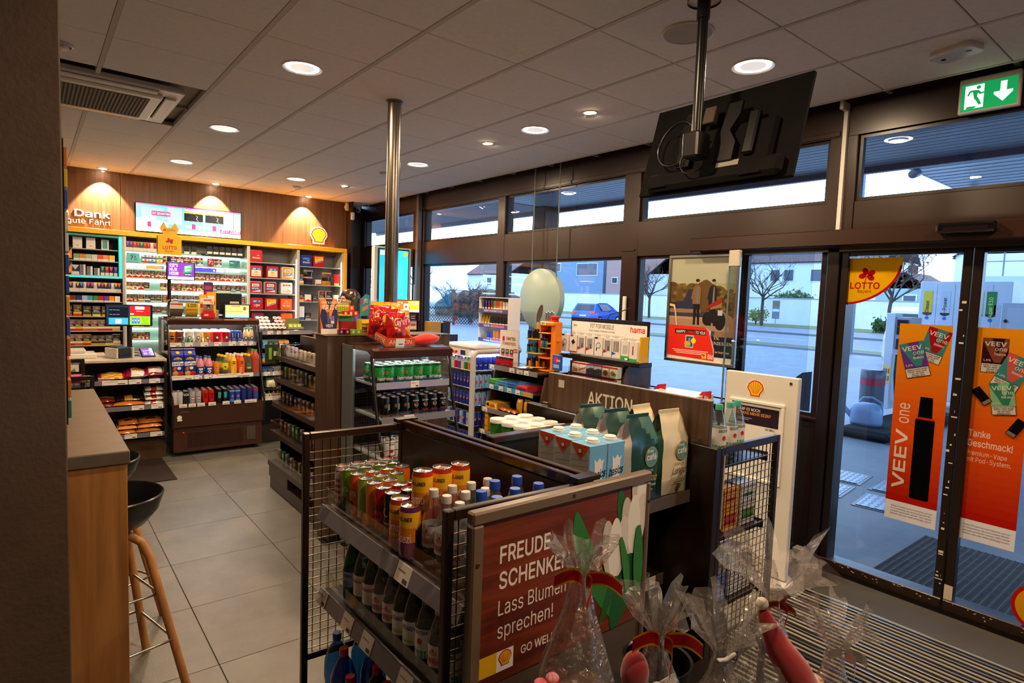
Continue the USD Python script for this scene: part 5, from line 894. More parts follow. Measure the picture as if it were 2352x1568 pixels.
LQ = bottle_kind([(0, 0), (.02, 0), (.022, .005), (.022, .055), (.012, .075), (.009, .08), (.009, .098)], '3a1c0c', (.0105, .094, .108, 'b8903a'), (.012, .05, 'c8a868'), lambda b, r: b.quad(-.012, .02, .012, .04, '3a2a1c', -.0006, wrap=r), mat='gloss', name='miniature_bottle'); LG = bottle_kind([(0, 0), (.02, 0), (.022, .005), (.022, .055), (.012, .075), (.009, .08), (.009, .098)], '12281a', (.0105, .094, .108, '8a1c1c'), (.012, .05, 'd8d0c0'), lambda b, r: b.ell(0, .03, .008, .01, '2a6a3a', -.0006, wrap=r, n=10), mat='gloss', name='miniature_bottle')
for j in range(3):
    for k in range(6): (LG if k < 2 else LQ).put((1.985+.046*k, 6.77+.05*j, .496), f'miniature {("green" if k < 2 else "brown")} liquor bottle, {ORD[k]} from left, {ORD[j]} row from front', group='miniature liquor bottles')
# ================================================================ cashier
pe = thing('person', 'long brown haired cashier in dark shirt behind the sweets display', 'person', (2.70, 6.22, 0), -PI/2+.2)      # faces local -y, turned to look towards -x
import manifold3d as m3
def hull(a, b):
    s = []
    for (p, r) in (a, b): s.append(m3.Manifold.sphere(r, 20).translate(tuple(map(float, p))))
    return m3.Manifold.batch_hull(s)
J = {'pel': ((0, .0, .93), .135), 'wst': ((0, .0, 1.08), .125), 'cst': ((0, .01, 1.27), .135), 'nk0': ((0, .01, 1.40), .055), 'nk1': ((0, -.005, 1.49), .052)}
for s_, n in ((-1, 'l'), (1, 'r')):
    J |= {n+'hip': ((s_*.085, 0, .90), .095), n+'kn': ((s_*.09, -.01, .50), .06), n+'an': ((s_*.09, .02, .09), .042), n+'toe': ((s_*.10, -.15, .04), .035), n+'sh': ((s_*.17, .01, 1.37), .058), n+'el': ((s_*.23, .02, 1.10), .043), n+'wr': ((s_*.16, -.19, 1.02), .03), n+'hd': ((s_*.14, -.26, 1.01), .034)}
B_ = [('pel', 'wst'), ('wst', 'cst'), ('cst', 'nk0'), ('nk0', 'nk1')]+[(n+a, n+b) for n in 'lr' for a, b in (('hip', 'kn'), ('kn', 'an'), ('an', 'toe'), ('sh', 'el'), ('el', 'wr'), ('wr', 'hd'))]+[('cst', 'lsh'), ('cst', 'rsh'), ('pel', 'lhip'), ('pel', 'rhip'), ('lsh', 'nk0'), ('rsh', 'nk0')]
body = m3.Manifold.batch_boolean([hull(J[a], J[b]) for a, b in B_], m3.OpType.Add)
for s_, n in ((-1, 'l'), (1, 'r')):
    for k in range(4):
        x = s_*.14+(k-1.5)*.019; L_ = (.058, .07, .066, .05)[k]; body += hull(((x, -.275, 1.01), .010), ((x, -.275-L_*.6, 1.008), .009)); body += hull(((x, -.275-L_*.6, 1.008), .009), ((x, -.275-L_, .992), .0075))
    body += hull(((s_*.115, -.245, 1.005), .011), ((s_*.09, -.285, .995), .009))
hd = [((0, .012, 1.60), .088), ((0, -.02, 1.59), .078)]; head = hull(*hd)+hull(((0, -.03, 1.56), .066), ((0, -.058, 1.505), .034))+hull(((0, -.10, 1.585), .010), ((0, -.116, 1.555), .013))+hull(((-.02, -.095, 1.525), .010), ((.02, -.095, 1.525), .010))+hull(((-.078, .0, 1.575), .016), ((-.078, .008, 1.55), .012))+hull(((.078, .0, 1.575), .016), ((.078, .008, 1.55), .012))
fig = (body+head).refine_to_length(.02); fm = fig.to_mesh(); tm = trimesh.Trimesh(fm.vert_properties[:, :3], fm.tri_verts, process=True); trimesh.smoothing.filter_taubin(tm, iterations=8)
c = tm.triangles_center; C_ = np.tile(lin('c89878'), (len(c), 1)); C_[(c[:, 2] < 1.43) & (c[:, 2] > .90)] = lin('1c1a20'); C_[c[:, 2] <= .92] = lin('20222c'); C_[c[:, 2] < .075] = lin('141414')
hand = (c[:, 1] < -.20) & (c[:, 2] > .9) & (c[:, 2] < 1.08); C_[hand] = lin('c89878'); C_[(np.abs(c[:, 0]) < .03) & (c[:, 1] < -.095) & (np.abs(c[:, 2]-1.523) < .007)] = lin('a05048')
part(pe, 'body', MB().add(tm.vertices, tm.faces, C_, True), 'paint')
e_ = MB()
for s_ in (-1, 1): e_.at(s_*.032, -.088, 1.592).mesh(trimesh.creation.icosphere(2, .0125), 'e8e4e0').at(s_*.032, -.0985, 1.592).mesh(trimesh.creation.icosphere(1, .006), '2a1a12').at(s_*.032, -.093, 1.618).box(-.018, .018, -.006, .004, -.003, .003, '2a1a12')
part(pe, 'eyes', e_, 'gloss')
hr = hull(((0, .03, 1.625), .098), ((0, .0, 1.63), .092))-m3.Manifold.cube((.30, .12, .30), True).translate((0, -.135, 1.535)); 
for s_ in (-1, 1): hr += hull(((s_*.082, .01, 1.60), .032), ((s_*.088, .0, 1.50), .034)); hr += hull(((s_*.088, .0, 1.50), .034), ((s_*.075, .0, 1.40), .028))
hr += hull(((0, .07, 1.60), .07), ((0, .08, 1.42), .06)); hm = hr.refine_to_length(.012).to_mesh(); tm = trimesh.Trimesh(hm.vert_properties[:, :3], hm.tri_verts, process=True); trimesh.smoothing.filter_taubin(tm, iterations=6)
n_ = tm.vertex_normals; s = meshkit.fbm(tm.vertices*np.array([70, 70, 6]), 3, 5)-.5; tm.vertices += n_*s[:, None]*.012
part(pe, 'hair', MB().add(tm.vertices, tm.faces, '3a2416', True), 'satin', 'long brown hair')
# ================================================================ till front with acrylic bins, wooden counter
cs_ = thing('checkout_display', 'dark till-side display with clear acrylic bins of small goods', 'display shelf')
part(cs_, 'plinth', RX(1.58, 2.0, 4.07, 5.22, 0, .10, '3a2a20', .004)); part(cs_, 'drawer_step', RX(1.57, 1.66, 4.75, 5.22, .10, .20, '4a382c', .004)); part(cs_, 'back_board', BX(1.82, 1.86, 4.07, 5.2, .1, 1.30, '201510')); part(cs_, 'end_panel', RX(1.66, 1.86, 5.2, 5.215, .1, 1.22, '15100d', .002))
TZ = (.24, .50, .74, .95, 1.13)
for k, z in enumerate(TZ):
    x0 = 1.56+.016*k
    part(cs_, 'shelf', BX(x0, 1.82, 4.065, 5.2, z-.012, z, '30221a')); part(cs_, 'shelf_edge', BX(x0-.006, x0, 4.065, 5.2, z-.035, z+.004, '3a2a22'))
    part(cs_, 'front_guard', BX(x0-.004, x0, 4.065, 5.2, z+.004, z+.085, 'ffffff').box(x0-.004, 1.80, 5.19, 5.194, z+.004, z+.085, 'ffffff'), 'acrylic')
    for j in range(5): part(cs_, 'divider', BX(x0, 1.80, 4.18+.22*j, 4.183+.22*j, z, z+.12, 'ffffff'), 'acrylic')
SM = {k: box_kind(.042, h, .02, a, (lambda p, h: lambda b: b.quad(-.021, h*.5, .021, h*.8, p, -.0005).quad(-.012, h*.15, .012, h*.32, 'd8d4cc', -.0005))(p, h), 'small_box', 'box') for k, a, p, h in (('white and purple', 'd8d4d8', '5a3a8a', .09), ('white and orange', 'e0dcd4', 'e0642c', .08), ('beige', 'c8b898', '8a6a4a', .095), ('grey white', 'c4c2be', '6a7078', .10), ('red', 'a82428', 'e0c8b8', .085), ('pale yellow', 'd8cc7a', 'a8a08a', .09), ('green', '4f9a3a', 'd8e0c8', .10), ('brown', '7a5a42', 'c8a880', .09), ('blue', '34508a', 'c0c8d8', .085))}
ps = ['white and purple', 'white and orange', 'white and orange', 'red', 'red'], ['pale yellow', 'grey white', 'pale yellow', 'grey white'], ['brown', 'blue', 'white and purple', 'beige', 'beige', 'beige'], ['beige', 'white and purple', 'grey white', 'brown', 'green', 'blue', 'red', 'green'], ['grey white', 'brown', 'green', 'white and purple', 'beige']
for k, z in enumerate(reversed(TZ)):
    n = 11; nm = ('top', 'second', 'third', 'fourth', 'lowest')[k]
    for j in range(n):
        c = ps[k][(j*len(ps[k]))//n] if k < 3 else ps[k][(j*3+k) % len(ps[k])]
        SM[c].put((1.60+.016*(4-k)+.004*(j % 2)+.02, 5.12-.095*j, z+.001), f'{c} little box, {ORD[j]} from far end, {nm} till display bin', rz=-PI/2, group='little boxes at the till')
pa = thing('pink_leaflet_box', 'magenta box in the low drawer of the till display', 'box', (1.63, 4.95, .201)); part(pa, 'box', RX(-.035, .03, -.14, .14, 0, .03, 'c8286a', .003))
gp = thing('hanging_rack', 'small clear rack of dark green cards at the till corner', 'rack', (1.60, 5.25, 1.075)); part(gp, 'tray', RX(-.07, .07, -.03, .05, -.02, 0, '3a2a20', .002)); part(gp, 'card', BX(-.06, .06, -.008, 0, 0, .15, '2a3a24').quad(-.03, .02, -.005, .12, '8ab03a', -.0085).quad(.01, .05, .05, .09, 'c8ccc0', -.0085))
sc_ = thing('service_counter', 'tall dark wood counter block carrying sweets beside the steel column', 'counter'); part(sc_, 'wood_body', RX(1.50, 2.44, 3.785, 3.99, 0.05, 1.40, 'ffffff', .003), 'dark_wood'); part(sc_, 'wood_top', RX(1.497, 2.443, 3.782, 4.06, 1.40, 1.407, 'ffffff', .002), 'dark_wood'); part(sc_, 'kick_base', BX(1.53, 2.42, 3.80, 3.99, 0, .05, '15100d'))
# veev tent card
vt = thing('tent_card', 'orange and navy tent card advertising a vape for 11 euro', 'sign', (1.565, 3.90, 1.4075), .0)
fr = MB(); fr.at(0, 0, 0, rx=-.16); W2 = .062; fr.box(-W2, W2, 0, .002, .0, .235, 'e0702c').quad(-W2, .0, W2, .035, 'e4ddd6', -.001).shape([(-.045, .035), (.045, .035), (W2, .12), (.05, .235), (-.035, .235), (-W2, .12)], '272a55', -.0012).shape([(-W2, .235), (-.02, .235), (.0, .16), (.03, .235), (.06, .235), (.005, .10)], 'e8843c', -.0016)
fr.text('GERÄT & 2 PODS', 0, .205, .014, 'f0d8b8', -.0022, True, w=.105, shear=.15).text('NUR 11 €', .002, .165, .030, 'f2ece4', -.0024, True, w=.105, shear=.15).shape(sbox(-.012, .075, -.002, .145).buffer(.003), '5a5c70', -.0022).shape(sbox(.008, .07, .032, .12).buffer(.002), '7a6ab0', -.0022).quad(.01, .07, .03, .088, 'd8d4d8', -.0026).text('VEEV', -.002, .045, .020, 'eae6ea', -.0024, True, w=.05)
part(vt, 'front_face', fr); part(vt, 'side_face', MB().add([(W2, 0, 0), (W2, .085, 0), (W2, .045, .235), (W2-.002, 0, 0), (W2-.002, .085, 0), (W2-.002, .045, .235)], [(0, 1, 2), (5, 4, 3)], 'ded8d0')); part(vt, 'back_face', MB().add([(-W2, .085, 0), (W2, .085, 0), (W2, .042, .235), (-W2, .042, .235)], [(1, 0, 3, 2)], 'ded8d0').add([(-W2, .087, 0), (W2, .087, 0), (W2, .044, .235), (-W2, .044, .235)], [(0, 1, 2, 3)][::-1], 'ded8d0'))
def carton_tray(name, label, x, y, z, w, h, d, col, back=0, rz=0, deco=None):
    t = thing(name, label, 'display box', (x, y, z), rz); b = BX(-w/2, w/2, 0, .003, 0, h, col).box(-w/2, w/2, d-.003, d, 0, h+back, col).box(-w/2, -w/2+.003, 0.003, d-.003, 0, h, col).box(w/2-.003, w/2, .003, d-.003, 0, h, col).box(-w/2+.003, w/2-.003, .003, d-.003, 0, .003, col)
    if deco: deco(b)
    part(t, 'carton', b); return t
sd_ = thing('sweets_stand', 'three level cardboard sweets stand on the wooden counter', 'display stand', (1.70, 3.93, 1.4075)); 
part(sd_, 'body', BX(-.045, .06, .0, .12, 0, .085, '8e1f2a').box(-.045, .06, .03, .12, .085, .12, '3a9a8a')); part(sd_, 'upper_tray', MB().at(-.085, 0, 0).add(*_yzprism([(.0, .12), (.12, .15), (.12, .156), (.0, .126)], .12), '9aa02c')); part(sd_, 'topper', MB().at(.145, .05, .12, rz=.5).prism([(-.05, 0), (.05, .0), (.06, .145), (.02, .155), (-.04, .12)], .003, '2f8f7a').shape([(-.03, .03), (.04, .05), (.045, .08), (-.02, .06)], 'e07a34', -.001).text('yfc', .01, .095, .03, 'e8f0e0', -.001, w=.05).ell(-.025, .10, .02, .016, 'a82a3a', -.001, n=12))
OLV = box_kind(.013, .065, .04, 'a8b02c', lambda b: b.quad(-.0065, .04, .0065, .055, 'd8d890', -.0004), 'sweet_packet', 'sweets')
for k in range(7): OLV.put((1.627+.0145*k, 3.965, 1.549), f'olive green sweet packet, {ORD[k]} from left on the stand top tier', group='olive sweet packets')
RSW = {k: box_kind(.036, .034, .03, a, (lambda p: lambda b: b.ell(0, .018, .009, .010, p, -.0005, n=10))(p), 'sweet_box', 'sweets') for k, a, p in (('red', 'c81c24', 'e8c8c0'), ('orange', 'e0501c', 'f0d8b0'), ('pink', 'c02a5a', 'e8c0c8'), ('plum', '5a1430', 'c8a0a8'), ('lime green', '7ab82c', 'd8ecc0'), ('yellow', 'd8c01c', 'c83a2a'))}
for x, y, z, c, l in ((1.69, 3.94, 1.528, 'red', 'middle tier left'), (1.728, 3.94, 1.528, 'red', 'middle tier centre'), (1.766, 3.945, 1.528, 'red', 'middle tier right'), (1.755, 3.99, 1.563, 'orange', 'leaning at the top right'), (1.672, 3.895, 1.408, 'pink', 'small one before the stand'), (1.615, 3.83, 1.408, 'plum', 'bottom left corner'), (1.655, 3.825, 1.408, 'plum', 'bottom, second from left'), (1.695, 3.82, 1.408, 'lime green', 'bottom, third from left'), (1.733, 3.818, 1.408, 'lime green', 'bottom, fourth from left')):
    RSW[c].put((x, y, z), f'{c} sweet box on the sweets counter, {l}')
yb = thing('yellow_display_rack', 'yellow two level display rack of flat packets on the counter', 'display rack', (1.80, 3.825, 1.4075)); part(yb, 'frame', BX(-.045, -.042, 0, .08, 0, .10, 'd8c01c').box(.075, .078, 0, .08, 0, .10, 'd8c01c').box(-.042, .075, 0, .08, 0, .003, 'd8c01c').box(-.042, .075, 0, .08, .05, .053, 'd8c01c').box(-.042, .075, .077, .08, .003, .10, 'd8c01c').box(-.042, .075, -.001, .002, .0, .014, 'd8c01c').box(-.042, .075, -.001, .002, .05, .064, 'd8c01c'))
for k in range(4): part(yb, 'packet', RX(-.035, .07, .008, .07, .004+.05*(k//2)+.014*(k % 2), .016+.05*(k//2)+.014*(k % 2), ('8a5a2a', 'c8c0a0', '4a8a4a', 'd8a82c')[k], .002))
gp = thing('acrylic_screen', 'clear acrylic leaflet screen behind the crisps', 'screen', (1.86, 4.05, 1.4075)); part(gp, 'sheet', BX(-.12, .12, 0, .004, 0, .24, 'ffffff').box(-.12, .12, -.04, .04, 0, .004, 'ffffff'), 'acrylic'); part(gp, 'leaflet', BX(-.10, -.01, -.012, -.009, .03, .13, '5a7ac8').ell(-.05, .09, .025, .03, 'a06ac8', -.0125, n=12))
# crisps tray on the second chiller
ct_ = thing('crisps_tray', 'orange crisps tray lettered ZUGREIFEN on the beer chiller', 'display box', (1.725, 3.405, 1.362), 0, rx=.17)
O_ = 'd4562c'; b = BX(0, .205, 0, .003, 0, .052, O_).box(0, .205, .277, .28, 0, .05, O_).box(.202, .205, .003, .277, 0, .05, O_).box(.0, .003, .003, .277, 0, .058, O_).box(.003, .202, .003, .277, 0, .003, O_)
b.text('AKTION', .10, .014, .026, 'f2e4da', -.001, False, w=.16).quad(.065, -.002, .128, .05, 'ece8e6', -.003).quad(.085, .01, .118, .018, '77747a', -.0036)
b2 = MB().at(0, 0, 0, rz=-PI/2); b2.text('ZUGREIFEN!', -.14, .012, .034, 'f2e4da', -.001, False, w=.25); part(ct_, 'carton', b); part(ct_, 'side_lettering', b2)
part(ct_, 'clear_stand', BX(-.012, -.008, .03, .33, -.03, .04, 'ffffff'), 'acrylic')
def crisps(c1, c2): 
    def cf(u, v, s):
        if v < .05 or v > .95: return c1
        if ((u-.55)/.30)**2+((v-.62)/.20)**2 < 1: return 'e8b81c'
        if ((u-.5)/.42)**2+((v-.22)/.18)**2 < .5: return '5a1014' if c1 == 'b0161c' else 'b06a1c'
        return c1 if v > .3 else c2
    return cf
def crisp_bag(label, x, y, z, rz, tilt, c1, c2, seed, w=.135, h=.20):
    t = thing('crisps_bag', label, 'crisps bag', (x, y, z), rz, rx=tilt); part(t, 'bag', pillow(MB(), w, h, .06, crisps(c1, c2), 16, 20, .012, seed), 'gloss')
    b = MB().text("Lay's", .012, h*.585, .034, 'f4ece4', -.0325, True, w=.068, rot=.12); b.ell(.012, h*.62, .040, .033, 'c81c20', -.0318, n=18); part(t, 'lettering', b)
crisp_bag('red crisps bag at the far left of the tray, tipped over', 1.74, 3.545, 1.42, -.75, -.25, 'b0161c', '8e1016', 1); crisp_bag('red crisps bag, second from left in the tray', 1.785, 3.51, 1.395, -.55, -.15, 'b0161c', '8e1016', 2); crisp_bag('front red crisps bag with round yellow emblem in the tray', 1.835, 3.475, 1.375, .0, -.1, 'b0161c', '8e1016', 3)
crisp_bag('front yellow crisps bag at the right of the tray', 1.90, 3.52, 1.385, .15, -.1, 'd8981c', 'c8801c', 4); crisp_bag('yellow crisps bag at the back left of the tray', 1.80, 3.61, 1.44, -.2, -.2, 'd8981c', 'c8801c', 5); crisp_bag('yellow crisps bag at the back right of the tray', 1.89, 3.62, 1.435, .1, -.1, 'd8981c', 'c8801c', 6)
pl_ = thing('plush_cushion', 'long red plush cushion lying on the beer chiller', 'plush toy', (2.02, 3.44, 1.398), -.08); m = trimesh.creation.icosphere(4, 1.0); v = m.vertices.copy(); rr = .72+.28*np.clip((v[:, 0]+1)/1.2, 0, 1); v = np.c_[v[:, 0]*.108, v[:, 1]*.045*rr, v[:, 2]*.040*rr+v[:, 0]*.008]; v += (meshkit.fbm(v*30, 3, 2)[:, None]-.5)*.006
part(pl_, 'body', MB().add(v, m.faces, 'd82818', True), 'plush'); part(pl_, 'tag_string', TU([(.105, 0, .012), (.115, -.005, .025), (.118, 0, .04)], .0012, 5, 'c8c0b0')); part(pl_, 'tag', BX(.10, .14, -.02, .0, -.038, -.036, '9a948c'))
# ---- beer chiller
F2 = chiller('brown open chiller of beer and mixed drink cans before wooden counter', 1.595, 2.15, 3.10, depth=.665)
chill_shelf(F2, .555, .20, 1.140, [(.28, .03)], .665, '9a98b4'); chill_shelf(F2, .555, .12, .945, [(.20, .035)], .665, '7c7a86'); chill_shelf(F2, .555, .05, .700, [(.40, .03)], .665, '7c7a86')
def beer(turn):
    def d(b, r, h):
        T0 = b.T.copy(); b.T = T0 @ rotz(turn)
        b.shape([(.0135*math.cos(PI/2+k*PI/5)*(1 if k % 2 == 0 else .45), .068+.0135*math.sin(PI/2+k*PI/5)*(1 if k % 2 == 0 else .45)) for k in range(10)], 'e8e4dc', -.0006, wrap=r).shape([(.011*math.cos(PI/2+k*PI/5)*(1 if k % 2 == 0 else .43), .068+.011*math.sin(PI/2+k*PI/5)*(1 if k % 2 == 0 else .43)) for k in range(10)], 'd0201c', -.001, wrap=r)
        b.shape(Point(0, .06).buffer(.032).difference(Point(0, .06).buffer(.0295)).intersection(sbox(-.04, .06, .04, .1)), '6ab87a', -.0006, wrap=r)
        b.text('Heineken', 0, .022, .021, 'f0f4f0', -.0012, True, w=.082, wrap=r)
        b.T = T0 @ rotz(turn+PI); b.text('Heineken', 0, .022, .021, 'f0f4f0', -.0012, True, w=.082, wrap=r); b.T = T0
    return d
HK = [can_kind(.066, .116, [(0, '12401f'), (.36, '1f8a3a')], beer(a), 'd4dcd4', 'd0d8d0', 'beer_can', 'beer can') for a in (.5, 0.0, -.9, 1.2)]
for j in range(3):
    for k in range(7): HK[(k*2+j+(k > 3)) % 4].put((1.655+.0675*k, 3.345+.069*j, 1.1405), f'green beer can with red star, {ORD[k]} from left in the {("front","middle","back")[j]} row', group='green beer cans')
def jd(b, r, h): b.text('JACK DANIELS', 0, .090, .009, 'd8d6d2', -.0008, True, w=.046, wrap=r).shape(Point(0, .068).buffer(.014).difference(Point(0, .068).buffer(.0125)), 'c8c6c2', -.0008, wrap=r).text('No 7', 0, .063, .009, 'c8c6c2', -.001, True, wrap=r).text('Coca-Cola', 0, .030, .012, 'b82a2a', -.0008, True, w=.045, wrap=r, shear=.3).quad(-.02, .012, .02, .015, '8a8886', -.0008, wrap=r)
JK = can_kind(.062, .125, [(0, '0b0b0c')], jd, name='mixed_drink_can'); JG = can_kind(.062, .125, [(0, '0b0b0c'), (.10, '8a6a2a'), (.16, '0b0b0c')], lambda b, r, h: b.quad(.006, .05, .022, .085, '9a948c', -.0008, wrap=r).ell(-.008, .075, .010, .012, '5a5448', -.0008, wrap=r, n=14), name='mixed_drink_can')
for j in range(3):
    for k in range(7): (JG if k < 3 else JK).put((1.655+.066*k+.006*j, 3.26+.064*j, .9455), f'black mixed drink can {("with gold band","with white and red lettering")[k > 2]}, {ORD[k]} from left in the {("front","middle","back")[j]} row', group='black mixed drink cans')
HV = can_kind(.058, .14, [(0, 'b81814')], lambda b, r, h: (b.shape([(-.022, .07), (.0, .09), (.022, .115), (.022, .06), (-.0, .045)], '161212', -.0006, wrap=r), b.text('Havana', 0, .062, .013, 'f0e4d8', -.001, True, w=.034, wrap=r), b.text('Club', 0, .046, .013, 'f0e4d8', -.001, True, w=.026, wrap=r), b.text('COLA', 0, .015, .012, 'f0e4d8', -.001, True, wrap=r)), name='mixed_drink_can'); HY = can_kind(.058, .14, [(0, 'b81814')], lambda b, r, h: (b.shape([(-.022, .05), (.022, .12), (.022, .05)], 'd8c060', -.0006, wrap=r), b.text('Havana', 0, .062, .012, 'a82018', -.001, True, w=.034, wrap=r), b.text('Club', 0, .046, .012, 'a82018', -.001, True, w=.026, wrap=r)), name='mixed_drink_can')
JB_ = can_kind(.062, .125, [(0, 'd4d4d0')], lambda b, r, h: (b.quad(-.025, .01, .025, .035, 'b82028', -.0006, wrap=r), b.text('JIM BEAM', 0, .095, .010, '2a2624', -.0008, True, w=.04, wrap=r), b.ell(0, .06, .012, .012, 'a81c24', -.0006, wrap=r, n=10)), name='mixed_drink_can')
for j in range(2):
    for k in range(7): (JB_ if k < 3 else (HY if k in (3, 4) else HV)).put((1.66+.066*k, 3.20+.066*j, .7005), f'{("white and red","red and yellow","red and black")[0 if k < 3 else (1 if k < 5 else 2)]} mixed drink can, {ORD[k]} from left in the {("front","back")[j]} row', group='red and white mixed drink cans')
YC = can_kind(.062, .125, [(0, 'b8b03a')], lambda b, r, h: (b.quad(-.022, .02, .022, .06, 'd8d8c0', -.0006, wrap=r), b.ell(0, .085, .014, .012, '5a8a3a', -.0006, wrap=r, n=10)), name='mixed_drink_can')
for j in range(2):
    for k in range(7): YC.put((1.655+.068*k, 3.13+.068*j, .5125), f'yellow green drink can, {ORD[k]} from left in the {("front","back")[j]} row of the chiller floor', group='yellow green drink cans')
# ================================================================ energy drink cooler
rb = thing('energy_drink_cooler', 'silver open cooler full of blue and silver energy cans', 'refrigerated display'); SV = 'b4b4b6'
part(rb, 'top_cap', RX(3.20, 3.76, 4.525, 5.06, 1.185, 1.235, SV, .02)); part(rb, 'header', MB().add([(3.185, 4.60, 1.19), (3.185, 5.05, 1.19), (3.175, 5.05, 1.13), (3.175, 4.60, 1.13), (3.22, 4.60, 1.19), (3.22, 5.05, 1.19), (3.22, 5.05, 1.13), (3.22, 4.60, 1.13)], [(0, 1, 2, 3)[::-1], (4, 5, 6, 7), (0, 1, 5, 4), (3, 2, 6, 7)[::-1], (0, 4, 7, 3), (1, 2, 6, 5)], 'c8c4be'))
b = MB().at(3.178, 4.83, 0, rz=-PI/2)
b.shape(sbox(.10, 1.138, .18, 1.182), '2a2a86', -.004)
for s_ in (-1, 1): b.shape([(s_*.006, 1.152), (s_*.02, 1.172), (s_*.05, 1.172), (s_*.04, 1.150), (s_*.015, 1.142)], 'c81c24', -.004)
b.ell(0, 1.16, .013, .013, 'e8b01c', -.0036, n=14); part(rb, 'bull_mark', b)
arc = [(3.195, 4.545, z) for z in (.10, .9)]+[(3.195, 4.545, 1.05)]+[(3.195+.06*(1-math.cos(a)), 4.545, 1.12+.06*math.sin(a)) for a in np.linspace(0, PI/2, 6)]+[(3.5, 4.545, 1.18), (3.75, 4.545, 1.18)]
part(rb, 'front_post', TU(arc, .028, 10, SV)); part(rb, 'back_panel', RX(3.73, 3.76, 4.55, 5.05, .05, 1.19, '7f8288', .004)); part(rb, 'far_panel', RX(3.2, 3.73, 5.03, 5.06, .05, 1.19, 'a8aaae', .004)); part(rb, 'base', RX(3.19, 3.76, 4.53, 5.06, .02, .26, SV, .02))
part(rb, 'light_strip', BX(3.24, 3.25, 4.6, 5.0, 1.175, 1.183, 'eef4ff'), 'ledbar'); part(rb, 'light_strip', BX(3.26, 3.70, 4.575, 4.585, 1.172, 1.18, 'eef4ff'), 'ledbar'); part(rb, 'blue_light_bar', BX(3.50, 3.51, 4.50, 4.95, 1.236, 1.246, '2fa0ff'), 'strip'); part(rb, 'core', BX(3.42, 3.72, 4.73, 5.02, .26, 1.15, 'c0c4d0'))
for z in (.265, .46, .655, .82, .985):
    part(rb, 'wire_shelf', BX(3.22, 3.72, 4.575, 5.02, z-.008, z-.002, '9a9ea8'), 'metal'); part(rb, 'shelf_rail', TU([(3.20, 5.0, z+.012), (3.20, 4.60, z+.012), (3.24, 4.56, z+.012), (3.70, 4.56, z+.012)], .003, 6, 'c8ccd4'), 'metal')
def bull(b, r, h):
    for k in range(4):
        a = k*PI/2*r; b.shape([(a-.011, .0+h*.10), (a+.011, h*.10), (a+.011, h*.52), (a-.011, h*.52)], 'b9bec8', -.0005, wrap=r) if k % 2 else b.shape([(a-.012, h*.52), (a+.012, h*.52), (a+.012, h*.88), (a-.012, h*.88)], 'b9bec8', -.0005, wrap=r)
    b.ell(0, h*.52, .013, .009, 'd8b020', -.001, wrap=r, n=12).quad(-.015, h*.47, .015, h*.53, 'c01c28', -.0014, wrap=r)
RB_ = {'blue and silver': can_kind(.053, .134, [(0, '1c2f8e')], bull, name='energy_drink_can'), 'silver': can_kind(.053, .134, [(0, '8fb4dc')], lambda b, r, h: b.quad(-.012, .05, .012, .08, 'c01c28', -.0006, wrap=r).quad(-.018, .0, -.006, .12, '2a4fae', -.0005, wrap=r), name='energy_drink_can'), 'deep blue': can_kind(.053, .134, [(0, '1a2f94')], lambda b, r, h: b.quad(-.015, .055, .015, .065, '8a94c8', -.0006, wrap=r), name='energy_drink_can')}
for k, c, c2 in ((0, 'red', 'b82420'), (1, 'green', '2f8a3a'), (2, 'white', 'd8d8dc'), (3, 'purple', '7a3f9a'), (4, 'orange', 'd86a2a')): RB_[c] = can_kind(.053, .134, [(0, c2), (.6, 'b8bcc4')], None, name='energy_drink_can')
FRO = ['orange', 'green', 'white', 'purple', 'red', 'white', 'green', 'orange'], ['blue and silver']*8, ['blue and silver']*6+['silver']*2, ['silver', 'blue and silver']*4, ['blue and silver']*8
SID = ['deep blue']*7, ['silver']*4+['blue and silver']*3, ['silver']*5+['blue and silver']*2, ['blue and silver']*7, ['blue and silver']*7
for s_, z in enumerate((.985, .82, .655, .46, .265)):
    nm = ('top', 'second', 'third', 'fourth', 'lowest')[s_]
    for k in range(7): RB_[FRO[s_][k]].put((3.245, 4.66+.0565*k, z), f'{FRO[s_][k]} energy can, {ORD[k]} from the corner, front of the {nm} cooler shelf', rz=-PI/2, group='cooler energy cans')
    for k in range(7): RB_[SID[s_][k]].put((3.255+.056*k if k else 3.262, 4.602, z), f'{SID[s_][k]} energy can, {ORD[k]} from the corner, side of the {nm} cooler shelf', group='cooler energy cans')
# ---- white vape display on the cooler
vu = thing('vape_display', 'white three shelf vape display on top of the cooler', 'display stand', (3.58, 4.775, 1.238), -PI/2)
Wd_ = .235; WH = 'dcd8d2'
for a, c in ((-Wd_-.008, -Wd_), (Wd_, Wd_+.008)): part(vu, 'side_panel', RX(a, c, 0, .15, 0, .45, WH, .002))
part(vu, 'back_panel', BX(-Wd_, Wd_, .142, .15, 0, .45, 'cfcac4')); part(vu, 'top_panel', BX(-Wd_, Wd_, 0, .142, .443, .45, WH))
for z, s, lx in ((.02, 'Vuse Products', -.05), (.165, 'VUSE GO · 100% FLAVOUR', 0), (.315, 'MORE FLAVOURS TO GO', 0)):
    part(vu, 'shelf', BX(-Wd_, Wd_, .003, .142, z-.005, z, WH)); b = BX(-Wd_, Wd_, -.003, .003, z-.02, z+.018, '54487c'); b.text(s, 0, z-.008, .017, 'e8e4ee', -.0035, True, w=.30)
    if z < .3: b.quad(.0, z-.012, .19, z+.010, 'd0606a', -.0038)
    part(vu, 'shelf_banner', b)
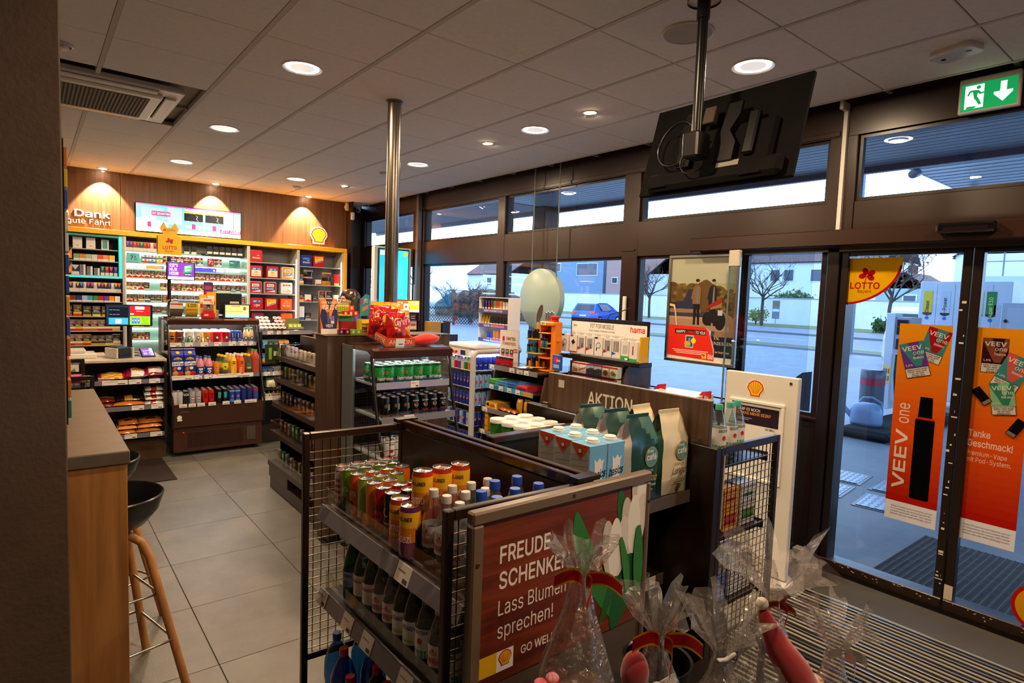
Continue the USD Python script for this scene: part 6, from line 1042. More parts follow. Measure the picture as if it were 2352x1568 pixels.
VD = {k: cig(a, p, None, st, w, h, .016, 'vape_pack', 'vape pack') for k, a, p, st, w, h in (('blue purple', '2a2a5a', '7a4a9a', 4, .03, .10), ('red blue', '8a1f2a', '3a5ac8', 4, .03, .10), ('lime', '7a9a3a', 'd0d8a8', 5, .045, .10), ('salmon', 'd0403a', 'e8b0a0', 5, .045, .10), ('amber', 'd8922a', 'e8d0a0', 5, .045, .10), ('white', 'dedad4', 'e8e4de', 5, .03, .09), ('yellow black', 'd8b02a', '1c1a1c', 4, .03, .10), ('black green', '16201c', '3a8a6a', 5, .042, .09), ('black red', '1c1416', 'b03a3a', 5, .042, .09), ('black magenta', '1a1418', 'b03a7a', 5, .042, .09), ('cobalt', '2a4f9a', 'a0b8e0', 5, .042, .08), ('orange', 'd8822a', 'e8c890', 5, .042, .095), ('rose', 'c84a6a', 'e8c0cc', 5, .042, .09))}
for z, nm, row_, x0 in ((.315, 'top', ['blue purple', 'blue purple', 'red blue', 'red blue', 'lime', 'salmon', 'amber', 'white', 'white'], -.21), (.165, 'middle', ['yellow black', 'yellow black', 'yellow black', 'black green', 'black green', 'black red', 'black red', 'black magenta', 'black magenta'], -.21), (.02, 'bottom', ['cobalt', 'cobalt', 'orange', 'orange', 'rose', 'rose'], -.11)):
    for k, c in enumerate(row_): VD[c].put((3.61, 4.775-(x0+.0485*k), 1.2385+z), f'{c} vape pack, {ORD[k]} from left on the {nm} shelf of white vape display', rz=-PI/2, group='vape display packs')
# ================================================================ advertising screen, newspaper stand, boxes at the windows
ad = thing('advertising_screen', 'tall bright blue advertising screen in a white housing by window', 'screen', (3.79, 7.30, 0)); part(ad, 'housing', RX(-.275, .275, .02, .10, 0, 2.30, 'e0e4e8', .008)); part(ad, 'bezel', RX(-.225, .225, -.01, .022, 1.51, 2.275, '101216', .004))
b = QD(-.212, 1.525, .212, 2.26, '2fb4ee', -.0105).quad(-.212, 1.525, -.06, 2.26, '1f90dc', -.0108).shape(sbox(-.05, 1.55, .05, 1.75).union(sbox(-.018, 1.75, .018, 1.86)).buffer(.012), '2a86c8', -.0112).ell(0, 1.70, .03, .05, 'c84a6a', -.0116, n=18).ell(0, 1.70, .022, .04, '5fb4e4', -.012, n=18).quad(-.20, 2.19, -.10, 2.245, 'e8eef8', -.0115).text('Shell', -.15, 2.222, .018, 'c03a6a', -.012, True).text('Car', -.17, 2.198, .016, '3a6ac8', -.012, True)
b.shape(Point(.14, 1.55).buffer(.09).difference(Point(.12, 1.57).buffer(.085)), 'bfe4f8', -.0112); shell_mark(b, .165, 2.21, .03, -.0118, 'c83a20', 'e8a82c'); part(ad, 'display', b, 'screen')
ns = thing('magazine_stand', 'dark stand with orange and yellow TOP header and booklets', 'magazine stand', (3.295, 6.0, 0)); part(ns, 'cabinet', RX(-.17, .17, .0, .30, 0, 1.24, '1a1310', .004)); part(ns, 'back_panel', RX(-.165, .165, .20, .24, 1.24, 1.62, '1c1818', .003)); part(ns, 'side_panel', BX(.150, .165, .0, .2, 1.24, 1.62, '3a1c24'))
b = BX(-.15, .15, -.004, .0, 1.485, 1.615, 'e86a1c').shape([(.0, 1.615), (.15, 1.615), (.15, 1.515), (.03, 1.515)], 'f2c41c', -.005).quad(-.15, 1.485, .15, 1.515, 'e8e0d0', -.0052).text('TOP', -.105, 1.565, .032, 'f6f0e0', -.0056, True).text('TOP', .085, 1.565, .036, 'f6f0e0', -.0056, True).shape(sbox(-.045, 1.525, .01, 1.575).buffer(.006), 'e8e4e0', -.006).ell(-.018, 1.545, .014, .014, 'd84a3a', -.0064, n=12); part(ns, 'header', b, 'signlight')
for z in (1.29, 1.40): part(ns, 'shelf', BX(-.15, .15, .0, .2, z-.006, z, '2a201c'))
for k, (x, z, w, h, c, c2) in enumerate(((-.105, 1.40, .075, .085, '1a1614', 'b83a1c'), (-.01, 1.40, .08, .07, 'c8922c', 'd8d0c0'), (.085, 1.40, .08, .07, '24302a', 'c8882c'), (-.11, 1.29, .06, .10, '2a2420', 'd84a2a'), (-.03, 1.29, .06, .10, '3a3a3c', 'c8c4c0'), (.09, 1.275, .09, .12, 'd8d4cc', 'c86a4a'))):
    box_kind(w, h, .02, c, (lambda c2, w, h: lambda b: b.quad(-w*.35, h*.45, w*.35, h*.65, c2, -.0006).quad(-w*.3, .01, w*.3, h*.25, 'c4beb4', -.0006))(c2, w, h), 'booklet_box', 'box').put((3.295+x, 6.02, z+.0005), f'{("black and red","ochre","green black","dark red spotted","grey","white")[k]} booklet box in the stand, {("upper left","upper middle","upper right","lower left","lower middle","lower right")[k]}')
bb = thing('cardboard_box', 'brown cardboard box beside the booklet stand', 'box', (3.50, 5.72, 0)); part(bb, 'stand', RX(-.10, .30, 0, .3, 0, 1.25, '241812', .004)); part(bb, 'carton', RX(-.07, .07, 0, .12, 1.252, 1.395, 'a8803a', .003), 'paint'); bb.SetCustomDataByKey('label', 'dark low cabinet with a brown cardboard box on it')
bx = thing('black_speaker_box', 'black box with red side near the brown cardboard box', 'box', (3.66, 5.75, 1.2525)); part(bx, 'case', RX(-.055, .03, 0, .12, 0, .13, '101012', .004)); part(bx, 'red_side', BX(.031, .05, 0, .12, 0, .145, '5a1a18'))
# ================================================================ sloping sweets shelf at the window
ms = thing('sweets_shelf', 'dark wood sloping shelf of sweets and lighters by the window', 'shelf'); Y0, Y1 = 3.80, 4.49
sidep = [(3.42, 1.02), (3.28, .38), (3.10, 0), (4.03, 0), (4.03, 1.02)]
for y in (Y1, Y0-.02): part(ms, 'side_panel', MB().at(0, y, 0).prism(sidep, .02, 'ffffff', y=0), 'dark_wood')
part(ms, 'back_panel', BX(3.9, 4.02, Y0, Y1, .05, 1.02, '1a120d'))
for z, x0, tags in ((1.055, 3.34, [(.055, .03), (.35, .035), (.46, .04), (.55, .03)]), (.88, 3.30, [(.11, .03), (.25, .03), (.37, .03), (.49, .03)]), (.665, 3.27, [(.06, .035)]), (.46, 3.25, [(.06, .03)])):
    part(ms, 'shelf', RX(x0, 4.0, Y0+.002, Y1-.002, z-.018, z-.002, '2a1b14', .002)); L_ = Y1-Y0
    b = MB().at(x0, Y1, 0, rz=-PI/2); b.box(0, L_, -.006, 0, z-.03, z+.012, '7c7874' if z > .9 or z < .7 else '4aa0c0')
    for x, w in tags: b.box(x-w, x+w, -.0085, -.006, z-.028, z+.013, 'e4dfdb').quad(x-w*.2, z-.02, x+w*.7, z-.012, '77747a', -.009)
    if .8 < z < .9: b.quad(.14, z-.025, .22, z+.008, '2a6ab0', -.0065).quad(.56, z-.025, .68, z+.008, 'd88a3a', -.0065)
    part(ms, 'price_rail', b)
MT = {k: box_kind(.135, .052, .20, c, (lambda c2: lambda b: (b.text('mentos', 0, .010, .022, '16245a', -.001, True, w=.10), b.quad(-.0675, .036, .0675, .052, c2, -.0008)))(c2), 'sweets_carton', 'sweets') for k, c, c2 in (('green', '5fae4a', '3a8a3a'), ('light blue', '5f9fd0', '3a7ab8'), ('blue', '3f8ac8', '245a9a'), ('red', 'b02a3a', 'd84a4a'))}
for k, c in enumerate(MT): MT[c].put((3.325, 4.415-.145*k, .8785), f'{c} carton of sweet rolls, {ORD[k]} from left on the second sweets shelf', rz=-PI/2)
part(ms, 'pink_box_strip', RX(3.52, 3.9, 3.83, 3.90, .879, .93, 'd84a5a', .002))
box_kind(.17, .06, .16, 'e0a82c', lambda b: (b.ell(-.05, .03, .022, .022, '2a1c14', -.001, n=14), b.shape([(-.02, .02), (.06, .02), (.05, .045), (-.01, .042)], 'c8502c', -.001), b.quad(.05, .01, .08, .05, 'e8dcc0', -.001)), 'biscuit_carton', 'sweets').put((3.30, 4.385, .664), 'yellow biscuit carton at left of the third sweets shelf', rz=-PI/2)
for k in range(3): pack_bag(f'copper brown bar packet lying on third sweets shelf, {ORD[k]} from left', 3.30, 4.24-.075*k, .664+.002, .15, .065, .03, lambda u, v, s: 'b8653a' if .1 < u < .9 else '8a4a2a', seed=60+k, tilt=-1.4, rz=-PI/2-.3, name='bar_packet', cat='sweets')
for k in range(3): pack_bag(f'gold stand-up sweets bag on third sweets shelf, {ORD[k]} from left', 3.335+.02*(k % 2), 4.02-.075*k, .652, .075, .135, .05, lambda u, v, s: 'd8a02a' if v > .3 or not .25 < u < .75 else 'a8702a', seed=65+k, tilt=-.08, rz=-PI/2, name='sweets_bag', cat='sweets', group='gold sweets bags')
for k in range(3): box_kind(.05, .075, .05, 'e0a01c', lambda b: b.quad(-.02, .03, .02, .05, 'c8641c', -.001), 'yellow_carton', 'sweets').put((3.29, 4.44-.0*k, .458+.0755*k), f'small yellow carton at left of lowest sweets shelf, {("bottom","middle","top")[k]} of stack', rz=-PI/2)
# things standing on it
ch = thing('lighter_sign', 'clear holder with CRAFTED STARKER PREIS card over red lighters', 'sign holder', (3.43, 4.37, 1.056), -PI/2)
part(ch, 'base', BX(-.14, .14, -.03, .10, 0, .004, 'ffffff').box(-.14, .14, .05, .054, 0, .335, 'ffffff').box(-.14, .14, -.03, -.027, 0, .03, 'ffffff'), 'acrylic'); b = BX(-.137, .137, .042, .046, .0, .33, 'd8d0c6')
b.text('CRAFTED', .025, .24, .028, '3a3230', .0412, True, w=.14).text('STARKER PREIS', 0, .195, .026, 'b03038', .0412, True, w=.20).shape([(-.10, .23), (-.065, .23), (-.065, .275), (-.10, .27)], 'b8242c', .0412).quad(.07, .13, .13, .165, 'c81c24', .0408).text('8,79', .10, .138, .018, 'f0e4e0', .0404, True, w=.05)
for k in range(3): b.quad(-.11+.065*k, .10, -.06+.065*k, .155, '2a2626', .041).quad(-.11+.065*k, .09, -.06+.065*k, .11, 'c05058', .0406).ell(-.085+.065*k, .135, .012, .012, 'c8a070', .0404, n=10)
part(ch, 'card', b)
def lighter_kind(c, tip='161616', w=.022, name='lighter'): return Kind(name, 'lighter', lambda t: (part(t, 'body', LA([(w*.42, 0), (w*.5, .003), (w*.5, .058)], 12, c), 'gloss'), part(t, 'wheel_guard', BX(-w*.4, w*.4, -w*.35, w*.35, .0585, .078, tip, .002), 'satin')))
RL = lighter_kind('c0181e')
for k in range(9): RL.put((3.425, 4.485-.0285*k, 1.0608), f'red lighter before the clear sign holder, {ORD[k]} from left', group='red lighters')
LT = {c: lighter_kind(x) for c, x in (('black', '1c1c1e'), ('white', 'd8d4d0'), ('blue', '2a4a9a'), ('orange', 'd87a2a'), ('purple', '6a3a8a'), ('green', '3a8a4a'), ('pink', 'd83a8a'), ('teal', '2a8a9a'))}
lc = thing('lighter_carousel', 'yellow three tier carousel of small lighters', 'display stand', (3.55, 4.06, 1.056)); part(lc, 'column', LA([(.012, .01), (.012, .36), (.010, .42), (.0, .425)], 12, 'd8a81c')); part(lc, 'base', LA([(.06, 0), (.06, .008), (.012, .012)], 20, 'd8a81c')); part(lc, 'paddle', MB().at(0, 0, 0, rz=-.9).prism(affinity.rotate(affinity.scale(Point(.012, .50).buffer(.085), .28, 1), -12), .004, 'b8b0a4'), 'metal')
for z in (.02, .145, .27):
    part(lc, 'tier', LA([(.0, z), (.095, z), (.100, z+.004), (.100, z+.014), (.095, z+.006), (0, z+.004)], 28, 'e8b41c')); part(lc, 'tier_hub', LA([(.03, z+.008), (.03, z+.09), (.012, z+.095)], 16, '141414'))
cols = list(LT)
for i, z in enumerate((.02, .145, .27)):
    for k in range(14):
        a = 2*PI*k/14+.2*i; c = cols[(k*3+i*2) % 6] if i < 2 else cols[(0, 0, 1, 4, 0, 2, 0)[k % 7]]
        LT[c].put((3.55+.08*math.cos(a), 4.06+.08*math.sin(a), 1.056+z+.0065), f'{c} lighter on the carousel, {("bottom","middle","top")[i]} tier, position {ORD[k]} around', group='carousel lighters')
bt = thing('lighter_tower', 'orange plastic lighter tower with metal lighters on top', 'display stand', (3.52, 3.90, 1.056), -PI/2); OR = 'e8801c'
part(bt, 'post', RX(.02, .075, .02, .12, 0, .42, OR, .012))
part(bt, 'pillar', RX(-.105, -.093, .0, .10, 0, .42, OR, .004))
for z in (0, .11, .20, .24, .33): part(bt, 'deck', RX(-.105, .03, -.01, .11, z, z+.012, OR, .003))
part(bt, 'back_wall', BX(-.10, .02, .10, .106, 0, .42, 'b84a14')); part(bt, 'head', RX(-.105, .075, .0, .12, .40, .44, OR, .01)); part(bt, 'brand_panel', QD(-.085, .405, -.02, .435, 'e8d8a8', -.001).text('BiC', -.052, .41, .018, '1c1814', -.0014, True)); part(bt, 'side_peg', BX(.075, .10, .05, .07, .12, .135, OR).box(.075, .10, .05, .07, .27, .285, OR))
part(bt, 'red_knob', MB().at(.03, .06, .44).lathe([(.03, 0), (.04, .01), (.03, .02), (.045, .035), (.045, .045), (.03, .05), (0, .052)], 18, 'c8241c'))
for k in range(5): part(bt, 'metal_lighter', RX(-.09+.024*k, -.072+.024*k, .05, .065, .44, .52+.012*(k % 2), 'c8c4c0', .004), 'metal')
for k in range(5): LT[('pink', 'orange', 'teal', 'blue', 'green')[k]].put((3.515, 3.985-.023*k, 1.2685), f'{("pink","orange","teal","blue","green")[k]} lighter in the middle of the orange tower')
ds_ = thing('leaflet_dish', 'shallow dish of white and blue slips at shelf edge', 'dish', (3.385, 4.03, 1.056)); part(ds_, 'dish', LA([(.03, 0), (.035, .003), (.075, .025), (.078, .028), (.072, .027), (.03, .006), (0, .005)], 28, '9a8a7c')); part(ds_, 'slips', MB().at(0, 0, .024, rz=.4).rbox(-.05, .05, -.035, .035, 0, .006, 'd4dae4', .001).quad(-.03, -.01, .03, .01, '4a7ac0', -.036))
# ---- phone accessory cabinet
hc = thing('accessory_cabinet', 'dark wood cabinet with gift card rows below phone accessories', 'cabinet'); P_ = [(3.74, 1.18), (3.64, .95), (3.45, 0), (4.03, 0), (4.03, 1.18)]
for y in (3.155, 3.76): part(hc, 'side_panel', MB().at(0, y, 0).prism(P_, .018, 'ffffff'), 'dark_wood')
part(hc, 'back_panel', BX(3.95, 4.02, 3.173, 3.76, 0, 1.17, '1c130e')); part(hc, 'top_shelf', RX(3.70, 4.02, 3.173, 3.76, 1.165, 1.18, '241812', .002)); part(hc, 'front_board', BX(3.68, 3.70, 3.175, 3.76, .1, 1.165, '2a1c15'))
for z in (1.08, .98): part(hc, 'card_ledge', BX(3.60, 3.69, 3.175, 3.70, z-.01, z, '2a1c15')); part(hc, 'clear_lip', BX(3.60, 3.603, 3.175, 3.70, z, z+.05, 'ffffff'), 'acrylic')
GC = [box_kind(.082, .088, .05, 'd8cfc2', lambda b: (b.quad(-.041, .076, .041, .088, 'a01c2c', -.0008), b.ell(-.012, .028, .016, .018, 'b8783a', -.001, n=10), b.ell(.014, .024, .014, .014, 'a8682a', -.001, n=10), b.quad(-.03, .05, .02, .06, 'b0a89c', -.001)), 'gift_card_pack', 'gift card'), box_kind(.082, .088, .05, 'e0ccd0', lambda b: (b.quad(-.041, .076, .041, .088, 'a01c2c', -.0008), b.shape([(-.04, .02), (.04, .05), (.04, .06), (-.04, .035)], 'b06a70', -.001)), 'gift_card_pack', 'gift card'),
      box_kind(.082, .088, .05, '3a4a6a', lambda b: (b.quad(-.041, .076, .041, .088, 'a01c2c', -.0008), b.quad(-.041, .045, .041, .076, '8aa4c8', -.001), b.shape([(-.041, .045), (-.041, .02), (.041, .04), (.041, .055), (.01, .06)], '4a3a2c', -.0014), b.ell(-.03, .068, .008, .008, 'e0902a', -.0016, n=8)), 'gift_card_pack', 'gift card'), box_kind(.082, .088, .05, 'a89078', lambda b: (b.quad(-.041, .076, .041, .088, 'a01c2c', -.0008), b.ell(0, .035, .026, .022, '5a3a24', -.001, n=10), b.quad(-.03, .06, .03, .07, 'd8d0c0', -.001)), 'gift_card_pack', 'gift card'), box_kind(.082, .088, .05, 'b8b4a0', lambda b: (b.quad(-.041, .076, .041, .088, 'a01c2c', -.0008), b.ell(-.01, .04, .02, .02, '6a7a4a', -.001, n=10), b.ell(.015, .03, .014, .014, '8a5a3a', -.001, n=10)), 'gift_card_pack', 'gift card')]
GN = ['white figures', 'pink swirl', 'evening lake', 'evening lake', 'brown still life', 'green still life']
for j, z in enumerate((1.0805, .9805)):
    for k in range(6): GC[(0, 1, 2, 2, 3, 4)[k]].put((3.61, 3.625-.086*k, z), f'gift card pack with {GN[k]}, {ORD[k]} from left in {("upper","lower")[j]} row', rz=-PI/2)
hb = thing('accessory_board', 'white FIT FOR MOBILE accessory board with hanging packs', 'display board', (3.82, 3.475, 1.18), -PI/2)
part(hb, 'frame', RX(-.44, .44, 0, .02, .03, .36, '16161a', .004)); b = QD(-.425, .035, .425, .325, 'e4e0dc', -.001).text('FIT FOR MOBILE', -.06, .275, .036, '3a3634', -.0016, False, w=.27).text('Kabel, Adapter, Kopfhörer und mehr', -.06, .245, .017, '6a6664', -.0016, False, w=.30).text('hama', .33, .265, .045, 'c8382a', -.0016, True, w=.15).text('emv', -.38, .28, .016, '2a2a4a', -.0016, True)
for k in range(40): b.quad(-.40+.02*k, .342, -.395+.02*k, .346, '6a7a9a', -.0006)
part(hb, 'panel', b); part(hb, 'base_rail', RX(-.46, .46, -.12, .04, .0, .035, '121214', .004)); part(hb, 'yellow_side', RX(.435, .45, -.10, .0, .035, .24, 'e0b41c', .002)); part(hb, 'cable', TU([(0, 0, .36), (.02, -.0, .40), (.07, .05, .42), (.12, .14, .46)], .004, 6, '121214'))
def acc(kind):
    def f(t):
        b = RX(-.043, .043, 0, .022, 0, .155, 'dcd8d4', .001)
        if kind == 0: b.quad(-.043, .14, -.01, .155, '24222a', -.0006).shape(Point(.0, .085).buffer(.025).difference(Point(0, .085).buffer(.021)), '2a2a2c', -.0008).quad(-.025, .04, -.015, .065, '2a2a2c', -.0008)
        elif kind == 1: b.quad(-.043, .0, .043, .012, 'b81c24', -.0006).quad(-.035, .14, -.005, .155, 'c02028', -.0006).shape(affinity.rotate(sbox(-.018, .075, .018, .11), 35), '1c1c20', -.0008)
        elif kind == 2: b.quad(-.03, .05, .03, .135, '8f8b88', -.0006).shape([(-.043, .06), (.0, .045), (-.043, .03)], 'b81c24', -.0008).quad(.006, .05, .014, .09, '1c1c20', -.001)
        elif kind == 3: b.quad(-.03, .05, .03, .135, '8f8b88', -.0006).shape([(-.043, .05), (.0, .035), (-.043, .02)], '2a5ab0', -.0008).quad(-.01, .055, -.006, .11, 'c8c8cc', -.001)
        elif kind == 4: b.shape(sbox(-.018, .06, .018, .115).buffer(.006), 'b9b5b2', -.0006).quad(-.043, 0, .043, .035, '3aa04a', -.0008).quad(.0, .005, .03, .02, 'e0e4dc', -.001)
        elif kind == 5: b.quad(-.006, .05, .006, .12, 'a83a3a', -.0006).quad(-.043, 0, .043, .02, '3aa04a', -.0008)
        part(t, 'pack', b); part(t, 'hang_tab', MB().prism(sbox(-.02, .155, .02, .18).difference(sbox(-.008, .165, .008, .172)), .001, 'e4e2de'), 'acrylic'); part(t, 'hook', TU([(0, .10, .172), (0, -.04, .168), (0, -.05, .180)], .0015, 5, 'b8b8bc'), 'metal')
    return Kind('accessory_pack', 'phone accessory', f)
AC = [acc(k) for k in range(6)]
for k, (y, kd, l) in enumerate(((3.86, 0, 'white cable pack at left end'), (3.755, 1, 'white charger pack with red foot, second from left'), (3.655, 2, 'grey windowed plug pack, third from left'), (3.555, 2, 'grey windowed plug pack, fourth from left'), (3.455, 0, 'white cable pack in the middle'), (3.355, 2, 'grey windowed plug pack, sixth from left'), (3.26, 3, 'cable pack with a blue corner'), (3.165, 4, 'adapter pack with green foot'), (3.085, 5, 'narrow pack with red stripe at right end'))):
    AC[kd].put((3.70+.0*k, y, 1.235 if k < 7 else 1.225), l+' of the accessory board', rz=-PI/2)
si = thing('sim_card_pack', 'blue sim card pack hanging left of the gift cards', 'card pack', (3.42, 3.66, 1.10), -PI/2); part(si, 'card', RX(-.05, .05, 0, .025, 0, .13, '2a5ab8', .002).ell(.0, .085, .028, .028, 'd8286a', -.001, n=18).quad(-.035, .02, .035, .05, '8ab4e0', -.001).text('5GB', .025, .075, .016, 'e8eef8', -.0014)); part(si, 'hook_arm', TU([(.0, .03, .135), (0, .15, .135), (0, .28, .12)], .004, 6, '2a2a2c'), 'metal')
# window-side odds
hn = thing('window_handle', 'long white plastic pull on the window post', 'handle', (4.07, 3.515, 1.40)); part(hn, 'pull', RX(-.012, .012, -.018, .018, 0, .34, 'd8d6d4', .006))
bw_ = thing('window_handle', 'thin pale window pull left of the grey post', 'handle', (4.07, 7.22, 1.5)); part(bw_, 'pull', RX(-.012, .012, -.012, .012, 0, .32, 'c8bcae', .005))
pf = thing('framed_poster', 'silver framed poster of two men on a country road', 'poster', (4.02, 2.705, 1.655), -PI/2)
w2, h2 = .31, .42
for n, (a, c, d, e) in {'top': (-w2, w2, h2-.024, h2), 'bottom': (-w2, w2, -h2, -h2+.024), 'left': (-w2, -w2+.024, -h2+.024, h2-.024), 'right': (w2-.024, w2, -h2+.024, h2-.024)}.items(): part(pf, 'frame_bar', RX(a, c, -.016, .012, d, e, 'b9b4ae', .003), 'metal')
b = MB(); y = -.004; a, c = w2-.024, h2-.024; b.quad(-a, -.16, a, c, '9a9670', y).quad(-a, .20, a, c, 'a2a48e', y-.0002)
hill = [(-a, .12)]+[(x, .19+.03*math.sin(x*14+1)-.10*x+.012*math.sin(x*45)) for x in np.linspace(-a, a, 24)]+[(a, -.16), (-a, -.16)]
b.shape(hill, '5a4420', y-.0004)
rq = random.Random(3)
for k in range(70):
    x = rq.choice((rq.uniform(-a+.02, -.05), rq.uniform(.14, a-.03))); z = rq.uniform(-.02, .17-.1*x); b.ell(x, z, .022, .016, ('6a5226', '4a3a1a', '7a6030', '3a2e16')[k % 4], y-.0006-.00001*k, n=8)
b.quad(-a, -.16, a, -.02, '3a3540', y-.0016).shape([(-a, .05), (-.16, .06), (-.12, .15), (-.06, .16), (-.02, .06), (-.04, -.04), (-a, -.02)], '2a2c44', y-.0018).quad(-a, -.03, .0, .0, '8a6a58', y-.002).quad(-a, -.16, .1, -.06, 'a88a72', y-.0022).shape([(-a, -.075), (-.06, -.08), (.25, -.12), (.25, -.16), (-a, -.16)], '9a7c66', y-.0024)
b.quad(.10, -.30, a, -.16, '4a3a38', y-.0016).shape([(.18, .0), (a, -.06), (a, -.30), (.10, -.28)], '8a6a50', y-.002).quad(.05, -.36, a, -.20, '1a1c2a', y-.0026)
P0 = y-.003
def man(x, s, jacket, lean=0):
    b.shape([(x-.022*s, -.12), (x-.004*s, -.12), (x+.004*s, .05), (x-.026*s, .05)], '15131a', P0).shape([(x+.016*s, -.12), (x+.034*s, -.12), (x+.028*s, .05), (x+.0, .05)], '15131a', P0).shape([(x-.036*s, .04), (x+.034*s, .04), (x+.036*s, .16), (x+.016*s, .185), (x-.016*s, .185), (x-.036*s, .16)], jacket, P0-.0004).shape([(x-.002, .05), (x+.018*s, .05), (x+.014*s, .175), (x+.002, .175)], '6a6a74', P0-.0006).ell(x+.004*s, .21, .014*s, .018*s, 'b88a68', P0-.0005, n=12).ell(x+.002*s, .222, .017*s, .012*s, '1c1512', P0-.0008, n=10).shape([(x-.036*s, .15), (x-.05*s, .08), (x-.012*s, .068), (x-.01*s, .08), (x-.034*s, .09)], jacket, P0-.0008)
man(-.04, 1.0, '7a5a3c'); man(.10, .92, '1c1a1c')
b.shape([(.05, .0), (.17, .05), (.185, .075), (.16, .085), (.06, .03)], '8a2420', P0-.0012).shape([(.08, .0), (.18, .02), (.18, .06), (.10, .04)], '8a6a44', P0-.001).ell(.17, -.08, .045, .07, '141318', P0-.0009, n=18).ell(.06, -.07, .04, .05, '141318', P0-.0009, n=16).shape([(.04, -.02), (.18, .0), (.18, -.08), (.06, -.10)], '1a181c', P0-.0011).quad(.15, -.04, .19, .0, 'a8b0c0', P0-.0014)
b.shape([(-a, .04), (-.235, .03), (-.22, -.04), (-.205, -.14), (-.215, -.14), (-.235, -.02), (-.25, .015), (-a, .02)], 'd8b888', P0-.001)
b.text('GENIESSEN.', .19, -.26, .022, 'd8c8b0', P0-.001, False, w=.20, anchor='c').text('EN.', .155, -.222, .022, 'd8c8b0', P0-.001, False).text('GO WELL IN THAT WAY', .165, -.322, .012, 'd8c8a0', P0-.001, True, w=.20).quad(-a, -c, a, -.355, 'dcd4c8', P0-.0008)
red = [(-a, -.13), (.05, -.135), (.085, -.16), (.13, -.30), (.14, -.385), (-a, -.37)]
b.shape(red, 'd8281a', P0-.0018).shape([(.05, -.135), (.085, -.15), (.14, -.30), (.14, -.385), (.13, -.31), (.085, -.165)], 'b8aca4', P0-.002).quad(-.22, -.195, .06, -.16, '15100f', P0-.0022).text('HAPPY', -.165, -.19, .022, 'f0ece8', P0-.0026, True, w=.085).text('LOSMAS', -.075, -.19, .022, 'e8341c', P0-.0026, True, w=.085).text('TO YOU!', .012, -.19, .022, 'f0ece8', P0-.0026, True, w=.085)
b.quad(-.12, -.30, -.045, -.205, 'c8d0dc', P0-.0022).quad(-.113, -.293, -.052, -.212, '3a4a6a', P0-.0024).shape([(-.10, -.29), (-.065, -.29), (-.075, -.225), (-.09, -.225)], '6a8ab0', P0-.0026).ell(-.10, -.27, .028, .02, 'c8a82c', P0-.0028, n=12).ell(-.045, -.245, .022, .022, 'ecd81c', P0-.0026, n=16)
for k in range(3): b.quad(-.24+.02*k, -.325-.012*k, .09-.02*k, -.319-.012*k, 'f0c0b8', P0-.0022)
b.quad(.035, -.375, .075, -.335, 'ecc81c', P0-.0022).text('LOTTO', .055, -.372, .008, 'c01c1c', P0-.0026, True, w=.034).ell(.055, -.35, .009, .008, 'c01c1c', P0-.0026, n=8).text('Bild', .11, -.372, .034, 'f0e8e4', P0-.0022, True, w=.045)
part(pf, 'print', b)
gg = thing('glass_guard', 'clear upright glass guard panel beside the framed poster', 'glass panel', (3.90, 2.0, 0)); part(gg, 'glass', BX(-.004, .004, -.18, .41, .05, 2.07, 'ffffff'), 'window_glass'); part(gg, 'clamp', RX(-.02, .02, .33, .41, 1.97, 2.085, 'b8b2a4', .004)); part(gg, 'edge', BX(-.005, .005, .405, .413, .05, 2.07, '5a6a66')); part(gg, 'foot', RX(-.015, .015, -.18, .41, 0, .05, '4a4540', .003), 'metal')
# ================================================================ bar with stools by the pier
look('sheer', {**COL, 'd': ('diffuse_bsdf', {}), 't': ('translucent_bsdf', {}), 'x': ('mix_closure', {'fac': .45})}, [('c.color', 'd.color'), ('c.color', 't.color'), ('d.BSDF', 'x.closure1'), ('t.BSDF', 'x.closure2')], 'x.closure')
ba = thing('bar_counter', 'narrow bar counter with dark stone top and oak end panel', 'counter')
part(ba, 'stone_top', RX(-.35, .27, 2.505, 4.08, 1.052, 1.10, 'ffffff', .004), 'stone_top'); part(ba, 'end_panel', RX(-.3, .262, 2.515, 2.56, 0, 1.052, 'ffffff', .002), 'oak_end'); part(ba, 'back_panel', BX(-.3, -.26, 2.56, 4.06, 0, 1.052, '6a4a2c'), 'oak_end')
def stool(t):
    q = [(0, .675), (.06, .68), (.13, .715), (.175, .77), (.195, .835), (.19, .84), (.182, .835), (.165, .78), (.12, .735), (.05, .70), (0, .697)]
    part(t, 'seat_shell', LA(q, 40, '14161a'), 'satin')
    for a in range(4):
        x, y = math.cos(PI/4+a*PI/2), math.sin(PI/4+a*PI/2); part(t, 'leg', TU([(.06*x, .06*y, .675), (.12*x, .12*y, .64), (.15*x, .15*y, .58), (.30*x, .28*y, 0)], .017, 8, 'ffffff'), 'stool_wood')
    for z, r in ((.22, .245), (.42, .185)): part(t, 'footrest', TU([(r*math.cos(a)*1.0, r*math.sin(a), z) for a in np.arange(4)*PI/2+PI/4], .006, 8, 'c8c4bc', True), 'metal')
st_ = Kind('bar_stool', 'stool', stool); st_.put((.235, 2.87, 0), 'nearer black bowl bar stool with oak legs at the bar', rz=.25); st_.put((.225, 3.50, 0), 'farther black bowl bar stool, mostly hidden behind the nearer one', rz=.5)
fm_ = thing('floor_mat', 'dark brown mat on the tiles before the checkout', 'mat'); part(fm_, 'mat', RX(-.7, .978, 5.83, 6.65, 0, .008, '2c211c', .003), 'matte')
cr_ = thing('card_rack', 'flat rack of small coloured packets fixed to the pier side', 'rack', (.083, 2.40, 0)); part(cr_, 'plate', BX(0, .003, -.085, .085, 1.25, 2.13, '15100d'))
rr = random.Random(5)
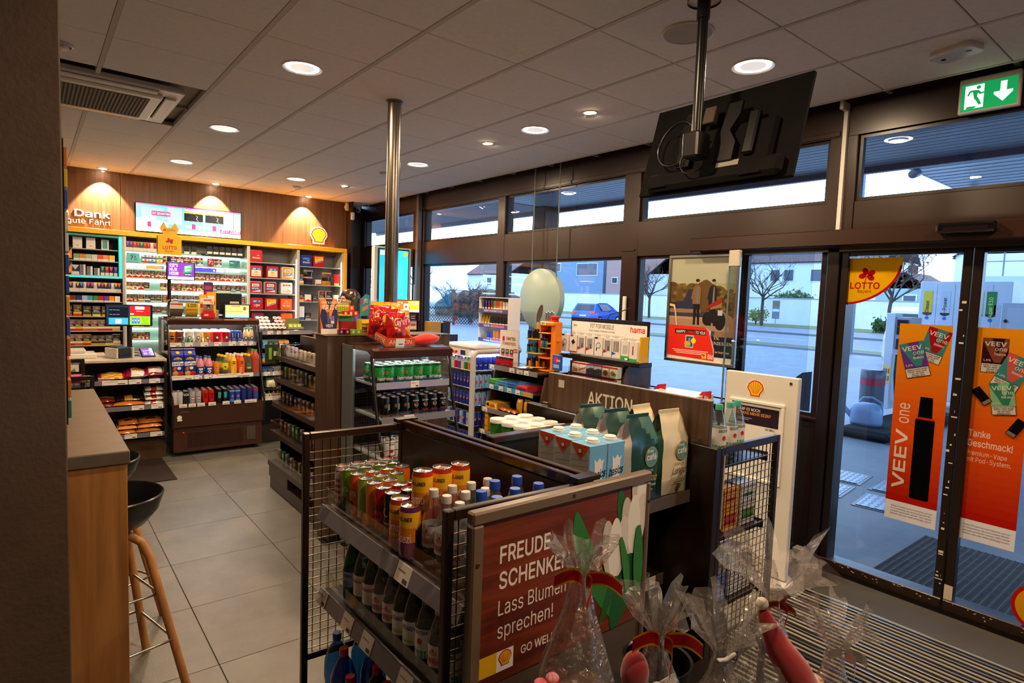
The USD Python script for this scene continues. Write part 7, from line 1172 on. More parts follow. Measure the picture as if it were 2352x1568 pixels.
for k in range(26): part(cr_, 'packet', RX(.003, .012, -.08+.08*(k % 2), -.005+.08*(k % 2), 1.27+.065*(k//2), 1.325+.065*(k//2), ('3a4f9a', 'c8a83a', '8a3a3a', 'c8c4bc', '3a6a5a', 'b86a2a')[rr.randrange(6)], .001))
# ================================================================ low gondola in front, its shelf faces the aisle on the left
GA = np.array([[.798, 1.221], [.79, 2.184], [1.237, 1.199], [1.178, 2.163]])           # near left, far left, near spine, far spine
def ga(u, v): return (1-u)*(1-v)*GA[0]+(1-u)*v*GA[1]+u*(1-v)*GA[2]+u*v*GA[3]
def bar(p, q, w, h, z, col, b=None):
    p, q = np.array(p), np.array(q); d = q-p; L = np.hypot(*d); b = b or MB(); b.T = tr(p[0], p[1], 0) @ rotz(math.atan2(d[1], d[0])); b.rbox(0, L, -w/2, w/2, z-h/2, z+h/2, col, min(w, h)*.12); return b
G_ = '23130d'
def wire_end(t, p, q, ztop, zbot, pitch, name):
    p, q = np.array(p), np.array(q); d = q-p; L = np.hypot(*d); T0 = tr(p[0], p[1], 0) @ rotz(math.atan2(d[1], d[0]))
    f = MB(T=T0.copy()); f.rbox(-.012, .012, -.012, .012, .02, ztop, G_, .003).rbox(L-.012, L+.012, -.012, .012, .02, ztop, G_, .003).rbox(.012, L-.012, -.011, .011, ztop-.028, ztop, G_, .003).rbox(.012, L-.012, -.011, .011, zbot-.012, zbot+.012, G_, .003); part(t, name, f)
    for k in range(int((ztop-zbot-.05)/pitch)): part(t, 'cross_wire', MB(T=T0.copy()).box(.012, L-.012, -.003, -.0005, zbot+.03+pitch*k, zbot+.0328+pitch*k, 'b09a7a'), 'metal')
    for k in range(int((L-.03)/pitch)): part(t, 'upright_wire', MB(T=T0.copy()).box(.03+pitch*k, .0325+pitch*k, .0, .0028, zbot, ztop-.02, '3a2c22'), 'metal')
go = thing('drinks_gondola', 'low dark gondola with wire ends holding cans and water bottles', 'shelf')
wire_end(go, GA[1], GA[3], 1.17, .30, .0305, 'end_frame'); wire_end(go, GA[0], GA[2], 1.17, .22, .0305, 'end_frame')
part(go, 'spine_panel', bar(GA[2], GA[3], .018, 1.10, .60, '2b1912')); part(go, 'spine_rail', bar(GA[2], GA[3], .022, .03, 1.17, '3a261c'), 'gloss'); part(go, 'spine_rail', bar(GA[2]+[.045, 0], GA[3]+[.045, 0], .022, .03, 1.17, '3a261c'), 'gloss'); part(go, 'base', RX(.735, 1.17, 1.25, 2.12, .02, .12, '1c110c', .004))
for p in (GA[2], GA[3]): part(go, 'corner_clip', BX(p[0]-.03, p[0]+.06, p[1]-.02, p[1]+.02, 1.176, 1.19, '1a110d'))
def gshelf(z, u0, tags):
    p, q = ga(u0, .985), ga(u0, .02); s0, s1 = ga(.97, .985), ga(.97, .02); V = [(*p, z), (*q, z), (*s1, z), (*s0, z)]
    part(go, 'shelf', MB().add(V+[(x, y, zz-.014) for x, y, zz in V], [(0, 1, 2, 3), (7, 6, 5, 4), (0, 4, 5, 1), (3, 2, 6, 7)], '33251f'))
    d = q-p; L = np.hypot(*d); T0 = tr(p[0], p[1], z) @ rotz(math.atan2(d[1], d[0])) @ rotx(-.35)
    part(go, 'price_rail', MB(T=T0.copy()).box(0, L, -.008, 0, -.045, .008, '77747e')); part(go, 'clear_guard', MB(T=tr(p[0], p[1], z) @ rotz(math.atan2(d[1], d[0]))).box(0, L, .012, .015, 0, .07, 'ffffff').box(0, .003, .015, .3, 0, .07, 'ffffff'), 'acrylic')
    for x in tags: part(go, 'price_card', MB(T=T0.copy()).box(x, x+.075, -.011, -.008, -.045, .01, 'e0d8d4').quad(x+.008, -.012, x+.05, -.009, '77747a', -.0115).quad(x+.045, -.04, x+.07, -.028, '55525a', -.0115))
gshelf(.885, .155, [.60]); gshelf(.56, .16, [.0, .22, .37, .62])
part(go, 'riser', RX(.90, 1.13, 1.555, 1.64, .886, .985, '2b1912', .003))
def fanta(b, r, h): b.shape([(-.022, .055), (.022, .065), (.024, .10), (-.022, .09)], '1f3a8e', -.0006, wrap=r).text('FANTA', 0, .070, .018, 'f0ece4', -.001, True, w=.042, wrap=r).ell(0, .035, .014, .018, '3a3a1c', -.0006, wrap=r, n=12)
def dots(b, r, h):
    for i in range(3):
        for j in range(4): b.ell(-.014+.014*i, .03+.022*j, .006, .007, 'c81c24', -.0006, wrap=r, n=10)
D_, H2 = .0585, .15
GC_ = {'white and red dotted': can_kind(D_, H2, [(0, 'd8d4d0'), (.86, 'c01c24')], dots, tab='c04050'), 'lime green': can_kind(D_, H2, [(0, '6a9a1c')], fanta), 'orange': can_kind(D_, H2, [(0, 'e8601c')], fanta), 'pale green': can_kind(D_, H2, [(0, '8ab03a')], lambda b, r, h: b.shape([(-.02, .03), (.02, .03), (.02, .10), (-.02, .115)], '24408a', -.0006, wrap=r).quad(-.012, .01, .01, .035, 'd8d8d0', -.0008, wrap=r)), 'orange and blue': can_kind(D_, H2, [(0, 'e07a1c')], lambda b, r, h: b.shape([(-.022, .055), (.022, .04), (.022, .115), (-.022, .12)], '1f3a7a', -.0006, wrap=r)), 'red': can_kind(D_, H2, [(0, 'b8141a')], lambda b, r, h: b.text('Coca', 0, .075, .026, '140c0c', -.0006, True, w=.05, wrap=r, shear=.25).text('ZERO', 0, .05, .008, '140c0c', -.0006, wrap=r)), 'black': can_kind(D_, H2, [(0, '141618')], lambda b, r, h: b.shape(Point(0, .085).buffer(.014).difference(Point(.007, .088).buffer(.012)), 'c8a82c', -.0006, wrap=r).text('SCHWARZ', 0, .045, .008, 'c8c4bc', -.0008, True, w=.034, wrap=r))}
for k, (c, n) in enumerate((('white and red dotted', 4), ('lime green', 3), ('orange', 4), ('pale green', 3), ('orange and blue', 2), ('red', 3), ('black', 2))):
    for j in range(n): GC_[c].put((.924+.0608*j+.002*k, 2.157-.0640*k, .8855), f'{c} slim can, {ORD[j]} from the aisle, {ORD[k]} row from the far end', rz=-PI/2+.2, group='slim cans on the low gondola')
GC_['lime green'].put((1.104, 2.090, .8855), 'lime green slim can with reddish neighbour, fourth in the second row', rz=-PI/2)
PL_ = can_kind(.066, .168, [(0, 'c8381c'), (.30, 'e0801c'), (.62, 'f0b41c')], lambda b, r, h: b.text('PAULANER', 0, .125, .012, '2a2014', -.0006, True, w=.055, wrap=r).text('Limo', 0, .07, .026, 'f4e8dc', -.001, True, w=.05, wrap=r), name='lemonade_can', tab='e08030'); PL2 = can_kind(.066, .168, [(0, '6a2a6a'), (.35, 'e0801c'), (.62, 'f0b41c')], lambda b, r, h: b.text('PAULANER', 0, .125, .012, '2a2014', -.0006, True, w=.055, wrap=r).text('Spezi', 0, .06, .024, 'f4e8dc', -.001, True, w=.05, wrap=r), name='lemonade_can', tab='e08030')
for k, x in enumerate((.945, 1.015, 1.085)): PL_.put((x, 1.598, .9855), f'tall yellow lemonade can standing raised, {("left","middle","right")[k]} of three', rz=-PI/2+.5)
PL_.put((.905, 1.665, .8855), 'tall yellow lemonade can in front at the shelf edge', rz=-PI/2+.4); PL2.put((.90, 1.59, .8855), 'tall yellow and purple cola mix can beside the clear bottles', rz=-PI/2+.4)
def wp(r, h): return [(0, 0), (r*.8, 0), (r, .012), (r*.96, .05), (r, .08), (r, h*.56), (r*.8, h*.72), (r*.42, h*.88), (.0125, h*.92), (.0125, h-.02)]
AP = bottle_kind(wp(.0325, .225), 'eceef0', (.015, .203, .225, 'c9c5c0'), (.055, .12, 'd8cfd0'), lambda b, r: b.text('ACQUA', 0, .092, .010, 'c86a6a', -.0006, True, w=.03, wrap=r).text('PANNA', 0, .066, .018, 'c04a44', -.0006, True, w=.05, wrap=r).shape([(-.005, .105), (0, .112), (.005, .105), (.003, .10), (-.003, .10)], 'c04a44', -.0006, wrap=r), name='water_bottle')
for x, y, l in ((.945, 1.53, 'front row, left'), (.947, 1.46, 'front row, middle'), (.946, 1.39, 'front row, right'), (1.012, 1.53, 'second row, left'), (1.014, 1.46, 'second row, middle'), (1.08, 1.525, 'third row, left'), (1.148, 1.53, 'last row, left'), (1.084, 1.455, 'third row, middle')): AP.put((x, y, .8855), f'clear water bottle with grey cap, red lettering, {l}', rz=-PI/2+.4, group='grey capped water bottles')
BW = bottle_kind(wp(.042, .275), 'e6ecf0', (.0165, .25, .275, '2a4fb8'), (.09, .15, 'c8d4e4'), lambda b, r: b.text('vittel', 0, .11, .018, '2a4f9a', -.0006, True, wrap=r), name='water_bottle')
for k, (x, y) in enumerate(((.968, 1.318), (1.056, 1.372), (.975, 1.255) , (1.14, 1.372), (1.062, 1.285), (1.15, 1.285))): BW.put((x, y, .8855), f'clear water bottle with blue cap, {("front left","second row left","front right","back left","second row right","back right")[k]}', rz=-PI/2, group='blue capped water bottles')
SP = bottle_kind([(0, 0), (.034, 0), (.036, .01), (.036, .11), (.028, .155), (.015, .20), (.0135, .235)], '3f8a4a', (.0155, .228, .25, 'd0ccc4'), (.05, .105, '9ab4d0'), lambda b, r: b.text('PELLEGRINO', 0, .085, .010, '1c2a4a', -.0006, True, w=.05, wrap=r).ell(0, .062, .016, .009, '4a7ac0', -.0006, wrap=r, n=12), name='glass_bottle')
SP.put((.925, 2.055, .5605), 'green glass sparkling water bottle, far end of second shelf', rz=-PI/2+.4)
def lab(c, body, cap, txt, tc, nm, base='d8dcdc'): return bottle_kind(wp(.034, .23), body, (.0155, .208, .23, cap), (.05, .125, c), lambda b, r: b.text(txt, 0, .098, .013, tc, -.0006, True, w=.05, wrap=r).quad(-.02, .058, .02, .066, base, -.0006, wrap=r), name=nm)
VO, VB, GE = lab('d8ccc8', 'a8c0b0', '4a6ab0', 'Volvic', 'a8343a', 'water_bottle'), lab('e0dcd4', 'b8bc8a', '9a9a94', 'VITAMIN', '2a3a8a', 'water_bottle', 'a8c03a'), None
GE = bottle_kind(wp(.033, .225), 'dfe8ea', (.015, .203, .225, '4fa890'), (.045, .135, 'dcdcd4'), lambda b, r: b.quad(-.045, .045, .045, .07, '3fa59a', -.0004, wrap=r).text('GEROLSTEINER', 0, .12, .010, '1f4a54', -.0006, True, w=.05, wrap=r).shape([(.012*math.cos(k*PI/8)*(1 if k % 2 else .6), .097+.012*math.sin(k*PI/8)*(1 if k % 2 else .6)) for k in range(16)], 'c8242c', -.0006, wrap=r).text('MEDIUM', 0, .054, .008, 'd8ece8', -.0008, False, wrap=r), name='water_bottle')
for k, (y, b_, l) in enumerate(((1.965, VO, 'blue capped water bottle with pink label, left one'), (1.89, VO, 'blue capped water bottle with pink label, right one'), (1.815, AP, 'grey capped water bottle with red lettering, left one'), (1.74, AP, 'grey capped water bottle with red lettering, right one'), (1.665, VB, 'yellowish vitamin water bottle, left one'), (1.595, VB, 'yellowish vitamin water bottle, right one'), (1.52, GE, 'teal capped mineral water bottle'), (1.445, AP, 'grey capped bottle right of the teal one'), (1.37, GE, 'teal capped bottle nearest the end frame'))):
    b_.put((.925, y, .5605), l+', front of second shelf', rz=-PI/2+.4); b_.put((1.0, y+.012, .5605), l+', second row of second shelf', rz=-PI/2+.4)
BL = bottle_kind([(0, 0), (.042, 0), (.046, .015), (.046, .10), (.040, .14), (.046, .18), (.044, .23), (.03, .275), (.0135, .30), (.0135, .31)], '5f9ed0', (.016, .305, .33, '2a3f9a'), None, name='large_water_bottle'); BLR = bottle_kind([(0, 0), (.042, 0), (.046, .015), (.046, .10), (.040, .14), (.046, .18), (.044, .23), (.03, .275), (.0135, .30), (.0135, .31)], '4f96cc', (.016, .305, .33, 'c8483c'), None, name='large_water_bottle'); CL = bottle_kind([(0, 0), (.042, 0), (.046, .015), (.044, .12), (.046, .18), (.044, .23), (.03, .275), (.0135, .30), (.0135, .31)], '2a0c08', (.016, .305, .33, 'b0181c'), (.12, .17, 'b0181c'), mat='gloss', name='cola_bottle')
for b_, x, y, l in ((BL, .857, 2.03, 'large blue water bottle with dark blue cap on the base'), (BLR, .838, 1.925, 'large blue water bottle with coral cap on the base'), (BL, .955, 2.02, 'large blue water bottle behind, farther from the aisle'), (BLR, .94, 1.90, 'large blue water bottle behind the coral capped one'), (CL, .792, 1.765, 'dark cola bottle with red cap, the one nearest the aisle'), (CL, .888, 1.765, 'dark cola bottle with red cap, behind the nearest'), (CL, .87, 1.665, 'dark cola bottle with red cap, right of three')): b_.put((x, y, .1205), l)
# framed poster on the near end
fp = thing('framed_poster', 'brown framed poster FREUDE SCHENKEN with white tulips', 'poster', (1.152, 1.15, 0)); fx = .336
for n, (a, c, d, e) in {'top': (-fx, fx, 1.147, 1.18), 'left': (-fx, -fx+.035, .05, 1.147), 'right': (fx-.018, fx, .05, 1.147)}.items(): part(fp, 'frame_bar', RX(a, c, -.012, .02, d, e, '6e5b4a', .005))
part(fp, 'back_plate', BX(-fx+.03, fx-.01, .0, .016, .05, 1.15, '58493b')); part(fp, 'print_ground', BX(-.301, .32, -.003, .0, .72, 1.147, 'ffffff'), 'poster_wood')
for x, z in ((-.32, 1.05), (0, 1.165), (.325, 1.09)): part(fp, 'screw', MB().at(x, -.0125, z, rx=PI/2).lathe([(.006, 0), (.005, .002), (0, .002)], 10, '8a7a68'), 'metal')
b = MB(); y = -.0035
for s, z, h, bo, w in (('FREUDE', 1.032, .043, True, .17), ('SCHENKEN', .965, .043, True, .245), ('Lass Blumen', .895, .040, False, .235), ('sprechen!', .835, .040, False, .19)): b.text(s, -.245, z, h, 'ece0d4', y, bo, w=w, anchor='l')
b.text('GO WELL', -.165, .768, .022, 'ece0d4', y, True, w=.12, anchor='l').quad(-.301, .745, -.245, .800, 'f0b81c', y).quad(-.245, .745, -.19, .800, 'f4efe6', y); shell_mark(b, -.2175, .776, .021, y-.0004)
def leaf(pts, w, c, k): 
    P = np.array(pts); d = np.gradient(P, axis=0); n = np.c_[-d[:, 1], d[:, 0]]; n /= np.linalg.norm(n, axis=1, keepdims=True); ww = w*np.sin(np.linspace(.05, PI-.2, len(P)))[:, None]**.6; b.shape(Polygon(np.vstack([P+n*ww, (P-n*ww)[::-1]])).buffer(0).intersection(sbox(-.301, .72, .32, 1.147)), c, y-.0005*k)
def cv(a, m, e): t = np.linspace(0, 1, 12)[:, None]; return (1-t)**2*np.array(a)+2*t*(1-t)*np.array(m)+t*t*np.array(e)
leaf(cv((.02, 1.11), (.05, .95), (.22, .74)), .036, '2f7a34', 1); leaf(cv((.20, 1.147), (.21, 1.07), (.24, 1.0)), .022, '24662c', 1); leaf(cv((.19, .72), (.22, .80), (.29, .97)), .04, '1d5a28', 2); leaf(cv((.13, .75), (.20, .85), (.22, 1.04)), .018, '245f2a', 2)
def tulip(cx, cz, s, k):
    clip = sbox(-.301, .72, .32, 1.147)
    for dx, rot, c in ((-.30, 8, 'c9beac'), (.30, -8, 'd9d0c2'), (0, 0, 'ece5d8')): g = affinity.rotate(Polygon([(cx+dx*s+.34*s*math.sin(a), cz+s*(-math.cos(a))*(1.0 if math.cos(a) > 0 else 1.15)) for a in np.linspace(0, 2*PI, 22)]), rot); b.shape(g.intersection(clip), c, y-.0005*k-.0001*(dx == 0))
tulip(.30, 1.11, .075, 4); tulip(.265, 1.02, .085, 5); tulip(.185, .965, .085, 6); leaf(cv((.295, .78), (.29, .9), (.285, 1.02)), .022, '2f7a34', 13); leaf(cv((.25, .80), (.24, .9), (.205, 1.0)), .014, '37803a', 13)
part(fp, 'print', b)
# ================================================================ middle gondola: milk and coffee on its near end, AKTION board on top
gm = thing('coffee_gondola', 'dark gondola with milk and coffee end and wire panel', 'shelf'); part(gm, 'end_back', RX(1.30, 1.965, 1.72, 1.74, .05, 1.185, '24150f', .003)); part(gm, 'end_rail', RX(1.30, 1.80, 1.705, 1.755, 1.165, 1.19, '3a2a2a', .004), 'gloss')
part(gm, 'upright', RX(1.955, 2.0, 1.215, 2.30, .03, 1.17, '1c110c', .003)); wire_end(gm, (2.0, 1.225), (2.41, 1.225), 1.17, .30, .0305, 'end_frame'); part(gm, 'far_post', RX(2.39, 2.41, 2.2, 2.22, .03, 1.1, G_, .002)); part(gm, 'base', RX(1.3, 2.4, 1.34, 2.28, .02, .12, '1c110c', .004))
part(gm, 'white_strip', BX(2.002, 2.006, 1.208, 1.2125, .86, 1.14, 'b8b0a8'))
for z, y0 in ((.985, 1.32), (.62, 1.42)): part(gm, 'end_shelf', BX(1.30, 1.953, y0, 1.719, z-.015, z, '2a1d17')); price_rail(gm, 1.30, 1.953, y0-.001, z-.04, z+.006, [] if z > .8 else [(.545+1.0, .04), (1.66, .04), (1.86, .04)], '574a42'); part(gm, 'clear_guard', BX(1.45, 1.95, y0+.002, y0+.005, z, z+.06, 'ffffff'), 'acrylic')
for z in (1.088, .80, .52): part(gm, 'side_shelf', BX(2.002, 2.38, 1.245, 2.28, z-.014, z, '2a1d17')); part(gm, 'shelf_lip', BX(2.38, 2.386, 1.245, 2.28, z-.03, z+.008, '3a2a22'))
part(gm, 'left_shelf', BX(1.64, 1.953, 1.76, 2.28, .915, .93, '2a1d17'))
ab = thing('offer_board', 'long dark wood board lettered AKTION on the middle gondola', 'sign', (1.978, 1.71, 1.172), -PI/2); part(ab, 'board', RX(-.45, .452, -.008, .008, .0, .166, 'ffffff', .001), 'dark_wood'); part(ab, 'lettering', MB().text('AKTION', -.05, .055, .058, 'd4ccc4', -.009, True, w=.26)); part(ab, 'blank_card', QD(-.375, .105, -.335, .142, 'b8b0a4', -.0095)); part(ab, 'edge', BX(-.45, .452, -.006, .006, .166, .169, 'b0a89c'))
for x in (-.44, .40): part(ab, 'clip', BX(x-.03, x+.02, -.03, -.009, -.002, .02, 'ffffff'), 'acrylic')
def milk(t):
    w, d, h = .083, .088, .238; b = RX(-w/2, w/2, 0, d, 0, h, '6fb2dc', .001); b.quad(-w/2, 0, w/2, .02, 'e4e4e0', -.0006)
    gl = [(-.026, 0), (.026, 0), (.030, .05), (.018, .13), (.022, .175), (.028, .19), (.015, .183), (.006, .195), (-.008, .182), (-.02, .195), (-.018, .17), (-.016, .13), (-.030, .05)]; b.shape(gl, 'ece8e2', -.001).text('basics', 0, .128, .026, '1c2434', -.0014, True, w=.068, shear=.3, rot=.08).text('1,5%', -.005, .108, .009, '8a9aa8', -.0014, False).ell(0, .075, .013, .013, '2a2a2c', -.0014, n=16).ell(0, .075, .0105, .0105, 'ece8e2', -.0018, n=16).ell(.002, .075, .006, .007, '2a2a2c', -.0022, n=10)
    T0 = b.T; b.T = rotz(-PI/2) @ tr(-d/2, -w/2, 0); b.quad(-d/2, 0, d/2, h*.999, 'c9c4bc', -.0006)
    for k in range(9): b.shape(affinity.rotate(sbox(-.038, .012+.022*k, .034, .026+.022*k).buffer(.003), 8), 'a8a49e', -.001)
    b.shape([(-d/2, h), (d/2, h), (0, h-.05)], 'd8482a', -.0014).ell(-.0, h-.022, .010, .010, '2a2420', -.0018, n=12).ell(0, h-.022, .008, .008, 'd8c8b8', -.0022, n=12); b.T = T0; b.box(w/2, w/2+.0006, 0, d, h-.01, h, 'd8382a'); part(t, 'carton', b)
    part(t, 'cap', MB().at(.005, .035, h).lathe([(.024, 0), (.024, .008), (.021, .009), (.021, .014), (.019, .016), (0, .016)], 20, 'e8e4e0'))
MK = Kind('milk_carton', 'carton', milk)
for j in range(3):
    for k in range(2): MK.put((1.452+.087*k+.01*j, 1.332+.093*j, .9855), f'blue and white milk carton, {("left","right")[k]} column, {("front","middle","back")[j]} row', group='milk cartons')
def coffee(body, side, oval, name, tc, sub):
    def f(t):
        w, d, h = .135, .085, .30; n = 14; zs = np.linspace(0, 1, 17); q = 0
        rows = []
        for z in zs:
            k = min(1, max(0, (z-.68)/.32)); hd = d/2*(1-.93*k**1.3); hw = w/2*(1-.16*k**2); bl = .006*math.sin(PI*min(1, z/.7)); P = []
            for (x0, y0, x1, y1, m) in ((-hw, -hd, hw, -hd, 8), (hw, -hd, hw, hd, 4), (hw, hd, -hw, hd, 8), (-hw, hd, -hw, -hd, 4)):
                for s in np.linspace(0, 1, m, endpoint=False):
                    x, y = x0+(x1-x0)*s, y0+(y1-y0)*s
                    if m == 8: y += (-1 if y0 < 0 else 1)*bl*math.sin(PI*s)*1.6
                    else: x += (-1)*(1 if x0 > 0 else -1)*(.022*k*(1-k)*4*math.sin(PI*s)+.004*math.sin(PI*s))
                    P.append((x, y, z*h))
            P.append(P[0]); rows.append(P)
        P = np.array(rows); nz = meshkit.fbm(P*np.array([28, 28, 22])+hash(name) % 7, 3, 4)-.5; P[..., 1] += nz*.014*np.clip(zs*1.6, .2, 1)[:, None]; P[:, -1] = P[:, 0]
        C = np.array([[lin(side if (8 <= j < 12 or j >= 20) else (body if not (i > 9 and 3 < j < 8 and (i+j) % 9 < 5 and name == 'Espresso') else '4a756f')) for j in range(24)] for i in range(16)])
        m = MB().at(0, d/2, 0).grid(P, C); m.box(-w*.40, w*.40, -.003, .003, h-.004, h+.012, body); part(t, 'bag', m)
        b = MB(); e = -.0125; b.shape(affinity.scale(Point(.022, .165).buffer(.032), 1, 1.15), oval, e).shape(affinity.scale(Point(.022, .165).buffer(.030), 1, 1.15), '5f908e', e-.0004).text('Shell', .015, .182, .010, 'dfe8e0', e-.0008, True).text('café', .022, .155, .021, 'f4f0e8', e-.001, True, w=.05)
        b.text('SIGNATURE', .01, .112, .009, tc, e, False, w=.05).text(name, .008, .078, .026, sub, e, False, w=.085 if len(name) > 5 else .07, shear=.3).text('ROASTED COFFEE BEANS', .008, .060, .007, tc, e, True, w=.085).quad(-.02, .045, .035, .048, tc, e).ell(.012, .03, .011, .011, tc, e, n=14); part(t, 'print', b)
    return Kind('coffee_bag', 'coffee bag', f)
CE = coffee('20453f', 'd0c4b4', 'c8a84a', 'Espresso', 'b8ccc4', 'e0a83a'); CLU = coffee('e2d6bc', '1f4a3a', 'c8a84a', 'Lungo', '4a4a44', '3a2a22')
CE.put((1.695, 1.335, .9855), 'green coffee bag lettered Espresso, nearest the milk, in front', rz=-.06); CLU.put((1.875, 1.335, .9865), 'cream coffee bag lettered Lungo, in front at the upright', rz=-.08); CE.put((1.70, 1.445, .9855), 'green coffee bag, middle of its row behind the milk', rz=-.12); CE.put((1.69, 1.56, .9855), 'green coffee bag, rearmost of its row', rz=-.1); CLU.put((1.865, 1.455, .9865), 'cream coffee bag behind the front cream one', rz=.05)
PR = Kind('crisps_tube', 'crisps tube', lambda t: (part(t, 'tube', LA([(.037, 0), (.037, .19)], 28, '2f7a2c').text('S', 0, .06, .05, 'd8dcc8', -.0006, True, wrap=.037).quad(-.012, .11, .012, .14, 'd8d0b8', -.0008, wrap=.037)), part(t, 'lid', LA([(.039, .182), (.0395, .198), (.037, .201), (.033, .197), (0, .197)], 28, 'e4e0da'))))
for j in range(3):
    for k in range(5 if j == 0 else 4): PR.put((1.70+.083*j, 2.20-.088*k, .9305), f'green crisps tube with white lid, {ORD[k]} from the far end in {("left","middle","right")[j]} row', rz=-PI/2, group='green crisps tubes')
for k, (x, y) in enumerate(((2.085, 1.295), (2.17, 1.30), (2.065, 1.375), (2.15, 1.38), (2.24, 1.31))): GE.put((x, y, 1.0885), f'teal capped mineral water bottle above the wire panel, {("front left","front middle","back left","back right","front right")[k]}', rz=-.2)
GB = bottle_kind(wp(.034, .225), 'c8dcc0', (.016, .20, .225, '3fae3a'), (.05, .12, '4a9a44'), name='water_bottle')
for k in range(4): GB.put((2.12, 2.06-.083*k, 1.0885), f'green capped bottle peeping over the offer board, {ORD[k]} from left')
for nm, l, x, y, z, w, h, d, c, c2 in (('condom_box', 'pale grey box with large ampersand on the lower end shelf', 1.86, 1.455, .6205, .075, .155, .06, 'a9b8b0', '22343a'), ('red_pouch_box', 'red packet beside the ampersand box', 1.755, 1.45, .6205, .085, .145, .03, 'b81c24', 'e0b0a8'), ('blue_box', 'dark blue box on the end base below the packets', 1.72, 1.46, .1205, .11, .30, .08, '17204a', '6a7ac0'), ('orange_carton', 'orange and red carton behind the wire panel', 2.17, 1.27, .8005, .10, .17, .08, 'e8941c', 'c8301c'), ('white_green_carton', 'white and green carton behind the wire panel', 2.30, 1.27, .8005, .11, .17, .08, 'd8d8d0', '4a8a3a'), ('grey_tin', 'dark grey tin behind the wire panel', 2.06, 1.265, .8005, .075, .15, .07, '4a4642', '8a8680'), ('white_carton', 'white carton with red lettering behind the wire panel', 2.27, 1.27, .5205, .16, .17, .10, 'e4e0dc', 'c03a44'), ('blue_folder', 'light blue folder standing behind the wire panel', 2.09, 1.265, .5205, .13, .10, .08, '5a78b8', '8aa4d8'), ('yellow_carton', 'yellow and white carton low behind the wire panel', 2.27, 1.36, .1205, .16, .22, .10, 'e8b81c', 'e8e4dc')):
    def dc(b, w=w, h=h, c2=c2, nm=nm):
        if nm == 'condom_box': b.text('&', 0, .045, .075, c2, -.001, False).text('DU&ICH', .01, .03, .014, c2, -.001, True, w=.05)
        elif nm == 'white_carton': b.text('Smart', 0, h*.55, .03, c2, -.001, False)
        else: b.quad(-w*.4, h*.15, w*.4, h*.38, c2, -.001).quad(-w*.3, h*.7, w*.2, h*.78, c2, -.001)
    box_kind(w, h, d, c, dc, nm, 'box').put((x, y, z), l)
SY = bottle_kind([(0, 0), (.045, 0), (.048, .012), (.046, .12), (.04, .17), (.03, .185)], '1f78a8', (.03, .215, .31, '16181c'), (.168, .215, '14161a'), lambda b, r: b.text('NERO', 0, .185, .018, 'b8c0c8', -.0006, True, w=.05, wrap=r), 'gloss', name='spray_bottle')
SY.put((2.19, 1.30, .1205), 'blue shampoo bottle with black top behind wire panel, right one'); SY.put((2.075, 1.31, .1205), 'blue shampoo bottle with black top behind wire panel, left one')
# ================================================================ newspaper rack, totem
nr = thing('newspaper_rack', 'dark newspaper rack with red corner boards by the window', 'magazine stand'); part(nr, 'body', RX(3.45, 3.87, 2.32, 3.10, .05, 1.0, '241812', .004)); part(nr, 'top_edge', RX(3.43, 3.88, 2.30, 3.12, 1.0, 1.02, '2e1f17', .003))
for y in (2.75, 2.375): part(nr, 'red_board', MB().at(3.6, y, 1.02, rz=-PI/2).prism([(-.07, 0), (.07, .0), (.07, .09), (.0, .075)], .004, 'b01c2c').text('Bild', .035, .02, .03, 'e8d8d4', -.001, True, w=.03))
np_ = thing('newspaper_stack', 'pale stack of folded newspapers on the window rack', 'newspapers', (3.62, 2.55, 1.0205), .08); 
for k in range(4): part(np_, 'newspaper', RX(-.12, .12, -.18, .18, .012*k, .012*k+.011, 'd4ccc0', .003))
to = thing('poster_totem', 'white floor standing totem with shell emblem and dark notice', 'sign', (3.56, 1.93, 0), -PI/2+.03); part(to, 'panel', RX(-.235, .235, -.012, .03, .03, 1.275, 'd9d4ca', .004)); part(to, 'foot', MB().at(.12, .0, 0).lathe([(.15, 0), (.15, .012), (.14, .02), (0, .022)], 36, 'd9d4ca')); part(to, 'screw', MB().at(.19, -.013, 1.24, rx=PI/2).lathe([(.009, 0), (.009, .002), (0, .002)], 12, 'a8a49c'), 'metal')
for a, c, d, e in ((-.195, .165, 1.085, 1.105), (-.195, .165, .60, .62), (-.195, -.175, .62, 1.085), (.145, .165, .62, 1.085)): part(to, 'insert_frame', RX(a, c, -.024, -.012, d, e, 'e6e2da', .003))
b = QD(-.175, .62, .145, 1.085, 'e4e0d8', -.0125).quad(-.15, .95, .13, 1.065, '2a1a2c', -.013).text('DARF ES NOCH', -.14, 1.035, .018, 'e8e0dc', -.0135, True, w=.15, anchor='l').text('ETWAS MEHR SEIN?', -.14, 1.01, .018, 'e0982c', -.0135, True, w=.22, anchor='l').quad(-.14, .985, -.04, .989, 'a89aa4', -.0135).quad(-.14, .975, -.06, .979, 'a89aa4', -.0135).text('GO WELL', .08, .93, .012, '2a2428', -.0135, True, w=.06); shell_mark(b, -.03, 1.175, .052, -.0135, white='ece6da'); part(to, 'notice', b)
ws_ = thing('floor_socket', 'small pale socket box on the floor at the door jamb', 'socket', (4.04, 1.83, 0)); part(ws_, 'box', RX(-.05, .02, -.04, .04, .01, .085, 'b0a89c', .004)); part(ws_, 'foot', BX(-.08, .02, -.05, .03, 0, .008, '8a857c'), 'metal')
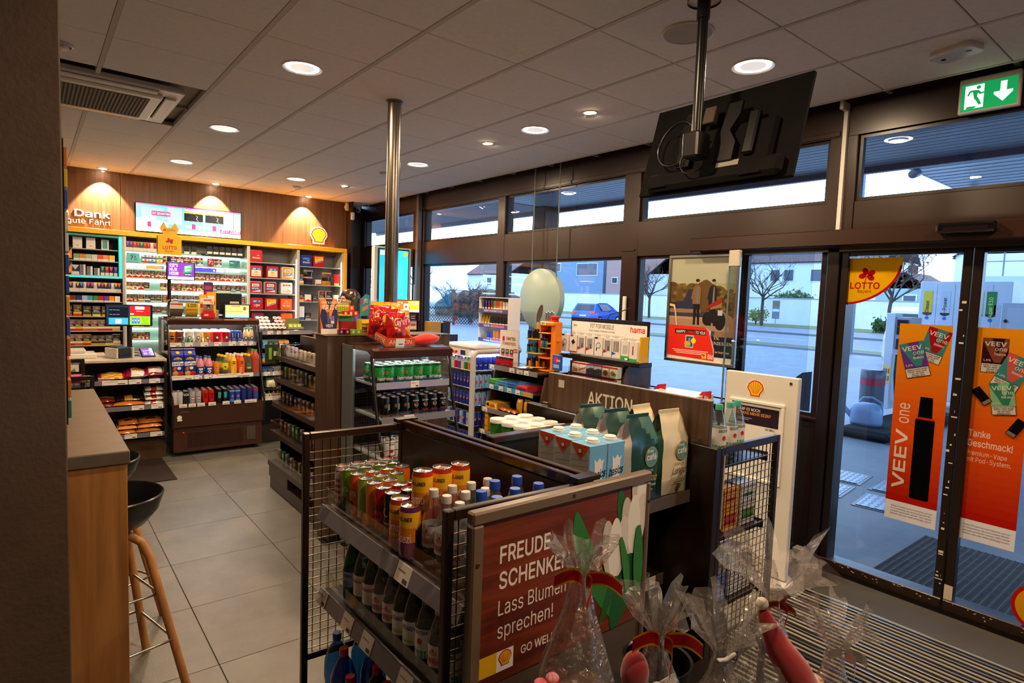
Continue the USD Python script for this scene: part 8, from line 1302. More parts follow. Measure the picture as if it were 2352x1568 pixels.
# ================================================================ stickers and posters on the doors
def sticker(name, label, y, draw, cat='sticker', x=4.084): t = thing(name, label, cat, (x, y, 0), -PI/2); b = MB(); draw(b); part(t, 'print', b, 'sheer'); return t
def lotto(b):
    g = [(-.17, 2.02), (.17, 2.02)]+[(-.17+.345*math.cos(a), 2.0-.275*math.sin(a)) for a in np.linspace(.05, PI/2, 14)]; b.prism(g, .0012, 'f0bc10', y=-.0006).shape(Polygon(g).difference(Polygon(g).buffer(-.014)).intersection(sbox(-.155, 1.6, .3, 1.97)), 'c01c20', -.0012); b.text('LOTTO', -.03, 1.83, .038, 'b8141c', -.0014, True, w=.17).text('Bayern', -.03, 1.805, .018, 'a02a1c', -.0014, False); clover(b, -.02, 1.915, .05, -.0014, 'b8141c')
sticker('lottery_sticker', 'large yellow lottery sticker on the left door glass', 1.55, lotto)
def vbox(b, cx, cz, s, rot, c1, c2, flav, e):
    n0 = len(b.V); T0 = b.T.copy(); b.T = T0 @ tr(cx, 0, cz) @ roty(rot) @ np.diag([s, 1, s, 1]); b.shape([(-.5, -.7), (.5, -.7), (.5, .7), (-.5, .7)], c1, e).shape([(-.5, .7), (-.15, .7), (.1, -.1), (.35, .7), (.5, .7), (.5, .3), (.22, -.45), (-.02, -.45), (-.5, .55)], c2, e-.0003)
    b.text('VEEV', 0, .33, .2, 'ece6e0', e-.0006, True, w=.82).text('one', .22, .1, .2, 'ece6e0', e-.0006, False).text(flav, .18, -.1, .11, 'e0d8d8', e-.0006, True, w=.45).text('1,8%', -.28, -.4, .09, 'e0d8d8', e-.0006).quad(-.5, -.95, .5, -.5, '14121a', e-.0004).quad(-.48, -.93, .48, -.52, 'ece4da', e-.0007)
    for k, w_ in enumerate(('Dieses Produkt enthält', 'Nikotin: einen Stoff,', 'der sehr stark', 'abhängig macht.')): b.text(w_, 0, -.62-.095*k, .065, '1c1820', e-.001, True, w=(.84, .78, .52, .56)[k])
    b.T = T0
def vgrad(b, w, z0, z1, n=24):
    for k in range(n): t = (k+.5)/n; c = [lin('e8a01c'), lin('e8641c'), lin('c01a10')]; q = c[0] if t < 0 else (np.array(c[0])*(1-2*t)+np.array(c[1])*2*t if t < .5 else np.array(c[1])*(2-2*t)+np.array(c[2])*(2*t-1)); b.box(-w/2, w/2, -.0005, .0005, z1-(z1-z0)*(k+1)/n, z1-(z1-z0)*k/n, tuple(q))
def small(b, z, w):
    b.box(-w/2, w/2, -.0006, .0005, z-.115, z, 'ece4da')
    for k, s in enumerate(('Dieses Produkt ist nicht risikofrei und nur', 'für Erwachsene, die sonst andere Nikotin-', 'produkte verwenden würden. VEEV enthält', 'Nikotin, das sehr stark abhängig macht.')): b.text(s, -w*.38, z-.035-.016*k, .009, '3a3230', -.001, False, w=w*.8, anchor='l')
def v1(b):
    w = .268; vgrad(b, w, .55, 1.625); small(b, .55, w); vbox(b, .055, 1.52, .12, .28, '3f8f94', 'b01c22', 'Strawberry', -.0012); vbox(b, -.045, 1.43, .125, -.28, '6a3a9a', '3f8f94', 'Blueberry', -.0032)
    b.text('VEEV', -.045, .81, .062, 'f0e8e0', -.0012, True, w=.36, rot=PI/2).text('one', -.045, 1.09, .07, 'f0e8e0', -.0012, False, w=.12, rot=PI/2).shape(sbox(.0, .60, .075, 1.06).buffer(.012), '0d0d10', -.0012).shape([(.0, 1.08), (.072, 1.08), (.068, 1.20), (.005, 1.20)], '0d0d10', -.0014).quad(-.008, 1.066, .083, 1.078, 'd8321c', -.0016)
sticker('vape_poster', 'orange vape poster with black pen on the left door', 1.232, v1, 'poster')
def v2(b):
    w = .262; vgrad(b, w, .55, 1.625); small(b, .55, w); vbox(b, -.03, 1.49, .115, .0, '3a1a1a', '8a4a3a', 'Tobacco', -.0012); vbox(b, .055, 1.40, .12, .4, '3f8f94', 'd8605a', 'Watermelon', -.0032); vbox(b, .02, 1.26, .105, -.15, '8ac8a0', '3a8a6a', 'Blue Mint', -.0052)
    for x, z, r in ((-.07, 1.25, -.7), (.09, 1.1, .5)): T0 = b.T.copy(); b.T = T0 @ tr(x, 0, z) @ roty(r); b.shape(sbox(-.018, -.045, .018, .045).buffer(.005), '121216', -.0072).quad(-.02, -.048, .02, -.03, '8a8680', -.0075); b.T = T0
    for s, z, h, bo, ww in (('Tanke', 1.02, .036, True, .10), ('Geschmack!', .965, .036, True, .20), ('Premium-Vape', .915, .026, False, .18), ('mit Pod-System.', .878, .026, False, .20)): b.text(s, -.115, z, h, 'f0e0d4', -.0012, bo, w=ww, anchor='l')
sticker('vape_poster', 'orange vape poster lettered Tanke Geschmack on the right door', .868, v2, 'poster')
sticker('shell_sticker', 'partly seen round shell sticker low on the right door', .60, lambda b: b.prism(Point(0, .17).buffer(.13), .001, 'c8201c', y=-.0005).ell(0, .17, .112, .112, 'f0b81c', -.001, n=32))
# ================================================================ cellophane wrapped gifts on a low table
tb_ = thing('gift_table', 'low dark round-edged table under the wrapped gifts', 'table', (1.24, .72, 0)); part(tb_, 'top', RX(-.46, .50, -.36, .36, .50, .53, '1a130f', .01))
for x in (-.42, .46):
    for y in (-.32, .32): part(tb_, 'leg', BX(x-.02, x+.02, y-.02, y+.02, 0, .50, '1a130f'))
def wrap(t, r, zn, top, seed, fan=1.0, r2=None):
    q = random.Random(seed); a = np.linspace(0, 2*PI, 57); P = []
    for z, rr, am in ((0, r, .0), (.06, r*1.04, .03), (zn*.35, r*.86, .07), (zn*.6, r*.56, .12), (zn*.85, r*.24, .25), (zn*.97, .020, .3), (zn, .014, .3), (zn+.02, .022, .35), (zn+(top-zn)*.5, .05*fan, .45), (top, .085*fan, .5)):
        w = np.array([1+am*(.5*math.sin(k*7+seed)+.5*math.sin(k*13+seed*2+z*20)) for k in a]); P.append(np.c_[rr*w*np.cos(a), rr*w*np.sin(a), np.full(57, z)+(np.array([.03*fan*math.sin(k*5+seed)+.015*math.sin(k*11) for k in a]) if z == top else 0)])
    part(t, 'cellophane', MB().grid(np.array(P), 'ffffff'), 'cellophane'); part(t, 'basket', LA([(0, .001), (r*.8, .001), (r*.92, .07), (r*.9, .07), (r*.78, .008), (0, .008)], 28, '3a2418'), 'matte')
def ribbon(t, z, c1, c2, s=1.0):
    for sx, rz in ((1, .3), (-1, -.2), (1, -.7), (-1, .8)):
        b = MB().at(0, -.02, z, rz=rz); n = 9; u = np.linspace(0, 1, n); X = sx*s*(.01+.075*u); Z = .018*np.sin(u*PI)*s+.01*u-(.035*u if abs(rz) > .5 else 0); Y = -.012*np.sin(u*PI)
        for k, (w0, w1, c) in enumerate(((-.017, -.012, c2), (-.012, .012, c1), (.012, .017, c2))): b.grid(np.stack([np.c_[X, Y, Z+w*s] for w in (w0, w1)]), c)
        part(t, 'ribbon', b, 'foil', 'red and gold ribbon' if c2[0] == 'd' else None)
def ball(b, x, y, z, r, c, sc=(1, 1, 1)): m = trimesh.creation.icosphere(2, r); b.at(x, y, z).add(m.vertices*np.array(sc), m.faces, c, True)
RD, GD = 'b81c24', 'd8a82c'
g1 = thing('wrapped_gift', 'tall cellophane gift with pink crinkled flower before the poster', 'gift', (.985, .945, .5305)); wrap(g1, .14, .525, .61, 1, .8); ribbon(g1, .53, RD, GD)
b = MB(); 
for k in range(9): ball(b, -.088+.018*math.cos(k*2.4)*(k/6), .0+.018*math.sin(k*2.4)*(k/6), .27+.004*k, .016, ('d86a7a', 'c83a50', 'e89aa4')[k % 3], (1, 1, .6))
part(g1, 'pink_flower', b, 'matte'); part(g1, 'chocolate_box', RX(-.08, .09, -.04, .05, .02, .25, '4a2a20', .006))
g2 = thing('wrapped_gift', 'cellophane gift with wide red and gold bow and red hat', 'gift', (1.21, .885, .5305)); wrap(g2, .12, .335, .44, 2, .9); ribbon(g2, .335, RD, GD, 1.15); b = MB(); ball(b, -.055, .02, .25, .035, '8a1420', (1, 1, 1.6)); part(g2, 'red_hat', b, 'plush'); b = MB(); ball(b, -.04, .0, .215, .016, 'e8e0d4'); ball(b, -.015, -.02, .215, .016, 'e8e0d4'); part(g2, 'white_pompoms', b, 'plush'); part(g2, 'cream_card', MB().at(.04, -.05, .10, rx=-.4).box(-.04, .04, 0, .004, 0, .12, 'd8c8a8'))
g3 = thing('wrapped_gift', 'plain brownish cellophane gift behind, next to a dark bucket', 'gift', (1.26, .735, .5305)); wrap(g3, .12, .345, .46, 3, 1.0); part(g3, 'white_tie', TU([(-.05, -.02, .36), (-.02, -.02, .35), (.02, -.02, .35)], .005, 6, 'd8d4cc')); part(g3, 'brown_box', RX(-.06, .07, -.05, .06, .02, .17, '5a3a2c', .006))
bk = thing('bucket', 'black bucket among the wrapped gifts', 'bucket', (1.36, .99, .5305)); part(bk, 'shell', LA([(0, .001), (.07, .001), (.095, .17), (.098, .172), (.09, .17), (.066, .008), (0, .008)], 32, '0f0f10')); part(bk, 'handle', TU([(.096*math.cos(a), .096*math.sin(a)*.3, .17+.04*math.sin(a)) for a in np.linspace(0, PI, 12)], .002, 6, '9a9a9c'), 'metal')
g4 = thing('wrapped_gift', 'cellophane gift with red gnome hat and blue green leaves', 'gift', (1.44, .715, .5305)); wrap(g4, .13, .435, .56, 4, 1.35); ribbon(g4, .43, '8a1c24', 'b8902c', .5)
part(g4, 'gnome_hat', TU([(.03, -.075, .22), (.01, -.06, .28), (-.02, -.03, .34), (-.035, -.01, .39), (-.045, .0, .425)], .05, 14, '9a141c', r2=.012), 'plush'); b = MB(); ball(b, -.047, .0, .44, .015, 'd8d0c4'); part(g4, 'pompom', b, 'plush'); b = MB(); ball(b, .055, -.085, .225, .04, 'd0a890'); part(g4, 'gnome_face', b, 'matte')
for x, y, h, a, c in ((-.06, -.05, .20, -.3, '3f6fb8'), (-.035, -.07, .19, -.15, '6a9ad0'), (-.01, -.09, .24, .05, '4f7a4a'), (.07, -.11, .19, .4, '5a8a44'), (.09, -.12, .17, .6, '4a5fc0')):
    t_ = np.linspace(0, 1, 8); b = MB().at(x, y, .04, ry=a); b.grid(np.stack([np.c_[s*.022*np.sin(np.clip(t_*1.05, 0, 1)*PI)**.7, .006*abs(s)+0*t_, t_*h] for s in (-1, 0, 1)]), c); b.grid(np.stack([np.c_[s*.022*np.sin(np.clip(t_*1.05, 0, 1)*PI)**.7, .008*abs(s)+.001+0*t_, t_*h] for s in (-1, 0, 1)]), c, flip=True); part(g4, 'foil_leaf', b, 'foil')
g5 = thing('wrapped_gift', 'small cellophane gift with clear bow, nearest the door mat', 'gift', (1.545, .60, .5305)); wrap(g5, .10, .325, .42, 5, .9); ribbon(g5, .325, 'c8c0b8', 'd9d4cc', .7); part(g5, 'brown_parcel', RX(-.05, .05, -.05, .05, .02, .20, '5a3a30', .01))
# ================================================================ outside
def ground(name, x0, x1, z, col, mat, y0=-60, y1=120, th=0.1):
    return part(gd, name, BX(x0, x1, y0, y1, z-th, z, col), mat)
gd = structure('ground')
ground('forecourt_paving', 4.25, 24.6, -0.03, 'ffffff', 'paving'); ground('kerb_stone', 24.6, 24.9, 0.05, '7e8187', 'matte', th=.2); ground('verge', 24.9, 26.2, 0.03, 'ffffff', 'grass')
ground('kerb_stone', 26.2, 26.5, 0.04, '8e9197', 'matte', th=.2)
ground('road', 26.5, 37.5, -0.05, 'ffffff', 'asphalt'); ground('far_kerb', 37.5, 37.8, 0.06, '6d7076', 'matte', th=.2); ground('cycle_path', 37.8, 47, 0.03, 'ffffff', 'asphalt'); ground('far_verge', 47, 54.5, 0.06, 'ffffff', 'grass'); ground('far_ground', 54.5, 200, -0.05, 'ffffff', 'paving')
rm = MB()
for k in range(14): rm.box(32.0, 32.15, -20+7*k, -16.5+7*k, -0.049, -0.045, 'c9ccd2')
part(gd, 'lane_mark', rm, 'matte', kind='stuff')
# slotted inspection covers in the forecourt
for (x, y, w, d, q) in ((6.55, 2.56, 0.42, 0.30, 'far left'), (5.98, 2.5, 0.42, 0.30, 'near left'), (6.55, 2.08, 0.44, 0.36, 'far right'), (5.92, 1.98, 0.44, 0.36, 'near right')):
    c = thing('manhole_cover', f'steel chequer plate in the forecourt paving, {q} of the four', 'manhole cover', (x, y, -0.028), 0.12)
    part(c, 'frame', BX(-w/2-.03, w/2+.03, -d/2-.03, d/2+.03, -0.01, 0.003, '3d4148'), 'metal'); part(c, 'plate', RX(-w/2, w/2, -d/2, d/2, 0, 0.008, '7c8390', 0.002), 'metal')
    st = MB()
    for i in range(9):
        for j in range(6): st.at(-w/2+w*(i+.5)/9, -d/2+d*(j+.5)/6, 0.008, rz=0.78*(1 if (i+j) % 2 else -1)).box(-.016, .016, -.004, .004, 0, .003, '8a919e')
    part(c, 'stud', st, 'metal', kind='stuff')
om = thing('outdoor_mat', 'large ribbed black rubber mat outside the glass doors', 'doormat', (0, 0, -0.03))
part(om, 'rubber_sheet', BX(4.32, 5.35, -1.2, 1.50, 0, 0.012, 'ffffff'), 'mat_rubber')
rb = MB()
for k in range(66):
    for j in range(1): rb.add([(4.33, -1.19+.041*k, .012), (5.34, -1.19+.041*k, .012), (5.34, -1.178+.041*k, .021), (4.33, -1.178+.041*k, .021), (4.33, -1.166+.041*k, .012), (5.34, -1.166+.041*k, .012)], [(0, 1, 2, 3), (3, 2, 5, 4)], '26282c')
part(om, 'rib', rb, 'mat_rubber', kind='stuff')
# canopies
sf = thing('roof_overhang', 'slatted grey roof overhang outside above the shop windows', 'roof overhang')
part(sf, 'soffit_board', BX(4.3, 6.28, -8, 6.9, 3.09, 3.2, '26282b'), 'matte')
for k in range(19): part(sf, 'soffit_slat', RX(4.32+0.103*k, 4.32+0.103*k+0.092, -8, 6.9, 3.055, 3.09, '8d949c', 0.003))
part(sf, 'fascia', RX(6.28, 6.34, -8, 6.9, 3.0, 3.32, '6d6270', 0.004))
sf2 = thing('roof_overhang', 'darker plain roof overhang outside at the far left windows', 'roof overhang')
part(sf2, 'soffit_panel', BX(4.3, 6.28, 6.9, 13, 3.05, 3.3, '5a4f48'), 'paint'); part(sf2, 'fascia', BX(6.28, 6.34, 6.9, 13, 3.0, 3.34, '5a5058'))
cn = thing('forecourt_canopy', 'wide white fuel station canopy over the pumps outside', 'canopy')
part(cn, 'soffit', BX(6.6, 18.5, -14, 4.10, 4.20, 4.3, 'aab2ba')); part(cn, 'edge_band', RX(6.55, 18.55, 4.10, 4.16, 4.2, 4.9, '8b95a0', 0.01)); part(cn, 'edge_band', RX(6.45, 6.6, -14, 4.3, 4.15, 4.9, 'a0a8b0', 0.01))
for k in range(40): part(cn, 'soffit_rib', BX(6.62+.297*k, 6.62+.297*k+.012, -14, 4.12, 4.19, 4.2, '7f8790'))
for x, y, z, l in ((11.8, 3.9, 4.14, 'bullet camera under the canopy corner nearer the shop'), (15.2, 3.95, 4.14, 'dome camera hanging under the far canopy edge')):
    s_ = thing('outdoor_camera', l, 'camera', (x, y, z)); part(s_, 'mount', LA([(.06, .045), (.06, -.02), (.02, -.05)], 16, '6b737c')); part(s_, 'body', MB().at(0, 0, -.1, ry=1.3 if x < 13 else 0).lathe([(0, -.15), (.07, -.14), (.07, .06), (0, .07)], 20, '59616a'))
# fuel pumps side: tall tower with nozzle signs, pump, bollard, island, can, van
isl = thing('pump_island', 'low dark concrete island under the fuel pump', 'kerb island', (0, 0, -0.03)); part(isl, 'slab', RX(8.6, 11.5, 2.9, 3.55, 0, .13, '23252a', .05), 'matte')
tw = thing('fuel_dispenser', 'tall pale fuel dispenser with coloured grade signs outside', 'fuel pump', (13.0, 3.33, 0))
part(tw, 'cabinet', RX(-.2, .4, -.67, .67, .1, 2.25, 'c2ccda', .01))
for k in range(4): part(tw, 'panel_joint', BX(-.202, -.2, .67-.27*(k+1)-.003, .67-.27*(k+1)+.003, .2, 2.2, '8a94a2'))
for k, (y, c, s, tc) in enumerate(((.53, 'd9c22a', 'Diesel', '222222'), (.26, 'b9c4d2', 'V-Power', '27324a'), (-.02, 'a5142b', 'V-Power', 'e8d9dc'), (-.22, 'c9b03a', 'Super 95', '333333'), (-.40, '1f7a3a', 'Super E10', 'c9e26a'))):
    b = MB().at(-.2, y, 0, rz=-PI/2)
    b.quad(-.07, 1.66, .07, 2.08, c, -.004).shape([(-.07, 1.66), (0, 1.63), (.07, 1.66), (.07, 1.69), (-.07, 1.69)], '1a1d26', -.005).text(s, .02, 1.80, .055, tc, -.006, rot=PI/2).ell(0, 1.59, .03, .03, '2f63c9', -.004)
    part(tw, 'grade_sign', b, 'paint', f'{s.lower()} grade sign' if 0 else None)
part(tw, 'access_door', MB().at(-.2, -.56, 0, rz=-PI/2).quad(-.12, 1.3, .1, 1.85, 'b4becb', -.004).quad(.0, 1.6, .1, 1.75, 'eef2f6', -.006))
tk = thing('steel_cabinet', 'square grey steel cabinet with door beside the dispenser outside', 'cabinet', (12.0, 2.3, 0)); part(tk, 'body', RX(-.2, .4, -.5, .27, 0, 1.88, 'a9b3c2', .01)); part(tk, 'door', RX(-.21, -.2, -.42, .19, .3, 1.8, 'b2bccb', .004)); part(tk, 'lock', MB().at(-.215, .2, 1.6, ry=-PI/2).lathe([(.03, -.01), (.03, .01), (0, .01)], 4, '1d2026'))
pp = thing('fuel_pump', 'narrow pale fuel pump with screen and instruction sheet outside', 'fuel pump', (11.0, 3.64, .10))
part(pp, 'post', RX(-.16, .16, .06, .19, 0, 1.56, 'd3dbe6', .01)); part(pp, 'head', RX(-.14, .3, -.17, .06, 1.0, 1.5, '9aa3b2', .01)); part(pp, 'display', RX(-.16, -.13, -.13, .03, 1.22, 1.46, '23262e', .004), 'gloss'); part(pp, 'band', RX(-.165, -.16, -.13, .03, 1.33, 1.36, '8a1f2a', .001)); part(pp, 'keypad', RX(-.15, -.13, -.13, .03, .98, 1.15, '2a2d35', .004))
b = MB().at(-.16, .125, 0, rz=-PI/2).quad(-.055, .42, .06, .72, 'e6d98a', -.003)
for i in range(3):
    for j in range(2): b.quad(-.045+.033*i, .46+.12*j, -.025+.033*i, .54+.12*j, ('c9503a', '3a6ab0', 'c9503a')[(i+j) % 3], -.004)
part(pp, 'instruction_sheet', b, 'paint'); part(pp, 'nozzle', TU([(-.2, -.02, .9), (-.22, -.02, .6), (-.2, -.05, .2), (-.1, -.08, .1)], .025, 8, '15161a'))
bo = thing('bollard', 'grey round bollard with red band beside the pump outside', 'bollard', (10.3, 3.76, -.03)); part(bo, 'post', LA([(.17, 0), (.17, .56), (.17, .56)], 28, '4d5561')); part(bo, 'red_band', LA([(.173, .56), (.173, .66)], 28, 'a3273a')); part(bo, 'cap', LA([(.172, .66), (.172, .78), (.16, .80), (0, .81)], 28, '4d5561'))
wc = thing('watering_can', 'pale blue plastic watering can standing on the pump island', 'watering can', (9.05, 3.35, .10), 0.25)
part(wc, 'body', MB().grid([[(0.14*k*math.cos(a), 0.2*k*math.sin(a), z) for a in np.linspace(0, 2*PI, 25)] for k, z in ((0, 0), (.95, 0), (1, .05), (1, .2), (.85, .28), (.5, .31), (0, .31))], '7d9cc4', flip=True))
part(wc, 'spout', TU([(0, .15, .08), (0, .27, .2), (0, .36, .36), (0, .42, .44)], .04, 10, '7d9cc4', r2=.018)); part(wc, 'rose', MB().at(0, .43, .46, rx=-.9).lathe([(.02, 0), (.045, .03), (.0, .035)], 14, '7d9cc4'))
part(wc, 'handle', TU([(0, .1, .3), (0, .05, .38), (0, -.06, .39), (0, -.17, .33), (0, -.19, .2)], .014, 8, '7d9cc4'))
def car(name, label, loc, rz, body, L, H, Wd, van=False, tail='c3141c'):
    """side outline swept across the width with tumblehome; front is +y"""
    t = thing(name, label, 'car', loc, rz)
    if van: low = [(-L/2, .35), (-L/2-.02, .9), (-L/2+.06, 1.2), (-L/2+.22, H-.12), (-L/2+.45, H), (L*.18, H), (L*.34, 1.15), (L/2-.1, .95), (L/2, .6), (L/2, .3)]
    else: low = [(-L/2, .35), (-L/2-.03, .62), (-L/2+.05, .95), (-L/2+.12, 1.05), (-L/2+.45, H-.06), (-L/2+.95, H), (-.1, H-.01), (.62, 1.28), (1.2, .98), (L/2-.35, .86), (L/2-.03, .68), (L/2, .35)]
    pts = low+[(L/2-.1, .22), (-L/2+.1, .22)]
    P = np.array(pts); n = len(P); inset = np.clip((P[:, 1]-.85)/(H-.85), 0, 1)*.16
    rows = []
    for s_, k in ((-1, 1), (-1, .96), (1, .96), (1, 1)):
        w = s_*(Wd/2-inset); rows.append(np.c_[w if k == .96 else w*.97, P[:, 0]*(1 if k == .96 else .985), (P[:, 1]-.6)*(1 if k == .96 else .97)+.6])
    G = np.stack(rows+[rows[0]]) ; G = np.concatenate([G, G[:, :1]], 1)
    b = MB().grid(G[:4], body, smooth=False)
    for r, fl_ in ((rows[0], False), (rows[3], True)):
        v, f = trimesh.creation.triangulate_polygon(Polygon(r[:, 1:]), engine='earcut')
        k = [int(np.argmin(np.abs(r[:, 1:]-q).sum(1))) for q in v]
        b.add(r[k], f[:, ::-1] if fl_ else f, body)
        b.add(r[k], f if fl_ else f[:, ::-1], body)
    part(t, 'body', b, 'gloss')
    z1 = H-.1
    for s_ in (-1, 1):
        X = s_*(Wd/2-.02); Xt = s_*(Wd/2-.15)
        w = [(-.95, 1.0), (-L/2+.75 if not van else -L/2+.6, z1), (-.05, z1), (.45, 1.02)]
        v = [(X if z < 1.1 else Xt, y, z) for y, z in w]
        part(t, 'side_window', MB().add(v, [(0, 1, 2, 3)] if s_ > 0 else [(3, 2, 1, 0)], '10151d').add(v, [(3, 2, 1, 0)] if s_ > 0 else [(0, 1, 2, 3)], '10151d'), 'gloss')
        for y in (-L*.31, L*.31):
            wl_ = part(t, 'wheel', MB().at(s_*(Wd/2-.1), y, .31, ry=PI/2).lathe([(0, -.1), (.31, -.1), (.31, .1), (0, .1)], 28, '111214'), 'matte')
            part(wl_, 'rim', MB().at(s_*(Wd/2), y, .31, ry=s_*PI/2).lathe([(.21, 0), (.19, .012), (0, .012)], 20, 'b9bfc8'), 'metal')
        part(t, 'tail_light', RX(s_*(Wd/2-.2)-.14, s_*(Wd/2-.2)+.14, -L/2-.045, -L/2+.08, .78 if not van else .55, .92 if not van else 1.15, tail, .02), 'signlight')
        part(t, 'mirror', RX(s_*(Wd/2+.08)-.08, s_*(Wd/2+.08)+.08, .45, .55, .98, 1.1, body, .02), 'gloss')
    rw = [(-L/2+.09, 1.02, Wd/2-.16), (-L/2+.40, H-.14, Wd/2-.25)] if not van else [(-L/2-.005, 1.0, Wd/2-.2), (-L/2+.2, H-.2, Wd/2-.28)]
    part(t, 'rear_window', MB().add([(-rw[0][2], rw[0][0]-.02, rw[0][1]), (rw[0][2], rw[0][0]-.02, rw[0][1]), (rw[1][2], rw[1][0]-.04, rw[1][1]), (-rw[1][2], rw[1][0]-.04, rw[1][1])], [(0, 1, 2, 3)], '0c1016'), 'gloss')
    part(t, 'bumper', RX(-Wd/2+.05, Wd/2-.05, -L/2-.05, -L/2+.1, .3, .55, body, .03), 'gloss')
    part(t, 'number_plate', BX(-.26, .26, -L/2-.058, -L/2-.05, .6, .71, 'd9dce0'), 'paint')
    return t
car('hatchback_car', 'bright blue hatchback with lit tail light on the road outside', (31.5, 29.6, -.05), -0.25-PI/2+.5, '1d5fd0', 4.15, 1.54, 1.8, tail='ff3a30')
car('white_van', 'white van with red tail light parked behind the pump outside', (22.2, 6.6, -.03), 0.2-PI/2, 'dfe4ea', 4.4, 1.85, 1.85, van=True)
# boundary wall, houses
bw = thing('boundary_wall', 'long low white rendered wall across the road', 'wall', (54.5, 0, 0))
for k in range(14): part(bw, 'wall_section', RX(0, .3, -12+7*k+.02, -12+7*k+6.98, 0, 2.42, 'ffffff', .02), 'render_white')
part(bw, 'coping', BX(-.04, .34, -12, 86, 2.42, 2.5, 'a3a8ae'), 'matte')
def house(label, x, y0, y1, eave, ridge, depth, wall, wins, roof='roof_tile', gable=False):
    t = thing('house', label, 'house', (x, 0, 0))
    part(t, 'wall', BX(0, depth, y0, y1, 0, eave, wall), 'matte')
    o = .22; m = (y0+y1)/2
    if gable: v = [(-o, y0-o, eave-.2), (-o, m, ridge), (-o, y1+o, eave-.2), (depth+o, y0-o, eave-.2), (depth+o, m, ridge), (depth+o, y1+o, eave-.2)]; f = [(0, 1, 4, 3), (1, 2, 5, 4)]; part(t, 'gable', MB().add([(0, y0, eave), (0, m, ridge-.3), (0, y1, eave)], [(0, 1, 2)], wall).add([(0, y0, eave), (0, m, ridge-.3), (0, y1, eave)], [(2, 1, 0)], wall), 'matte')
    else: v = [(-o, y0-o, eave-.1), (-o, y1+o, eave-.1), (depth/2, y0-o, ridge), (depth/2, y1+o, ridge), (depth+o, y0-o, eave-.1), (depth+o, y1+o, eave-.1)]; f = [(0, 2, 3, 1), (2, 4, 5, 3)]
    b = MB().add(v, f, '6a5652').add(np.array(v)-[0, 0, .15], [q[::-1] for q in f], '6a5652'); part(t, 'roof', b, roof)
    for (a, c, z0, z1) in wins:
        w = part(t, 'window', RX(-.06, .02, a-.1, c+.1, z0-.1, z1+.1, 'e2e6ea', .01), 'matte'); part(w, 'glass', BX(-.065, -.055, a, c, z0, z1, '39465a'), 'gloss'); 
    part(t, 'chimney', BX(depth*.4, depth*.4+.6, m, m+.6, ridge-.8, ridge+.7, '6b5048'), 'matte')
    return t
house('white house with dark tiled roof and three windows over the white wall', 72, 26, 41.5, 7.2, 11.5, 10, 'e6ecf2', [(37.65, 38.76, 4.85, 6.15), (35.9, 37.04, 4.85, 6.13), (32.54, 33.79, 4.8, 6.15)])
house('white gabled house end beside the larger white house across the road', 71, 42.7, 48.5, 5.6, 9.5, 9, 'dfe6ee', [(44, 45, 3.2, 4.4)], gable=True)
house('house with dark red brown roof behind the bare tree across road', 76, 52.5, 61, 6.0, 9.0, 9, 'd3dae4', [(56, 57.2, 4, 5.2)], gable=True)
house('grey blue apartment house with white corner windows across road', 72, 66.9, 90, 11, 14, 12, '7f96ab', [(68.3, 72.9, 5.7, 7.6), (86.9, 88.3, 5.9, 7.7), (77, 79, 6.4, 7.7)])
house('brick fronted low building right of the grey blue house', 71, 62.1, 65.3, 9, 11, 12, 'b08f86', [(63, 64, 4.4, 5.2)])
house('small white house far behind the bare hedge', 52, 66, 76, 5.0, 7.5, 8, 'dde5ee', [(70, 71, 3.3, 4.3)])
house('white building with red roof edge far right behind the dispenser', 60, 8, 16.4, 6.5, 9.5, 9, 'dfe6ee', [(12, 13, 3, 4)], gable=True)
house('teal roofed shed behind the pumps across the road', 58, 17.2, 21.5, 3.6, 5.0, 6, '9fb5c4', [(18.4, 19.3, 2.2, 3.0)], gable=True)
# scaffold rail tower on a roof
sc = thing('roof_railing', 'thin steel railing on a roof far right outside', 'railing', (56, 10.8, 0))
for y in (0, 1.5, 3): part(sc, 'post', BX(-.04, .04, y-.04, y+.04, 4.5, 7.4, '5d6b80'))
for z in (5.6, 6.3, 6.8, 7.35): part(sc, 'rail', BX(-.03, .03, 0, 3, z-.03, z+.03, '5d6b80'))
part(sc, 'deck', BX(-.3, 2, -.2, 3.2, 0, 4.5, 'b4c0ce'), 'matte')
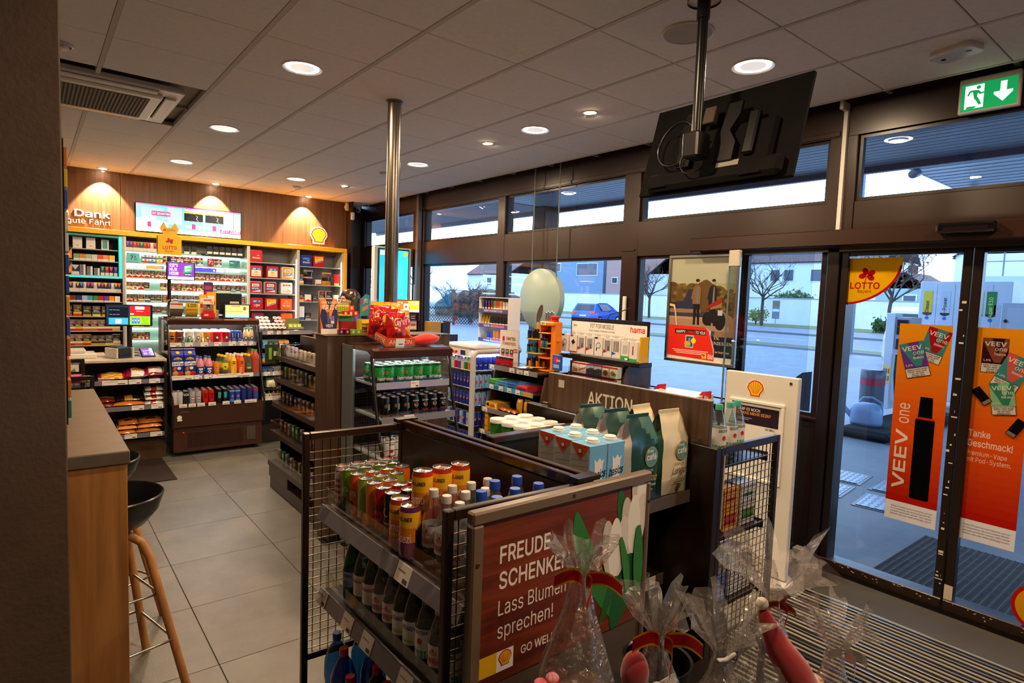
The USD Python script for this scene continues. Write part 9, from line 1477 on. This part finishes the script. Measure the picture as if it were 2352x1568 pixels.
# bare trees
def branch(b, p, d, L, r, lev, q, tips):
    d = d/np.linalg.norm(d); pts = [p]
    for k in range(3): d = d+np.array([q.gauss(0, .10) for _ in range(3)])+[0, 0, .03]; d /= np.linalg.norm(d); pts.append(pts[-1]+d*L/3)
    b.tube(pts, r, 5 if lev > 1 else 3, '4a423c', r2=r*.6)
    if lev == 0: tips.append(pts[-1]); return
    for k in range(q.choice((3, 4)) if lev > 1 else 4):
        t = pts[q.choice((1, 2, 3, 3))]; a = q.uniform(0, 2*PI); e = np.array([math.cos(a), math.sin(a), q.uniform(-.1, .5)])
        branch(b, t, d*q.uniform(.5, 1.0)+e*.75, L*q.uniform(.55, .8), r*.55, lev-1, q, tips)
def tree(label, x, y, h, trunk, lev, seed, leaves=None, cat='tree', name='bare_tree', r=.13):
    q = random.Random(seed); t = thing(name, label, cat, (x, y, 0)); b = MB(); tips = []
    part(t, 'trunk', TU([(0, 0, 0), (q.uniform(-.1, .1), q.uniform(-.1, .1), trunk*.6), (0, 0, trunk+.2)], r, 10, '4d463f', r2=r*.8), 'matte')
    for k in range(6):
        a = k*2*PI/6+q.uniform(-.3, .3); branch(b, np.array([0, 0, trunk*q.uniform(.75, 1.05)]), np.array([math.cos(a)*.8, math.sin(a)*.8, q.uniform(.55, 1.2)]), h*.26, r*.5, lev, q, tips)
    part(t, 'branches', b, 'matte', kind='stuff')
    if leaves:
        lf = MB(); T_ = np.array(tips)
        for p in T_[::1]:
            for k in range(leaves[1]):
                c = p+np.array([q.gauss(0, .18) for _ in range(3)]); s_ = leaves[2]; u = np.array([q.gauss(0, 1) for _ in range(3)]); u /= np.linalg.norm(u); v = np.cross(u, [q.gauss(0, 1) for _ in range(3)]); v /= np.linalg.norm(v)
                lf.add([c-u*s_, c+v*s_*.5, c+u*s_, c-v*s_*.5], [(0, 1, 2, 3)], leaves[0])
        part(t, 'leaves', lf, 'matte', kind='stuff')
tree('slender bare tree left of the framed poster, before the white wall', 49.5, 39.4, 7.0, 2.4, 3, 3)
tree('bare tree before the white house, right of the framed poster', 47.5, 26.1, 7.0, 2.5, 3, 5)
tree('thin tree with few hanging leaves behind the yellow sticker', 46.0, 16.0, 9.5, 2.8, 3, 8, ('8a6a4a', 1, .11))
tree('tall tangle of bare bush behind the lattice fence', 21.5, 31.0, 4.6, .3, 3, 11, name='bare_bush', r=.16); tree('second bare bush at the lattice fence, further left', 22.5, 34.2, 4.4, .3, 3, 12, name='bare_bush', r=.16); tree('bare bush right end of the lattice fence', 24.5, 32.2, 3.6, .3, 3, 13, name='bare_bush', r=.14)
tree('very distant thin bare tree against sky, left windows', 44, 78, 13, 3, 3, 21); tree('distant bare tree left of the advertising column screen', 30, 62, 9, 2, 3, 22)
tree('green bushy shrub on top behind the white wall', 58.6, 28.5, 3.8, 1.2, 3, 31, ('5c7a4a', 5, .16), name='shrub', cat='bush', r=.1)
tree('low bush with yellowish leaves before the white wall', 50, 28.0, 2.3, .2, 2, 33, ('7d8a4a', 6, .12), name='shrub', cat='bush', r=.06)
tree('small round green bush on the far verge behind bollard', 48, 17.2, 1.4, .15, 2, 34, ('3f5f36', 9, .13), name='shrub', cat='bush', r=.05)
# lattice fence, signs, posts
lf = thing('lattice_fence', 'dark green lattice fence below the bare bushes outside', 'fence', (19.5, 28.2, -.03), 0.35)
b = MB()
for k in range(40):
    y = -1+.2*k
    for s_ in (1, -1):
        a, c = (y, y+1.0) if s_ > 0 else (y+1.0, y); b.tube([(0.01*s_, a, .05), (0.01*s_, c, 1.05)], .022, 4, '2f4038')
part(lf, 'lattice', b, 'matte', kind='stuff')
for k in range(5): part(lf, 'post', BX(-.05, .05, -1+2.1*k, -.9+2.1*k, 0, 1.15, '2a3830'), 'matte')
hg = thing('hedge', 'dense dark hedge mass behind the lattice fence', 'hedge', (26.3, 36.5, 0), .2)
part(hg, 'foliage', MB().mesh((lambda m: (m.apply_scale((1.4, 5.0, 1.5)), m.apply_translation((0, 0, .6)), m.vertices.__iadd__((meshkit.fbm(m.vertices*2.2, 4, 3)[:, None]-.5)*.9), m)[-1])(trimesh.creation.icosphere(4, 1.0)), 'ffffff'), 'hedge')
def sign(label, x, y, h, draw, name='road_sign'):
    t = thing(name, label, 'road sign', (x, y, -.03), -PI/2+.5); part(t, 'post', LA([(.035, 0), (.035, h)], 12, 'a8b0b8'), 'metal'); b = MB(); draw(b); part(t, 'plate', b, 'paint')
sign('blue round cycle path sign stack on twin pale posts outside', 17.0, 29.2, 4.2, lambda b: (b.ell(0, 3.9, .28, .28, 'd8e2f0', -.05), b.ell(0, 3.9, .25, .25, '6f93c9', -.055), b.ell(0, 3.0, .28, .28, 'd9d2d6', -.05), b.ell(0, 3.0, .2, .2, 'b0606a', -.055), b.quad(-.28, .3, .28, 1.6, '3a78d8', -.05), b.text('<', 0, .5, .3, 'e6eefa', -.055), b.quad(-.2, 1.65, .2, 2.2, 'd0d6de', -.05)))
sign('small direction post sign before the white wall', 48.0, 25.2, 2.2, lambda b: (b.quad(-.28, .7, .28, 2.2, '6f7a84', -.05), b.quad(-.25, 1.3, .25, 1.5, 'dfe4e8', -.055), b.quad(-.22, 1.75, .22, 2.1, '8a6a4a', -.055)), 'info_post')
lp = thing('street_lamp', 'thin curved street lamp seen through the upper right window', 'street lamp', (24.0, 9.6, 0)); part(lp, 'pole', TU([(0, 0, 0), (0, 0, 6.5), (0, -.05, 8), (0, .4, 8.8), (0, 1.1, 9.0)], .07, 10, '6d7a86', r2=.045)); part(lp, 'lamp_head', RX(-.1, .1, 1.1, 1.7, 8.93, 9.05, '5d6772', .03))
pl_ = thing('canopy_pillar', 'dark square pillar outside behind the second upper window', 'pillar', (6.1, 6.9, 0)); part(pl_, 'shaft', RX(-.14, .14, -.14, .14, 0, 3.05, '3a2c25', .01))
ct = thing('concrete_edge', 'dark sloping ramp wall outside by the framed poster', 'ramp wall', (7.2, 3.4, -.03)); part(ct, 'panel', MB().add([(0, 0, 0), (0, 1.1, 0), (0, 0, .95), (.25, 0, 0), (.25, 1.1, 0), (.25, 0, .95)], [(0, 2, 1), (3, 4, 5), ], '3a4250').add([(0, 0, 0), (0, 1.1, 0), (0, 0, .95), (.25, 0, 0), (.25, 1.1, 0), (.25, 0, .95)], [(1, 2, 5, 4), (0, 3, 5, 2)], '2d3440'), 'matte')
